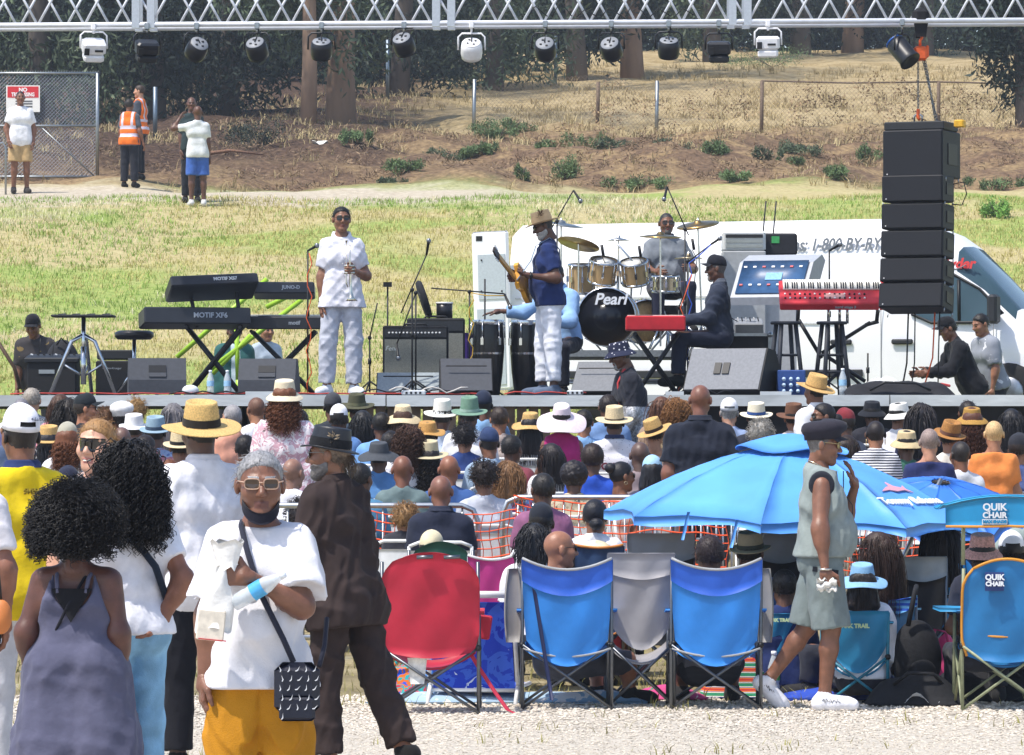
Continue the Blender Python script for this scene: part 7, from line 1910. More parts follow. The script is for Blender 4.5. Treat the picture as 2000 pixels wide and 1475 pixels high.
# middle rows
seat(96, 826, 'person in tan straw hat with black band behind the white cap', fem=True, hair='long', hairc='14121a', hat=('fedora', STRAW, dict(bw=.075, band=BAND)), top=tee('20222c'), hairo=dict(L=.38), Y=38.6)
seat(132, 828, 'person in khaki cap with curly auburn hair', fem=True, hair='curly', hairc=AUB, skin=LIGHT, hat=('cap', C('a8a494'), {}), top=tee('e0e0e6'), hairo=dict(L=.24), Y=37.2)
seat(238, 834, 'bald person behind the blonde woman with the visor sunglasses', skin='6a5048', top=tee('8a8c96'), Y=39)
seat(352, 836, 'person in woven cream hat half hidden by the large straw hat', fem=True, hair='short', hat=('fedora', STRAWP, dict(band=BAND)), top=tee('d0cac0'), Y=38.4)
seat(331, 897, 'small child with short brown hair behind the white polo man', H=1.25, hair='short', hairc=AUB, skin=LIGHT, top=tee('a0a4b0'), Y=36)
seat(799, 829, 'person with brown curly hair and white top left of the navy top', fem=True, hair='curly', hairc='4c3226', skin=MID, top=tee('e0e0e6'), hairo=dict(L=.28), Y=39.2)
seat(740, 857, 'person in dark grey floppy hat and blue denim shirt', hair='buzz', skin=DARK, hat=('sun', mat('felt_grey', '44484e', .9, var=.08), dict(bw=.09, droop=.05, ch=.085)), top=tee('5a88bc'))
seat(908, 828, 'person with short black curls and navy sleeveless top', fem=True, hair='curlshort', hairc='1c181c', skin=MID, top=tee('2e4278', 0), rz=BK - .15)
seat(786, 890, 'bald person in grey green shirt left of the beige fedora', skin='7a4f3c', top=tee('66787a'), Y=37)
seat(838, 858, 'person in beige fedora with black band and dark floral blouse', fem=True, hair='curly', hairc='1d1614', skin=BROWN, hat=('fedora', mat('felt_beige', 'c2b696', .88, var=.06), dict(bw=.085, ch=.125, band=BAND)), top=tee(FLOR2), hairo=dict(L=.26))
seat(877, 890, 'bald person in blue shirt behind the bald person in navy', skin='8a5a44', top=tee('3c5c94'), w=1.1)
seat(861, 929, 'bald person in dark navy shirt behind the crowd barrier', skin='7c5344', top=tee('23283a', collar=C('23283a')), w=1.15)
seat(992, 898, 'person with brown blonde bob and blue and red floral blouse', fem=True, hair='bob', hairc='7a5838', skin=LIGHT, top=tee(FLOR3), hairo=dict(L=.24))
seat(1121, 895, 'person with short dark afro and tan patterned top', fem=True, hair='afro', hairc='1c161a', skin=DARK, top=tee(print_cloth('tan_pat', 'a09078', ['c2b49a', '6a5e50'], 18)), hairo=dict(R=.115, n=260))
seat(1157, 869, 'person with smooth dark brown hair and royal blue shirt', hair='short', hairc='2a1c18', skin=DARK, top=tee('2a52b8'), w=1.1, hairo=dict(t=.02))
seat(1250, 863, 'bald person in front of the tilted straw fedora', skin='5c463e', top=tee('8a7c80'), Y=38.3)
seat(1215, 904, 'person with black bun and drop earring looking right', rz=PI / 2 + .5, fem=True, hair='bun', hairc='16141a', skin=BROWN, hairo=dict(bun=(0, .11, .07, .05)), glasses=('303030', '504840'), earring=.014, top=tee('c9a8a0', .3, neck=.04))
seat(1274, 893, 'person in pale blue cap with black hair', fem=True, hair='long', hairc='14141c', hat=('cap', C('9dc4e4'), dict(open=1)), top=tee('3c3e50'), hairo=dict(L=.2))
seat(573, 896, 'bald person in white shirt right of the grey haired woman', skin='8a6656', top=tee('dcdce4'), rz=BK - .5, w=1.1)
seat(586, 977, 'person with short dark curls just behind the grey haired woman', hair='curlshort', hairc='241c1e', skin=DARK, top=tee('d0d2da'), Y=34.6)
seat(792, 983, 'child with light curly hair beside the brown suit', H=1.3, hair='curlshort', hairc='8e6c44', skin=MID, top=tee('33343c'), Y=33.6)
seat(133, 914, 'person in black cap and white shirt behind the yellow shirt', hair='short', hat=('cap', C('22263a'), {}), top=tee('e0e0ea'), Y=34.5)
seat(163, 922, 'person with pale shaved head behind the long curly hair', skin='b59a8e', top=tee('6a6c74'), Y=33.8)
# standing ones
std(556, 742, 'person standing in cream bucket hat with auburn hair and pink floral blouse', fem=True, H=1.68, hair='curly', hairc=AUB, skin=LIGHT, hat=('bucket', C('dccfb4'), dict(bw=.06, ch=.1)), top=dict(m=FLOR1, sleeve=1., hem=.12, loose=.03, sw=.012), hairo=dict(L=.24, n=420, w=.03), Y=37.4, fine=True)
std(1368, 752, 'bald person in black polo shirt standing in the middle of the audience', H=1.84, rz=BK - .15, skin='7c5242', w=1.28, top=dict(m=C('1d2230'), sleeve=.45, hem=.12, loose=.024, collar=C('1d2230'), sw=.01), armw=1.2, Y=37.2, fine=True, armR=((-.28, .05, -1), (-.1, -.1, -1)))
std(1592, 727, 'person standing in wide straw hat and white pleated shirt', H=1.78, rz=BK + .75, skin='7a523e', hair='buzz', hat=('fedora', STRAW, dict(bw=.085, ch=.12, band=C('8a6a3e'), bh=.01, tilt=-.3)), top=dict(m=C('e2e2e6'), sleeve=.9, hem=.12, loose=.03, collar=C('e2e2e6')), Y=41.4)
std(1960, 872, 'person in white cap and grey t-shirt bending forward at the right', rz=PI / 2 + .3, H=1.76, Y=33.8, skin='9c6e58', hair='short', hat=('cap', C('e8e8ec'), {}), lean=(.95, 0, 0), head=(0, .9, 0), top=tee('8d9a98', .42, hem=.12), w=1.1, armL=((.1, -.5, -1), (0, -.5, -1)), armR=((-.1, -.5, -1), (0, -.5, -1)))
# more heads between the rows
for i, (px, pyt, hk, hc, tc, sk_, hat_) in enumerate(((585, 800, 'short', '241c1a', '8a4a52', DARK, None), (610, 838, 'long', '2c1c18', '4a6a98', MID, None), (765, 842, 'short', '1d1818', 'c8ccd6', DARK, None), (955, 838, 'buzz', '2a2422', '9ab0c8', BROWN, ('cap', '2c3c60')), (975, 795, 'short', '33261e', 'b8a8a0', MID, None), (1000, 850, 'short', '1c1818', '7a3c48', DARK, None), (1075, 866, 'long', '1d1618', 'd8d4d4', BROWN, None), (1335, 842, 'short', '3a2a20', '5a7a9c', MID, None), (1395, 830, 'curlshort', '2a2020', 'c48a5a', BROWN, None), (1650, 800, 'short', '241c1a', '6a6c78', DARK, ('cap', '7a2c34')), (1655, 850, 'long', '2c1f1a', '9a5a6a', MID, None), (1770, 838, 'short', '1f1a1a', '3c6a5a', DARK, ('bucket', 'c8b48c')), (1875, 862, 'buzz', '2a2422', 'd4d6dc', BROWN, None), (1990, 850, 'short', '2a201c', '4a5a8a', MID, ('cap', '2a2c34')), (20, 815, 'short', '3a2c24', '4c5a74', MID, None), (205, 800, 'curlshort', '6a4a30', '8e98a8', LIGHT, None), (285, 850, 'short', '241c1a', 'd6d8e0', DARK, None), (425, 822, 'long', '33241c', 'a8707a', MID, None), (480, 850, 'short', '1d1818', '5a6a86', DARK, None), (520, 872, 'buzz', '4a4440', '9c4a44', BROWN, None), (640, 880, 'bob', '241a18', 'c8b0a0', MID, None), (705, 905, 'short', '1c1818', '4a7a9c', DARK, None), (945, 900, 'curlshort', '241a1a', 'b8bcc8', BROWN, None), (1060, 925, 'short', '1c1818', '8c5a7a', DARK, None))):
 S_ = dict(hair=hk, hairc=hc, skin=sk_, top=tee(tc), fem=hk in ('long', 'bob'))
 if hk in ('long', 'bob'): S_['hairo'] = dict(L=.26)
 if hat_: S_['hat'] = (hat_[0], C(hat_[1]), {})
 cn = {'8a4a52': 'dull rose', '4a6a98': 'denim blue', 'c8ccd6': 'pale grey', '9ab0c8': 'misty blue', 'b8a8a0': 'taupe', '7a3c48': 'maroon', 'd8d4d4': 'off white', '5a7a9c': 'slate blue', 'c48a5a': 'caramel', '6a6c78': 'dark grey', '9a5a6a': 'mauve', '3c6a5a': 'forest green', 'd4d6dc': 'chalk white', '4a5a8a': 'indigo', '4c5a74': 'steel blue', '8e98a8': 'ash grey', 'd6d8e0': 'ice white', 'a8707a': 'dusty pink', '5a6a86': 'dark denim', '9c4a44': 'brick red', 'c8b0a0': 'sand', '4a7a9c': 'teal blue', 'b8bcc8': 'silver grey', '8c5a7a': 'plum'}[tc]
 seat(px, pyt, 'person in %s top with %s in the seated rows' % (cn, {'short': 'short dark hair', 'long': 'long hair', 'buzz': 'cropped hair', 'bob': 'bobbed hair', 'curlshort': 'short curls'}[hk] + (' and a ' + hat_[0] if hat_ else '')), rz=BK + .5 * math.sin(i * 2.3), **S_)

# ------------------------------------------------------------------ camp chairs and belongings
TUBE = metal('6c7076', .4)
def camp_chair(px0, px1, pyt, Y, label, fab, band=None, trim=None, tube=None, rz=PI, sag=.07, low=.27, text=None, tz_=None, rounded=False, textc='d8d8d8', name='camp_chair', arm=True, seath=.40):
 w_ = (px1 - px0) / FPX * Y; p = at((px0 + px1) / 2, pyt, Y); zt = p.z - ground(p.x, Y); p.z = ground(p.x, Y)
 t = thing(name, label, 'camp chair', p, rz); X_ = w_ / 2; tube = tube or TUBE
 yb = .22
 for s in (-1, 1):
  MB().tube([(s * X_, yb + .02, 0), (s * X_, yb, seath), (s * X_ * .99, yb + .08, zt - .01)], .011, 8).build('rear_post', tube, t)
  MB().tube([(s * X_ * 1.02, -.26, 0), (s * X_, -.24, seath + .22)], .011, 8).build('front_post', tube, t)
  MB().tube([(s * X_, yb + .02, .01), (s * X_, -.24, seath)], .009, 6).build('leg_brace', tube, t)
  MB().tube([(s * X_, -.26, .01), (s * X_, yb, seath)], .009, 6).build('leg_brace', tube, t)
  if arm: MB().sheet([[(s * X_ + d, y_, seath + .22 - .02 * math.sin((y_ + .25) / .5 * PI)) for d in (-.035, .035)] for y_ in np.linspace(-.26, yb + .04, 7)], .012).build('armrest', fab, t)
  MB().sphere((s * X_, yb + .01, seath), .02, 8, 6).build('joint', BLK, t)
 for y_ in (yb + .025, -.27):
  for s in (-1, 1): MB().tube([(-s * X_ * 1.0, y_ + .012 * s, .01), (s * X_ * .99, y_ + .012 * s, seath)], .009, 6).build('cross_leg', tube, t)
 rows = 12; cols = 13; g = []
 for i in range(rows):
  v_ = i / (rows - 1); row = []
  for j in range(cols):
   u = -1 + 2 * j / (cols - 1)
   if rounded: hw = X_ * (1.02 - .25 * max(0, (v_ - .75) / .25) ** 2 - .12 * max(0, (.2 - v_) / .2)); ztop = zt + .05 - .06 * u * u; zb = low + .04 * u * u
   else: hw = X_ * (1.0 - .10 * (1 - v_) ** 2); ztop = zt - sag * (1 - u * u); zb = low + .16 * u * u
   z = zb + (ztop - zb) * v_
   y = yb + .01 + .08 * v_ + .05 * (1 - u * u) * (1 - .5 * v_) + .006 * math.sin(u * 7 + v_ * 9)
   row.append((u * hw, y, z))
  g.append(row)
 nb = 3 if band is not None else 0
 bk = MB().sheet(g[:rows - nb], .012).build('backrest', fab, t)
 if band is not None: MB().sheet([[(a * 1.012, b + .004, c) for a, b, c in r_] for r_ in g[rows - nb - 1:]], .014).build('top_band', band, t)
 sg_ = [[(u * X_ * .93, y_, seath - .10 * (1 - u * u) - (.03 if y_ > -.2 else 0)) for u in np.linspace(-1, 1, 9)] for y_ in np.linspace(-.26, yb - .0, 6)]
 MB().sheet(sg_, .012).build('seat', fab, t)
 if trim is not None:
  MB().tube([(a, b + .01, c) for a, b, c in g[-1]], .009, 6).build('piping', trim, bk)
  if not rounded: MB().tube([(u * X_ * .98, yb + .035 + .03 * (1 - u * u), seath - .02 - .05 * (1 - u * u)) for u in np.linspace(-1, 1, 13)], .007, 6).build('piping', trim, bk)
  else:
   for e in (0, -1): MB().tube([(r_[e][0], r_[e][1] + .008, r_[e][2]) for r_ in g], .009, 6).build('piping', trim, bk)
   MB().tube([(a, b + .01, c + .1) for a, b, c in g[1]], .007, 6).build('piping', trim, bk)
 if text: text_part('lettering', text[0], text[1], mat('chair_letter_' + textc, textc, .6, var=0), bk, (text[2] * X_, yb + .15, text[3]), (PI / 2 - .11, 0, PI), bold=.002)
 return t
def nyl(col): return mat('nylon_' + col, col, .55, var=.14, scale=3.5, bump=.25, bscale=14, spec=.35)
BLUE1, BLUE2, GREYN = nyl('2f7fd0'), nyl('2a5cc0'), nyl('98969a')  # light passing through the backrest cloth is put into the lighter blue
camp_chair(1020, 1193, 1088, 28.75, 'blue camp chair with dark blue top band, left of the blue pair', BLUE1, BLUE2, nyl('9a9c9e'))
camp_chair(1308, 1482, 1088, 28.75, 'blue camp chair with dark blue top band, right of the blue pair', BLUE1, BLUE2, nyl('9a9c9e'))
camp_chair(1186, 1314, 1078, 28.98, 'plain grey camp chair between the two blue ones', GREYN, GREYN, None, sag=.0, low=.36)
for px, lab in ((1003, 'grey cloth storage pouch hanging on the left blue chair'), (1493, 'grey cloth storage flap hanging on the right blue chair')):
 t = thing('chair_pouch', lab, 'pouch', at(px, 1230, 28.7))
 MB().sheet([[(x_ * (.5 + .5 * math.sin(v_ * 2.6)), .03 * math.cos(x_ * 20), .42 - v_ * .5) for x_ in np.linspace(-.055, .055, 7)] for v_ in np.linspace(0.08, 1, 10)], .02).build('cloth', nyl('8e8c8a'), t)
t = thing('hanging_strap', 'dark blue strap hanging across the left blue chair', 'strap', at(1040, 1130, 28.45))
MB().sheet([[(.0 + .12 * v_ + d, 0, -.75 * v_) for d in (-.012, .012)] for v_ in np.linspace(0, 1, 6)], .004).build('webbing', nyl('232c52'), t)
red = camp_chair(748, 935, 1092, 28.3, 'large round red camp chair behind the brown suit', nyl('b02238'), None, None, rounded=True, low=.34)
for sx in (-.45, .1): MB().tube([(sx * .3 - .05, .37, .96), (sx * .3 + .05, .37, .955)], .012, 8).build('support_rod', TUBE, red)
t = thing('red_strap', 'red webbing strap trailing from the red chair to the gravel', 'strap', at(915, 1270, 28.15))
MB().sheet([[p + Vector((d, 0, 0)) for d in (-.014, .014)] for p in [Vector((0, 0, 0)), Vector((.06, -.02, -.1)), Vector((.16, -.05, -.25)), Vector((.24, -.08, -.36)), Vector((.34, -.1, -.405)), Vector((.42, -.12, -.41))]], .004).build('webbing', nyl('b83048'), t)
t = thing('paper_tag', 'white care tag hanging under the red chair', 'tag', at(815, 1285, 28.05))
MB().sheet([[(x_ * (1 - .3 * v_), .01 * v_, -.16 * v_) for x_ in (-.06, -.02, .02, .06)] for v_ in np.linspace(0, 1, 4)], .002).build('paper', mat('paper_white', 'dedcd6', .7), t)
t = thing('red_pouch', 'small red pouch hanging beside the red chair', 'pouch', at(946, 1225, 28.6)); MB().box((0, 0, 0), (.085, .05, .15), (0, .15, 0), .01).build('body', nyl('b02238'), t)
# QUIK chair with shade canopy
TEALB = nyl('2470a8'); GOLD = nyl('c98a34'); OLIVE = mat('tube_olive', '8a8f70', .4)
q = camp_chair(1872, 2040, 1105, 28.6, 'teal blue camp chair with gold piping and name patch at the right edge', TEALB, None, GOLD, OLIVE, rounded=True, low=.30, text=None)
MB().box((.08, .345, .80), (.115, .012, .115), (-.11, 0, 0)).build('patch', nyl('2a3f78'), q)
text_part('lettering', 'QUIK', .048, mat('chair_letter_w', 'd5d8dc', .6, var=0), q, (.08, .362, .825), (PI / 2 - .11, 0, PI), bold=.002)
text_part('lettering', 'CHAIR', .038, mat('chair_letter_w', 'd5d8dc'), q, (.08, .367, .785), (PI / 2 - .11, 0, PI), bold=.002)
for s in (-1, 1): MB().tube([(s * .265, .27, .9), (s * .265, .30, 1.24)], .013, 8).build('canopy_post', OLIVE, q)
cg = [[(x_, y_, 1.26 + .05 * (1 - (x_ / .36) ** 2) + .02 * math.sin(y_ * 6)) for x_ in np.linspace(-.38, .38, 9)] for y_ in np.linspace(-.45, .34, 7)]
cp = MB().sheet(cg, .01).build('canopy', nyl('2f9ccc'), q)
fl = [[(x_, .345 + .012 * v_, 1.26 + .05 * (1 - (x_ / .36) ** 2) - .17 * v_ * (.35 + .65 * math.cos(x_ * 3.2)) - .05 * v_ * abs(x_)) for x_ in np.linspace(-.38, .38, 15)] for v_ in np.linspace(0, 1, 5)]
MB().sheet(fl, .008).build('canopy_flap', nyl('1f7fae'), q)
MB().tube([(a, b + .006, c) for a, b, c in fl[-1]], .008, 6).build('piping', GOLD, q)
for i, (tx, sz, z_) in enumerate((('QUIK', .060, 1.255), ('CHAIR', .050, 1.205), ('MAX SHADE', .026, 1.166))):
 if i == 2: MB().box((.08, .366, z_), (.155, .004, .033)).build('print_bar', mat('chair_letter_w', 'd5d8dc'), q)
 text_part('lettering', tx, sz, mat('chair_letter_w', 'd5d8dc') if i < 2 else nyl('1f7fae'), q, (.08, .367 + .004 * (i == 2), z_), (PI / 2, 0, PI), bold=.002)
MB().sheet([[(.30 + d, y_, .62) for d in (-.10, .10)] for y_ in np.linspace(-.3, .2, 5)], .02).build('arm_table', nyl('2f8cc0'), q)
# other camp chairs
OZ = nyl('2278a4'); TEALT = mat('tube_teal', '2a7a94', .4)
camp_chair(1610, 1728, 1190, 29.3, 'teal camp chair under the pale blue sun hat', OZ, None, None, TEALT, low=.2, sag=.0, text=('OZARK TRAIL', .036, .25, .50), textc='b6cc9a', seath=.30)
camp_chair(1484, 1545, 1195, 30.2, 'teal camp chair half hidden behind the walking man', OZ, None, None, TEALT, low=.2, sag=.0, text=('OZARK TRAIL', .03, .1, .50), textc='b6cc9a', seath=.30)
camp_chair(1660, 1782, 1160, 30.0, 'grey blue camp chair with blue zigzag band behind the long brown hair', nyl('5f8fae'), print_cloth('zigzag', '6fb0e0', ['2f58b8'], 9, .5, 'WAVE'), None, sag=.03, seath=.36)
camp_chair(800, 925, 1070, 31.2, 'dark green camp chair behind the red one', nyl('1f4d40'), None, None, rounded=True)
camp_chair(915, 1005, 1082, 31.0, 'magenta camp chair between the red and blue ones', nyl('b0307a'), None, nyl('c9c9c9'), sag=.03)
camp_chair(1225, 1352, 1040, 31.4, 'black camp chair with grey padded top behind the grey one', nyl('1d2028'), nyl('8a9098'), None, sag=.0)
camp_chair(1470, 1570, 1040, 31.6, 'black camp chair with grey padded top left of the walking man', nyl('23262e'), nyl('8a9098'), None, sag=.0)
camp_chair(1745, 1840, 1085, 31.0, 'black camp chair with pale headrest under the second umbrella', nyl('1a1c24'), nyl('98a0a4'), None, sag=.0)
camp_chair(1800, 1890, 1075, 31.8, 'navy camp chair beside the second umbrella pole', nyl('23335c'), None, nyl('7a8a9a'), sag=.03)
camp_chair(1120, 1215, 1062, 31.3, 'navy camp chair with orange piping behind the left blue chair', nyl('2c4468'), None, nyl('c07a3a'), sag=.02)
# low beach chair with palm print
PALM = print_cloth('palm_print', '2438b8', ['3f66d8', '2a46c4', 'c6d6ee'], 7)
t = thing('beach_chair', 'low white framed beach chair with blue palm leaf print', 'beach chair', at(935, 1370, 29.3), PI - .15); t.location.z = ground(t.location.x, 29.3)
MB().sheet([[(x_, .18 + .22 * v_, .10 + .55 * v_) for x_ in np.linspace(-.26, .26, 7)] for v_ in np.linspace(0, 1, 7)], .012).build('backrest', PALM, t)
MB().sheet([[(x_, y_, .11) for x_ in np.linspace(-.26, .26, 7)] for y_ in np.linspace(-.3, .18, 5)], .012).build('seat', PALM, t)
for s in (-1, 1):
 MB().tube([(s * .28, .16, .04), (s * .28, .42, .70)], .014, 8).build('back_tube', WHITEP, t); MB().tube([(s * .28, -.32, .11), (s * .28, .2, .11), (s * .28, .3, .0)], .014, 8).build('side_tube', WHITEP, t)
MB().tube([(-.28, .42, .70), (.28, .42, .70)], .022, 8).build('top_tube', WHITEP, t); MB().tube([(-.28, .18, .09), (.28, .18, .09)], .014, 8).build('cross_tube', WHITEP, t)
# blankets, bags and bundles on the ground
def heap(px, py, Y, w_, d_, h_, label, m, name='bag', cat='bag', seed=1, rz=0.):
 p = at(px, py, Y); p.z = ground(p.x, Y); t = thing(name, label, cat, p, rz); r = np.random.RandomState(seed); a, b, c = r.rand(3) * 6
 n = 15
 g = [[(u * w_ / 2 * (1 + .06 * math.sin(5 * v_ + a)), v_ * d_ / 2, .012 + h_ * max(0, 1 - abs(u) ** 3.2) * max(0, 1 - abs(v_) ** 3.2) * (1 + .12 * math.sin(5 * u + b) + .10 * math.sin(6 * v_ + c + 3 * u))) for u in np.linspace(-1, 1, n)] for v_ in np.linspace(-1, 1, n)]
 MB().sheet(g, .012).build('body', m, t)
 if name == 'bag':
  MB().tube([(-w_ * .25, -d_ * .3, h_ * .8), (-w_ * .1, -d_ * .4, h_ * 1.25), (w_ * .15, -d_ * .4, h_ * 1.2), (w_ * .25, -d_ * .3, h_ * .8)], .012, 6).build('handle', m, t)
 return t
BAGB = mat('bag_black2', '17181d', .8, var=.15, bump=.4, bscale=30)
heap(1790, 1372, 29.0, .62, .4, .17, 'black soft bag on the ground left of the canopy chair', BAGB, seed=2); heap(1925, 1368, 29.5, .8, .5, .2, 'larger black soft bag under the canopy chair', BAGB, seed=3)
t = thing('backpack', 'black backpack hanging from the zigzag chair', 'backpack', at(1790, 1262, 29.2))
MB().sphere((0, 0, -.08), .16, 16, 12, (1.0, .6, 1.55)).build('body', BAGB, t); MB().tube([(-.06, -.08, .13), (-.02, -.1, .34), (.0, 0, .38)], .016, 6).build('strap', BAGB, t); MB().sphere((.03, -.085, -.16), .09, 12, 8, (1, .5, .9)).build('pocket', BAGB, t)
heap(1832, 1325, 30.3, .3, .3, .34, 'magenta pink tote bag right of the black backpack', nyl('b02a62'), seed=5)
heap(1680, 1378, 29.7, 1.0, .5, .07, 'royal blue blanket on the ground under the teal chairs', cloth('2c4cb4'), 'blanket', 'blanket', 6); heap(960, 1388, 29.3, 1.5, .5, .05, 'pale blue and white towel on the ground under the palm print chair', print_cloth('towel_pale', 'c6d4dc', ['9fb8cc', 'e0e4e8'], 9), 'towel', 'towel', 7)
heap(790, 1355, 29.6, .35, .35, .22, 'bright multicoloured tote bag under the red chair', print_cloth('multi', '2f58c0', ['d06a2a', '2a9a9a', 'c03048', '20306a'], 14), seed=8); heap(1435, 1340, 29.8, .42, .25, .30, 'folded multicoloured striped blanket under the right blue chair', print_cloth('serape', 'b03a34', ['d88a2a', '2c4a9a', 'd8d2c0', '2a7a5a'], 5, .5, 'WAVE'), 'blanket', 'blanket', 9)
heap(1150, 1395, 29.2, .7, .3, .06, 'white and blue cloth on the ground under the left blue chair', print_cloth('towel2', 'dfe3e8', ['8fb4d4'], 8), 'cloth', 'cloth', 10); heap(850, 1330, 29.6, .25, .2, .25, 'round bright blue cushion behind the red chair legs', nyl('2a78c0'), 'cushion', 'cushion', 11)
heap(1300, 1392, 29.6, .5, .3, .07, 'green and pink patterned cloth on the ground behind the grey chair', print_cloth('green_mat', '2f8a62', ['c04a80', 'd8d8d0'], 8), 'cloth', 'cloth', 13)
t = thing('plastic_wrapper', 'crumpled clear plastic wrapper on the ground beside the black bags', 'wrapper', at(1795, 1350, 28.9)); t.location.z = ground(t.location.x, 28.9)
MB().sheet([[(x_, y_, .05 + .05 * math.sin(x_ * 30 + y_ * 9) * math.cos(y_ * 25)) for x_ in np.linspace(-.12, .12, 11)] for y_ in np.linspace(-.1, .1, 9)], .002, False).build('film', mat('film', 'eef0f2'), t)
bottle(at(1512, 1330, 29.9).xy.to_3d() + Vector((0, 0, ground(0, 29.9))), 'green capped bottle standing beside the walking man', .3, mat('bottle_green', '4a9a4a', .4))
# ------------------------------------------------------------------ crowd barriers with orange netting
BARR = metal('b9bcbf', .4)
def barrier(px, Y, label, n=17, L_=2.1, rz=0.):
 p = at(px, 900, Y); p.z = ground(p.x, Y); t = thing('crowd_barrier', label, 'barrier', p, rz, 'steel barriers across the audience')
 h = 1.13; X_ = L_ / 2
 MB().tube([(-X_, 0, .18), (-X_, 0, h - .12), (-X_ + .035, 0, h - .035), (-X_ + .12, 0, h), (X_ - .12, 0, h), (X_ - .035, 0, h - .035), (X_, 0, h - .12), (X_, 0, .18), (X_ - .02, 0, .16), (-X_ + .02, 0, .16), (-X_, 0, .18)], .021, 8).build('frame', BARR, t)
 for i in range(n):
  x_ = -X_ + L_ * (i + 1) / (n + 1); MB().tube([(x_, 0, .16), (x_, 0, h)], .008, 6).build('bar', BARR, t)
 for s in (-1, 1): MB().tube([(s * X_ * .7, -.28, .012), (s * X_ * .7, 0, .1), (s * X_ * .7, .28, .012)], .014, 6).tube([(s * X_ * .7, 0, .05), (s * X_ * .7, 0, .18)], .014, 6).build('foot', BARR, t)
bY = find_y(972, 1.13); bY2 = find_y(988, 1.13)
barrier(655, bY2, 'steel crowd barrier behind the brown suit, its rounded end beside the netting')
barrier(1250, bY, 'steel crowd barrier left of the blue umbrella'); barrier(1590, bY + .1, 'steel crowd barrier hidden mostly behind the blue umbrella')
barrier(1900, bY + .1, 'steel crowd barrier behind the second umbrella')
NET = mat('net_orange', 'e0562a', .55, var=.08)
def net(px0, px1, Y, label, h0=.12, h1=1.1, cell=.062, seed=1):
 a = at(px0, 900, Y); b = at(px1, 900, Y); L_ = b.x - a.x; a.z = ground(a.x, Y)
 t = thing('safety_net', label, 'netting', a); mb = MB(); n = int(L_ / cell); m = int((h1 - h0) / cell)
 def pt(i, j):
  x_ = L_ * i / n + .012 * math.sin(j * 1.3 + i * .4 + seed); sag = .05 * math.sin(PI * ((i * cell) % 1.1) / 1.1)
  return (x_, -.03 + .03 * math.sin(i * .35 + j * .2 + seed), h0 + (h1 - h0) * j / m - sag * j / m + .008 * math.sin(i * 1.1 + seed))
 for i in range(0, n + 1, 1): mb.tube([pt(i, j) for j in range(m + 1)], .0045, 3, cap=False)
 for j in range(m + 1): mb.tube([pt(i, j) for i in range(n + 1)], .006 if j % 2 else .008, 3, cap=False)
 mb.build('mesh', NET, t)
net(700, 1010, bY2 - .06, 'orange plastic safety net stretched across the left barriers', seed=1); net(1005, 1420, bY - .08, 'orange plastic safety net hung over the barrier left of the umbrella', seed=2, h1=1.14)
net(1640, 1990, bY + .02, 'orange plastic safety net hung on the barrier behind the second umbrella', seed=3)
# ------------------------------------------------------------------ umbrellas
def umbrella(px, pyt, Y, R, drop, label, top_m, in_m, tilt, vent=True, foot_px=None, n=8, logo=False):
 a = at(px, pyt, Y); g0 = ground(a.x, Y); fx = at(foot_px or px, 900, Y).x - a.x
 t = thing('beach_umbrella', label, 'umbrella', (a.x, Y, g0)); H_ = a.z - g0
 Rt = Euler(tilt).to_matrix(); c = Vector((0, 0, H_))
 for k in range(n):
  t0 = 2 * PI * k / n - .205; t1 = 2 * PI * (k + 1) / n - .205; g = []
  for i in range(9):
   u = i / 8; row = []
   for j in range(9):
    v_ = j / 8; an = t0 + (t1 - t0) * v_; e = math.sin(PI * v_)
    r = R * u * (math.cos(PI / n) / math.cos((v_ - .5) * 2 * PI / n)) * (1 - .05 * e * u)
    z = -drop * (u ** 1.55) + .025 * e * u * u - .004 * math.sin(u * 25 + v_ * 14)
    row.append(c + Rt @ Vector((r * math.cos(an), r * math.sin(an), z)))
   g.append(row)
  pn = MB().sheet(g[1:], .006).build('canopy_panel', [top_m], t)
  MB().tube([g[i][0] - Vector((0, 0, .012)) for i in range(1, 9)], .006, 5).build('rib', STEEL, t)
  MB().sheet([[p + Vector((0, 0, -.0)) for p in g[-1]], [p + Vector((0, 0, -.055 - .015 * math.sin(j * .8))) for j, p in enumerate(g[-1])]], .004).build('valance', top_m, t)
  if in_m is not None: MB().sheet([[p - Vector((0, 0, .012)) for p in r_] for r_ in g[1:]], .003).build('lining', in_m, pn)
 if vent:
  g = []
  for i in range(5):
   u = i / 4; g.append([c + Rt @ Vector((R * .30 * u * math.cos(an), R * .30 * u * math.sin(an), .075 - .11 * u ** 1.4 + .02 * math.sin(an * 4) * u)) for an in np.linspace(0, 2 * PI, 33)])
  MB().sheet(g, .006).build('vent_cap', top_m, t)
 MB().tube([(fx, 0, -.1), (fx * .8, 0, .55)], .019, 10).build('lower_pole', STEEL, t)
 MB().tube([(fx * .8, 0, .5), (fx * .72, 0, .75), c + Rt @ Vector((0, 0, .02))], .016, 10).build('upper_pole', STEEL, t)
 MB().box((fx * .74, -.02, .70), (.035, .05, .17), (0, .15, 0), .008).build('tilt_lever', BLK, t)
 return t, c, Rt
UBL = mat('umbrella_blue', '5a9eea', .5, var=.10, scale=2.5, bump=.2, bscale=10, spec=.4)
ut, uc, uR = umbrella(1547, 868, 31.0, 1.27, .50, 'large bright blue beach umbrella with a vented top over the camp chairs', UBL, None, (.02, .035, 0), True, 1428)
for px0, py0 in ((1345, 1000), (1440, 1015)):
 MB().sheet([[at(px0 + d - 12 * v_, py0 + 55 * v_, 29.85) - ut.location for d in (-3, 3)] for v_ in np.linspace(0, 1, 4)], .003).build('tie_strap', UBL, ut)
an, u_, ph = -.6, .76, .5
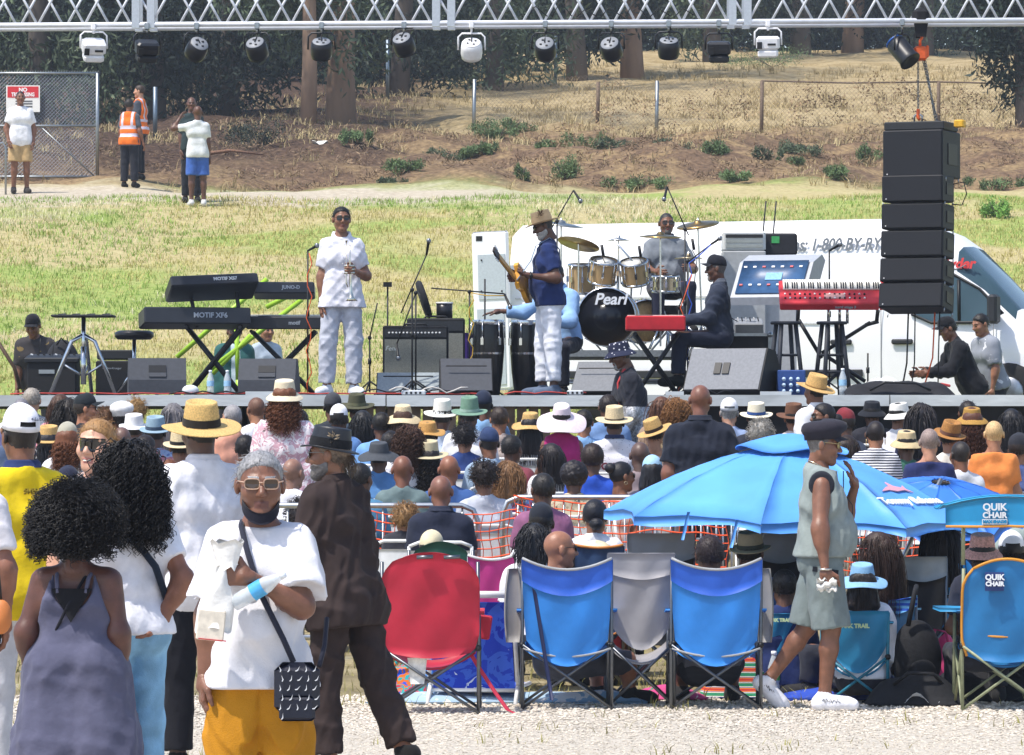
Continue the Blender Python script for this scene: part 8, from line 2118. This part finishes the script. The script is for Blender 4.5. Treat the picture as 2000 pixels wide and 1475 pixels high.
def on_canopy(du, da):
 u = u_ + du; r = 1.27 * u * .924 * (1 - .05 * u)
 return uc + uR @ Vector((r * math.cos(an), r * math.sin(an), -.5 * u ** 1.55 + .025 * u * u + .014))
ex_ = Vector((-math.sin(an), math.cos(an), 0)); nz_ = Vector((math.sin(ph) * math.cos(an), math.sin(ph) * math.sin(an), math.cos(ph))); ey_ = nz_.cross(ex_)
RM = Matrix((ex_, ey_, nz_)).transposed()
text_part('lettering', 'Tommy Bahama', .12, mat('logo_white', 'e8ecf2', .6, var=0), ut, on_canopy(.06, 0), RM.to_euler(), shear=.3, bold=.003, extrude=.004)
MB().prism([(-.2, -.02), (-.08, .03), (-.01, .045), (.02, .10), (.045, .045), (.12, .02), (.17, .05), (.15, .0), (.18, -.045), (.11, -.01), (.0, -.025), (-.08, -.005)], .006, on_canopy(-.05, 0), RM @ Euler((-PI / 2, 0, 0)).to_matrix()).build('logo_marlin', mat('logo_pink', 'd89aa8', .6, var=0), ut)
umbrella(1838, 940, 32.6, .60, .22, 'second blue umbrella with grey lining leaning toward the canopy chair', mat('umbrella_blue2', '3674d0', .5, var=.1, scale=3), mat('lining_grey', '8a8894', .7), (.35, .05, 0), False, 1722)

# ------------------------------------------------------------------ people in the camp chairs
seat(1094, 1037, 'bald person with dark glasses in the left blue camp chair', rz=BK - .9, chair=False, Y=29.0, fine=True, skin='9a6a52', glasses=('141414', '141010'), top=tee('3a3c44'), bottom=dict(m=C('4a4c56'), len=.5), head=(-.35, 0, 0), beard='2a2220', goatee=True)
seat(1386, 1046, 'person with braided dark hair in the right blue camp chair', rz=BK, chair=False, Y=29.0, fine=True, skin=DARK, hair='short', hairc='2c2022', hairo=dict(t=.012), top=tee('5a5c66'), bottom=dict(m=print_cloth('pinstripe', '1d1e24', ['3c3e46'], 40, .5, 'WAVE'), len=.62))
seat(1164, 1062, 'person in cream knitted cap behind the left blue chair', chair=False, Y=31.2, skin=MID, hat=('beret', mat('knit_cream', 'd8cfae', .9, var=.1), dict(a=.08, b=.1)), top=tee('c04048'))
seat(1057, 986, 'person in black cap behind the left blue chair', chair=False, Y=31.9, skin=DARK, hair='short', hat=('cap', C('20242e'), {}), top=tee('dcdce2'), rz=BK)
seat(1042, 1019, 'person with smooth black bob and white shirt behind the left blue chair', chair=False, Y=30.6, fem=True, skin=BROWN, hair='bob', hairc='14161e', hairo=dict(L=.18), top=tee('e2e2e8'))
seat(1163, 977, 'person with low black bun and hoop earrings left of the umbrella', chair=True, Y=32.2, fem=True, skin=BROWN, hair='bun', hairc='16161e', hairo=dict(bun=(-.04, .10, -.05, .05)), earring=.026, top=tee('dcdce2'), rz=BK - .35, fine=True)
seat(1466, 1031, 'person in khaki fedora under the umbrella', chair=False, Y=30.6, skin=DARK, hair='short', hat=('fedora', mat('felt_khaki', 'a89f84', .88, var=.06), dict(bw=.05, band=C('4a5048'))), top=tee('3c5a86'), rz=BK - .3)
seat(1532, 1112, 'person in dark navy shirt behind the walking man', chair=False, Y=30.0, skin=DARK, hair='short', top=tee('22305e', 1.), H=1.6)
seat(1712, 1038, 'person with long dark brown hair, red glasses and white hoop earring looking left', chair=False, Y=29.8, fem=True, fine=True, skin='a8745a', hair='long', hairc='34221c', hairo=dict(L=.36, n=900), glasses=('a03028', '30201c', 'big'), earring=.036, earc='e8e6e6', top=tee('17171c', 1.), rz=-PI / 2 - .45)
seat(1728, 1014, 'bald person behind the long dark brown hair', chair=False, Y=31.0, skin='a8806e', top=tee('8a8e98'), rz=BK - .5)
seat(1838, 1010, 'person with thick long black locks and bright blue top', chair=False, Y=31.2, fem=True, skin=DARK, hair='braids', hairc='17141a', hairo=dict(L=.40, n=150), top=tee('2f8fd0'))
seat(1918, 1042, 'person in pink woven hat in the canopy chair', chair=False, Y=28.9, fem=True, fine=True, skin=DARK, hair='short', hat=('bucket', mat('straw_pink', 'c9968a', .85, var=.25, scale=70, bump=.6, bscale=160), dict(bw=.05, ch=.1)), top=tee('2a2c3a'), H=1.56)
seat(1975, 1041, 'person in white and black cap beside the pink woven hat', chair=False, Y=29.2, fine=True, skin=DARK, hair='short', hat=('cap', C('e6e6ea'), dict(open=1)), top=tee('b8407a'), H=1.56)
seat(1684, 1096, 'person in pale blue sun hat and white shirt in the teal chair', chair=False, Y=29.2, fem=True, fine=True, skin=BROWN, hair='long', hairc='201818', hairo=dict(L=.22), hat=('sun', mat('hat_paleblue', '86b4dc', .85, var=.06), dict(bw=.085, ch=.10, droop=.035)), top=tee('e0e2ea', 1., loose=.03), H=1.5)
seat(843, 1040, 'person in cream cap lying back in the dark green chair', chair=False, Y=31.0, skin=LIGHT, hair='short', hat=('cap', C('cfc4a4'), {}), top=tee('3a6ad0'), H=1.6)
# ------------------------------------------------------------------ walking man in grey
gm = on_ground(1606, 822, 28.56, PI / 2 - .05, 'person in dark cap, grey sleeveless top and grey shorts walking right', dict(fine=True, skin='7d5440', hair='buzz', hairc='6a6664', w=1.2, belly=.5, glasses=('b8a070', '1a1816'), hat=('beret', C('2a2832'), dict(a=.09, b=.112, z=.03)), res=.0095,
 top=dict(m=C('87918f'), sleeve=0, hem=-.02, loose=.05, amp=.007, flare=.0), bottom=dict(m=C('737e7e'), len=.5, flare=.03, loose=.018, waist=.98, k=.008), shoes=C('e6e6ec'), armw=1.15, head=(0, .12, 0),
 armR=((-.36, .04, -1), (-.16, -.12, -1)), armL=((.1, -.5, -.85), (-.25, -.28, .95)), handL=dict(n=(0, 1, .2), side=(-1, 0, .2), curl=.35, d=(-.1, .2, 1), spread=.3), handR=dict(n=(1, 0, 0), side=(0, -1, 0), curl=1.2),
 legR=((-.02, -.12, -1), (-.01, .10, -1)), legL=((.03, .22, -1), (.03, .72, -1)), footpL=.75, armtrim=1), .03)
TRIM = C('23262f')
for s, n_ in ((-1, 'R'), (1, 'L')):
 sh = gm.A[n_][0]
 gm.garment('sleeve_trim', [('c', sh + np.array((-s * .02, 0, .01)), sh + np.array((s * .035, 0, -.01)), .068, .066)], .014, .01, [(sh + np.array((s * .03, 0, 0)), (s, 0, 0)), (sh - np.array((s * .012, 0, 0)), (-s, 0, 0))], TRIM, 0., parent=gm.top)
MB().sheet([[gm.up((s * .045 + d, -.10, z)) + np.array((0, -.085 if z < 1.3 else -.03, 0)) for d in (-.02, .02)] for s in (0,) for z in np.linspace(.98, 1.47, 8)], .006).build('placket', TRIM, gm.top)
MB().tube([gm.up((math.sin(a) * .078, .012 + math.cos(a) * .075, 1.475 - .03 * (1 - math.cos(a)) * .0 - .05 * max(0, -math.cos(a)))) for a in np.linspace(0, 2 * PI, 21)], .018, 6, cap=False).build('collar', TRIM, gm.top)
MB().box(gm.up((-.165, -.01, 1.44)), (.05, .05, .012), (0, -.3, 0)).build('epaulette', TRIM, gm.top)
MB().box(gm.up((-.205, -.015, .86)), (.02, .16, .03), (.15, 0, 0)).build('pocket_trim', TRIM, gm.bottom)
MB().tube([gm.toh((math.sin(a) * .066, .025 + math.cos(a) * .062, -.125 + .02 * math.cos(a))) for a in np.linspace(0, 2 * PI, 25)], .003, 5, cap=False).build('necklace', metal('e0d8c0', .3), gm.root)
MB().tube([Vector(gm.A['R'][2]) + Vector((.036 * math.cos(a), .036 * math.sin(a), .0)) for a in np.linspace(0, 6.29, 15)], .007, 6, cap=False).build('bracelet', metal('ded8cc', .3), gm.root)
for n_ in 'RL':
 f0 = Vector(gm.footP[n_][1][1]); f1 = Vector(gm.footP[n_][1][2]); dd = (f1 - f0).normalized()
 MB().tube([f0.lerp(f1, .1 + .05 * i) + Vector((-.052 if n_ == 'R' else -.05, 0, .018 + .014 * math.sin(i * 2.4))) for i in range(14)], .0022, 4).build('shoe_script', BLK, gm.root)
t = thing('paper_napkin', 'crumpled white napkin held by the walking man in grey', 'napkin', Vector(gm.root.location) + Euler((0, 0, gm.root.rotation_euler.z)).to_matrix() @ (Vector(gm.A['R'][2]) + Vector((0, -.01, -.1))), gm.root.rotation_euler.z)
MB().sheet([[(.02 * math.sin(v_ * 9 + u * 3) - .03, u * .06, v_ * .07 - .03 + .01 * math.sin(u * 9)) for u in np.linspace(-1, 1, 11)] for v_ in np.linspace(0, 1, 7)], .01).build('paper', mat('paper_white', 'dedcd6'), t)
# ------------------------------------------------------------------ standing group at the left front
def front(px, pyt, Y, rz, label, S, extra=0.): return on_ground(px, pyt, Y, rz, label, dict(S, fine=True), extra)
# yellow shirt
ym = front(40, 797, 21.6, PI + .45, 'person in bright yellow polo shirt and white cap seen from behind', dict(skin=BROWN, hair='buzz', hairc='2a2422', w=1.16, hat=('cap', C('e6e6ee'), dict(open=1, ch=.115)), top=dict(m=C('e6c81e'), sleeve=.45, hem=.12, loose=.03, collar=C('22305c'), amp=.006), bottom=dict(m=C('d4d6de'), loose=.02), shoes=C('dddddd')), .016)
text_part('lettering', 'SVERIGE', .032, C('8a7a20'), ym.top, ym.up((-.03, .125, 1.385)), (PI / 2 - .35, 0, PI), extrude=.012)
text_part('lettering', 'Love Lucky', .022, C('4a5064'), ym.hat, ym.toh((-.03, .108, .082)), (PI / 2 - .25, 0, PI - .3), shear=.3, extrude=.006)
# cut person at the left edge
front(-84, 838, 20.6, PI - .2, 'person in white short sleeved shirt cut off by the left edge', dict(skin='8a5c48', hair='short', w=1.1, top=dict(m=C('dcd8dc'), sleeve=.45, hem=.1, loose=.03), bottom=dict(m=C('1f2026')), shoes=C('202020'), armR=((-.3, .1, -1), (.1, -.3, -1)), armL=((.12, 0, -1), (.1, -.3, -1))))
t = thing('orange_bag', 'small orange shoulder bag at the left edge', 'bag', at(2, 1205, 20.3)); MB().sphere((0, 0, 0), .07, 14, 10, (.7, .5, 1.1)).build('body', nyl('c87a42'), t); MB().tube([(0, 0, .07), (-.02, 0, .3)], .006, 5).build('strap', BLK, t)
# curly haired woman in grey jumpsuit
JUMP = cloth('55566c')
cw = front(150, 998, 19.0, PI - .12, 'person with big black curly hair and grey strappy jumpsuit seen from behind', dict(fem=True, skin='5c3a30', w=1.24, armw=1.2, bare=True, res=.011, hair='afro', hairc='100e12', hairo=dict(R=.155, low=-.16, n=2800, L=.105),
 armL=((.28, .12, -1), (.05, -.45, -1)), armR=((-.16, .06, -1), (-.05, -.2, -1)), head=(-.1, 0, 0)), 0.)
pr = list(cw.T) + cw.glu
for n_ in 'RL':
 hp_, kn, an = cw.Lg[n_]; pr += [('c', hp_, kn, .12, .15), ('c', kn, an, .15, .19, (an, an - kn))]
cw.garment('jumpsuit', pr, .02, .05, [(cw.up((0, 0, 1.40)), (0, -.3, 1))] + [(cw.up((s * .155, 0, 1.3)), (s, 0, .35)) for s in (-1, 1)], JUMP, .009, subs=[('e', cw.up((0, .15, 1.42)), (.10, .11, .15))])
for s in (-1, 1): MB().tube([cw.up((s * .085, -.1, 1.36)), cw.up((s * .10, .0, 1.455)), cw.up((s * .085, .10, 1.40)), cw.up((s * .075, .125, 1.32))], .009, 6).build('strap', JUMP, cw.root)
MB().prism([(-.085, 0), (.085, 0), (.0, -.14)], .006, cw.up((0, .124, 1.345)), Euler((.12, 0, 0)).to_matrix()).build('bralette', C('15151a'), cw.root)
MB().tube([cw.up((-.09, -.05, 1.44)), cw.up((-.06, .085, 1.40)), cw.up((.02, .14, 1.25)), cw.up((.14, .10, 1.02)), cw.up((.16, .0, .95))], .007, 6).build('bag_strap', C('1c1c24'), cw.root)
MB().tube([Vector(cw.A['L'][2]) + Vector((.032 * math.cos(a), .032 * math.sin(a), .01)) for a in np.linspace(0, 6.29, 15)], .005, 5, cap=False).build('bracelet', metal('a8a49c', .3), cw.root)
# blonde woman with visor sunglasses
front(187, 820, 21.0, -.25, 'smiling blonde person with wide dark visor sunglasses facing the camera', dict(fem=True, skin='cf9d84', lip='b5766a', smile=.8, hair='short', hairc='9a7448', hairo=dict(t=.005, zoff=.004), glasses=('0e0e10', '15110e', 'visor'), top=tee('70727a', .45), bottom=dict(m=C('3a3c46')), shoes=C('303030'), head=(-.1, 0, .06)))
# long curly hair, white tee, light jeans
lw = front(250, 868, 19.6, PI + .55, 'person with long black curly hair, white t-shirt and pale torn jeans, hand on hip', dict(fem=True, skin='8a5a44', w=1.02, hair='curly', hairc='121014', hairo=dict(L=.29, n=1300, w=.05), top=dict(m=C('e4e4ec'), sleeve=.40, hem=.03, loose=.02), bottom=dict(m=mat('denim_pale', '86b4d4', .85, var=.22, scale=9, bump=.4, bscale=220), loose=.012, waist=1.0), shoes=C('cccccc'), earring=.024, earc='c9a050',
 armR=((-.2, .45, -.85), (.45, -.1, -.85)), armL=((.2, -.1, -1), (.0, -.6, -.8)), handR=dict(n=(.6, -.2, .5), side=(0, 1, 0), curl=.5, d=(.75, -.3, -.5))), .0)
MB().tube([lw.up((.12, -.1, 1.42)), lw.up((.06, .12, 1.36)), lw.up((-.06, .155, 1.2)), lw.up((-.17, .09, 1.0))], [.016] * 4, 6).build('bag_strap', C('1f2838'), lw.root)
MB().tube([Vector(lw.A['R'][2]) + Vector((.034 * math.cos(a), .034 * math.sin(a), .01 * math.sin(a))) for a in np.linspace(0, 6.29, 15)], .007, 6, cap=False).build('watch', metal('cfc6ae', .3), lw.root)
# white polo and large straw hat
sm = front(392, 777, 23.0, PI + .6, 'person in white polo shirt, black trousers and large straw hat with black band', dict(skin='553a2e', hair='buzz', w=1.25, belly=.4, hat=('cowboy', mat('straw_gold', 'd2b070', .75, var=.2, scale=120, bump=.6, bscale=300), dict(bw=.105, ch=.125, band=C('22201f'), bh=.038, up=.02, droop=.02, roll=.12, z=.03)), glasses=('101010', '101010'), top=dict(m=C('e2e2ea'), sleeve=.48, hem=.14, loose=.034, collar=C('e2e2ea'), sw=.015), bottom=dict(m=C('15161e'), loose=.022), shoes=C('1a1a1a'),
 armR=((-.3, .0, -1), (.3, -.8, -.3)), armL=((.25, -.1, -1), (-.1, -.7, -.6)), legR=((-.06, .12, -1), (0, .3, -1))), .05)
# woman in white blouse and mustard trousers
WHT = mat('gauze_white', 'd6d6dd', .85, var=.06, scale=10, bump=.2, bscale=160, spec=.2); MUS = mat('mustard', 'b57c1c', .8, var=.12, scale=7, bump=.4, bscale=200, spec=.2)
mw = front(508, 880, 16.8, .06, 'grey haired person in white blouse and mustard trousers facing the camera with lowered mask', dict(fem=True, res=.0085, foldf=2., skin='77503e', lip='6a4640', hair='short', hairc='8d8d90', hairo=dict(t=.005, zoff=.008), hs=1.04, w=.98, belly=.15, head=(.05, .05, 0), glasses=('b4937e', '3c2614', 'std', .0026), jaw=1.12,
 top=dict(m=WHT, sleeve=.5, hem=.10, loose=.026, neck=.03, sw=.03, amp=.012, flare=.012, k=.035, subs=[('e', (0, -.14, 1.385), (.055, .09, .10))]), bottom=dict(m=MUS, loose=.026, flare=.05, amp=.016, k=.012), legR=((-.02, 0, -1), (-.02, 0, -1)), legL=((.02, 0, -1), (.02, 0, -1)), shoes=C('3a3432'),
 armL=((.06, -.55, -.85), (-.86, -.38, .5)), armR=((-.22, .02, -1), (-.05, -.12, -1)), handL=dict(n=(0, 1, 0), side=(0, 0, 1), curl=1.2, d=(-.95, -.15, .1)), handR=dict(curl=.8)), .006)
g = [[mw.toh((math.sin(q) * .066, -.03 - math.cos(q) * .062, -.098 - .042 * v_ + .06 * (1 - math.cos(q)))) for q in np.linspace(-1.5, 1.5, 17)] for v_ in np.linspace(0, 1, 5)]
MB().sheet(g, .004).build('chin_mask', C('191a26'), mw.root)
MB().tube([mw.up((-.07, .04, 1.475)), mw.up((-.075, -.06, 1.46)), mw.up((-.05, -.15, 1.36)), mw.up((.0, -.185, 1.2)), mw.up((.09, -.19, 1.02)), mw.up((.13, -.19, .93))], .011, 6).build('bag_strap', C('2a2c3a'), mw.root)
bagp = Vector(mw.root.location) + Vector(mw.up((.155, -.185, .86)))
NIKE = mat('bag_navy', '161a2a', .45, var=.1, bump=.2, bscale=60)
t = thing('crossbody_bag', 'small black crossbody bag with white tick marks worn by the white blouse', 'bag', bagp, .06)
MB().box((0, 0, -.03), (.165, .07, .19), None, .03).build('body', NIKE, t)
MB().box((0, -.038, -.10), (.13, .03, .09), None, .012).build('front_pocket', NIKE, t)
for i in range(26):
 x_ = -.062 + (i % 5) * .031 + .008 * (i // 5 % 2); z_ = .04 - (i // 5) * .034; yy = -.0375 if z_ > -.055 else -.0545
 MB().prism([(-.009, -.003), (.0, -.001), (.012, .010), (.001, -.005), (-.006, -.006)], .002, (x_, yy, z_), Euler((0, (i * 1.7) % 1.2 - 1.2, 0)).to_matrix()).build('tick_mark', mat('tick_white', 'd8dade', .5, var=0), t)
MB().tube([(.08, 0, .05), (.1, .06, .12), (.11, .12, .22)], .009, 6).build('strap', C('2a2c3a'), t)
hl = Vector(mw.root.location) + Vector(mw.A['L'][2]) + Vector((-.09, -.02, .0))
t = thing('plastic_carrier', 'white plastic bag with a food packet held by the white blouse', 'bag', hl)
PLB = mat('carrier_white', 'e4e2de', .5, var=.06, bump=.4, bscale=40)
MB().sheet([[((.015 + .05 * min(1, v_ * 1.6)) * math.cos(q) - .03 * v_, .035 * math.sin(q) * (.4 + v_) + .006 * math.sin(9 * v_ + 3 * q), .05 - .24 * v_ + .012 * math.sin(q * 3)) for q in np.linspace(0, 2 * PI, 21)] for v_ in np.linspace(0, 1, 10)], .003).build('bag_film', PLB, t)
MB().sheet([[(.02 + .03 * math.cos(q) * (1 + v_), .02 * math.sin(q), .03 + .1 * v_ + .01 * math.sin(4 * q)) for q in np.linspace(0, 2 * PI, 13)] for v_ in np.linspace(0, 1, 5)], .003).build('bag_knot', PLB, t)
MB().box((-.035, -.045, -.17), (.1, .012, .11), (0, .1, 0), .004).build('packet', mat('packet_cream', 'd8cfc0', .5), t)
MB().box((-.03, -.0525, -.222), (.1, .004, .004), (0, .1, 0)).build('packet_edge', mat('strap_red', 'b83a3c'), t)
bottle(Vector(mw.root.location) + Vector(mw.up((-.09, -.245, 1.16))), 'clear water bottle with blue label tucked under the arm of the white blouse', .22, mat('label_cyan', '4fa6dc', .4), None, (0, 1.05, -.2))
# man in brown suit
SUIT = mat('suit_brown', '362c2b', .85, var=.12, scale=20, bump=.35, bscale=300, spec=.2)
bm = front(672, 822, 22.8, PI + 1.02, 'person in dark brown suit and black feathered hat walking left', dict(res=.0095, skin='8a5f48', hair='short', hairc='7a6a5c', beard='6c6866', w=1.12, belly=.2, lean=(.14, 0, 0), head=(.35, .02, 0), glasses=('8a8480', '4a4038'), hat=('fedora', mat('hat_leather', '22252c', .45, var=.1, bump=.1), dict(bw=.045, ch=.11, band=C('17181c'), bh=.045, droop=.012)),
 top=dict(name='jacket', m=SUIT, sleeve=1., hem=.17, loose=.04, sw=.018, amp=.014, flare=.012, collar=SUIT), bottom=dict(m=SUIT, loose=.016, flare=.012, amp=.012), shoes=C('191919'), armL=((.2, -.15, -1), (.0, -.4, -1)), armR=((-.2, .0, -1), (-.0, -.5, -.9)),
 legL=((.05, -.10, -1), (.02, .10, -1)), legR=((-.03, .30, -1), (-.02, .42, -1)), footpR=.8), .05)
v, f = leaf_cloud(30, (0, 0, 0), (.012, .008, .02), .035, 9, .1, -.5, .3); mesh_obj('hat_feather', v + bm.toh((.075, .045, .085)), f, mat('feather_pale', '9a8a74', .8, var=.4, scale=30), bm.hat)
v, f = strands(90, .09, 7, .002, .004, 80, .5, .1, 4, zmax=0.0, zmin=-.03); mesh_obj('ponytail', xf(bm.Mh, v * np.array((.35, 1, 1)) + np.array((0, .02, -.0))), f, hairm('6b5a48'), bm.root, True)

# ------------------------------------------------------------------ air
hz_ = MB().box((0, 185, 17), (560, 500, 36)).build('haze', mat('haze_surface', 'ffffff'), None)
tag(hz_, 'thin pale haze over the whole place', 'haze', kind='stuff')
hm = bpy.data.materials.new('haze_air'); hm.use_nodes = True; N_ = hm.node_tree.nodes; N_.remove(N_['Principled BSDF'])
pv = N_.new('ShaderNodeVolumePrincipled'); pv.inputs['Color'].default_value = (.80, .88, 1., 1); pv.inputs['Density'].default_value = .0005; pv.inputs['Anisotropy'].default_value = .2
hm.node_tree.links.new(pv.outputs[0], N_['Material Output'].inputs['Volume'])
hz_.data.materials.clear(); hz_.data.materials.append(hm)
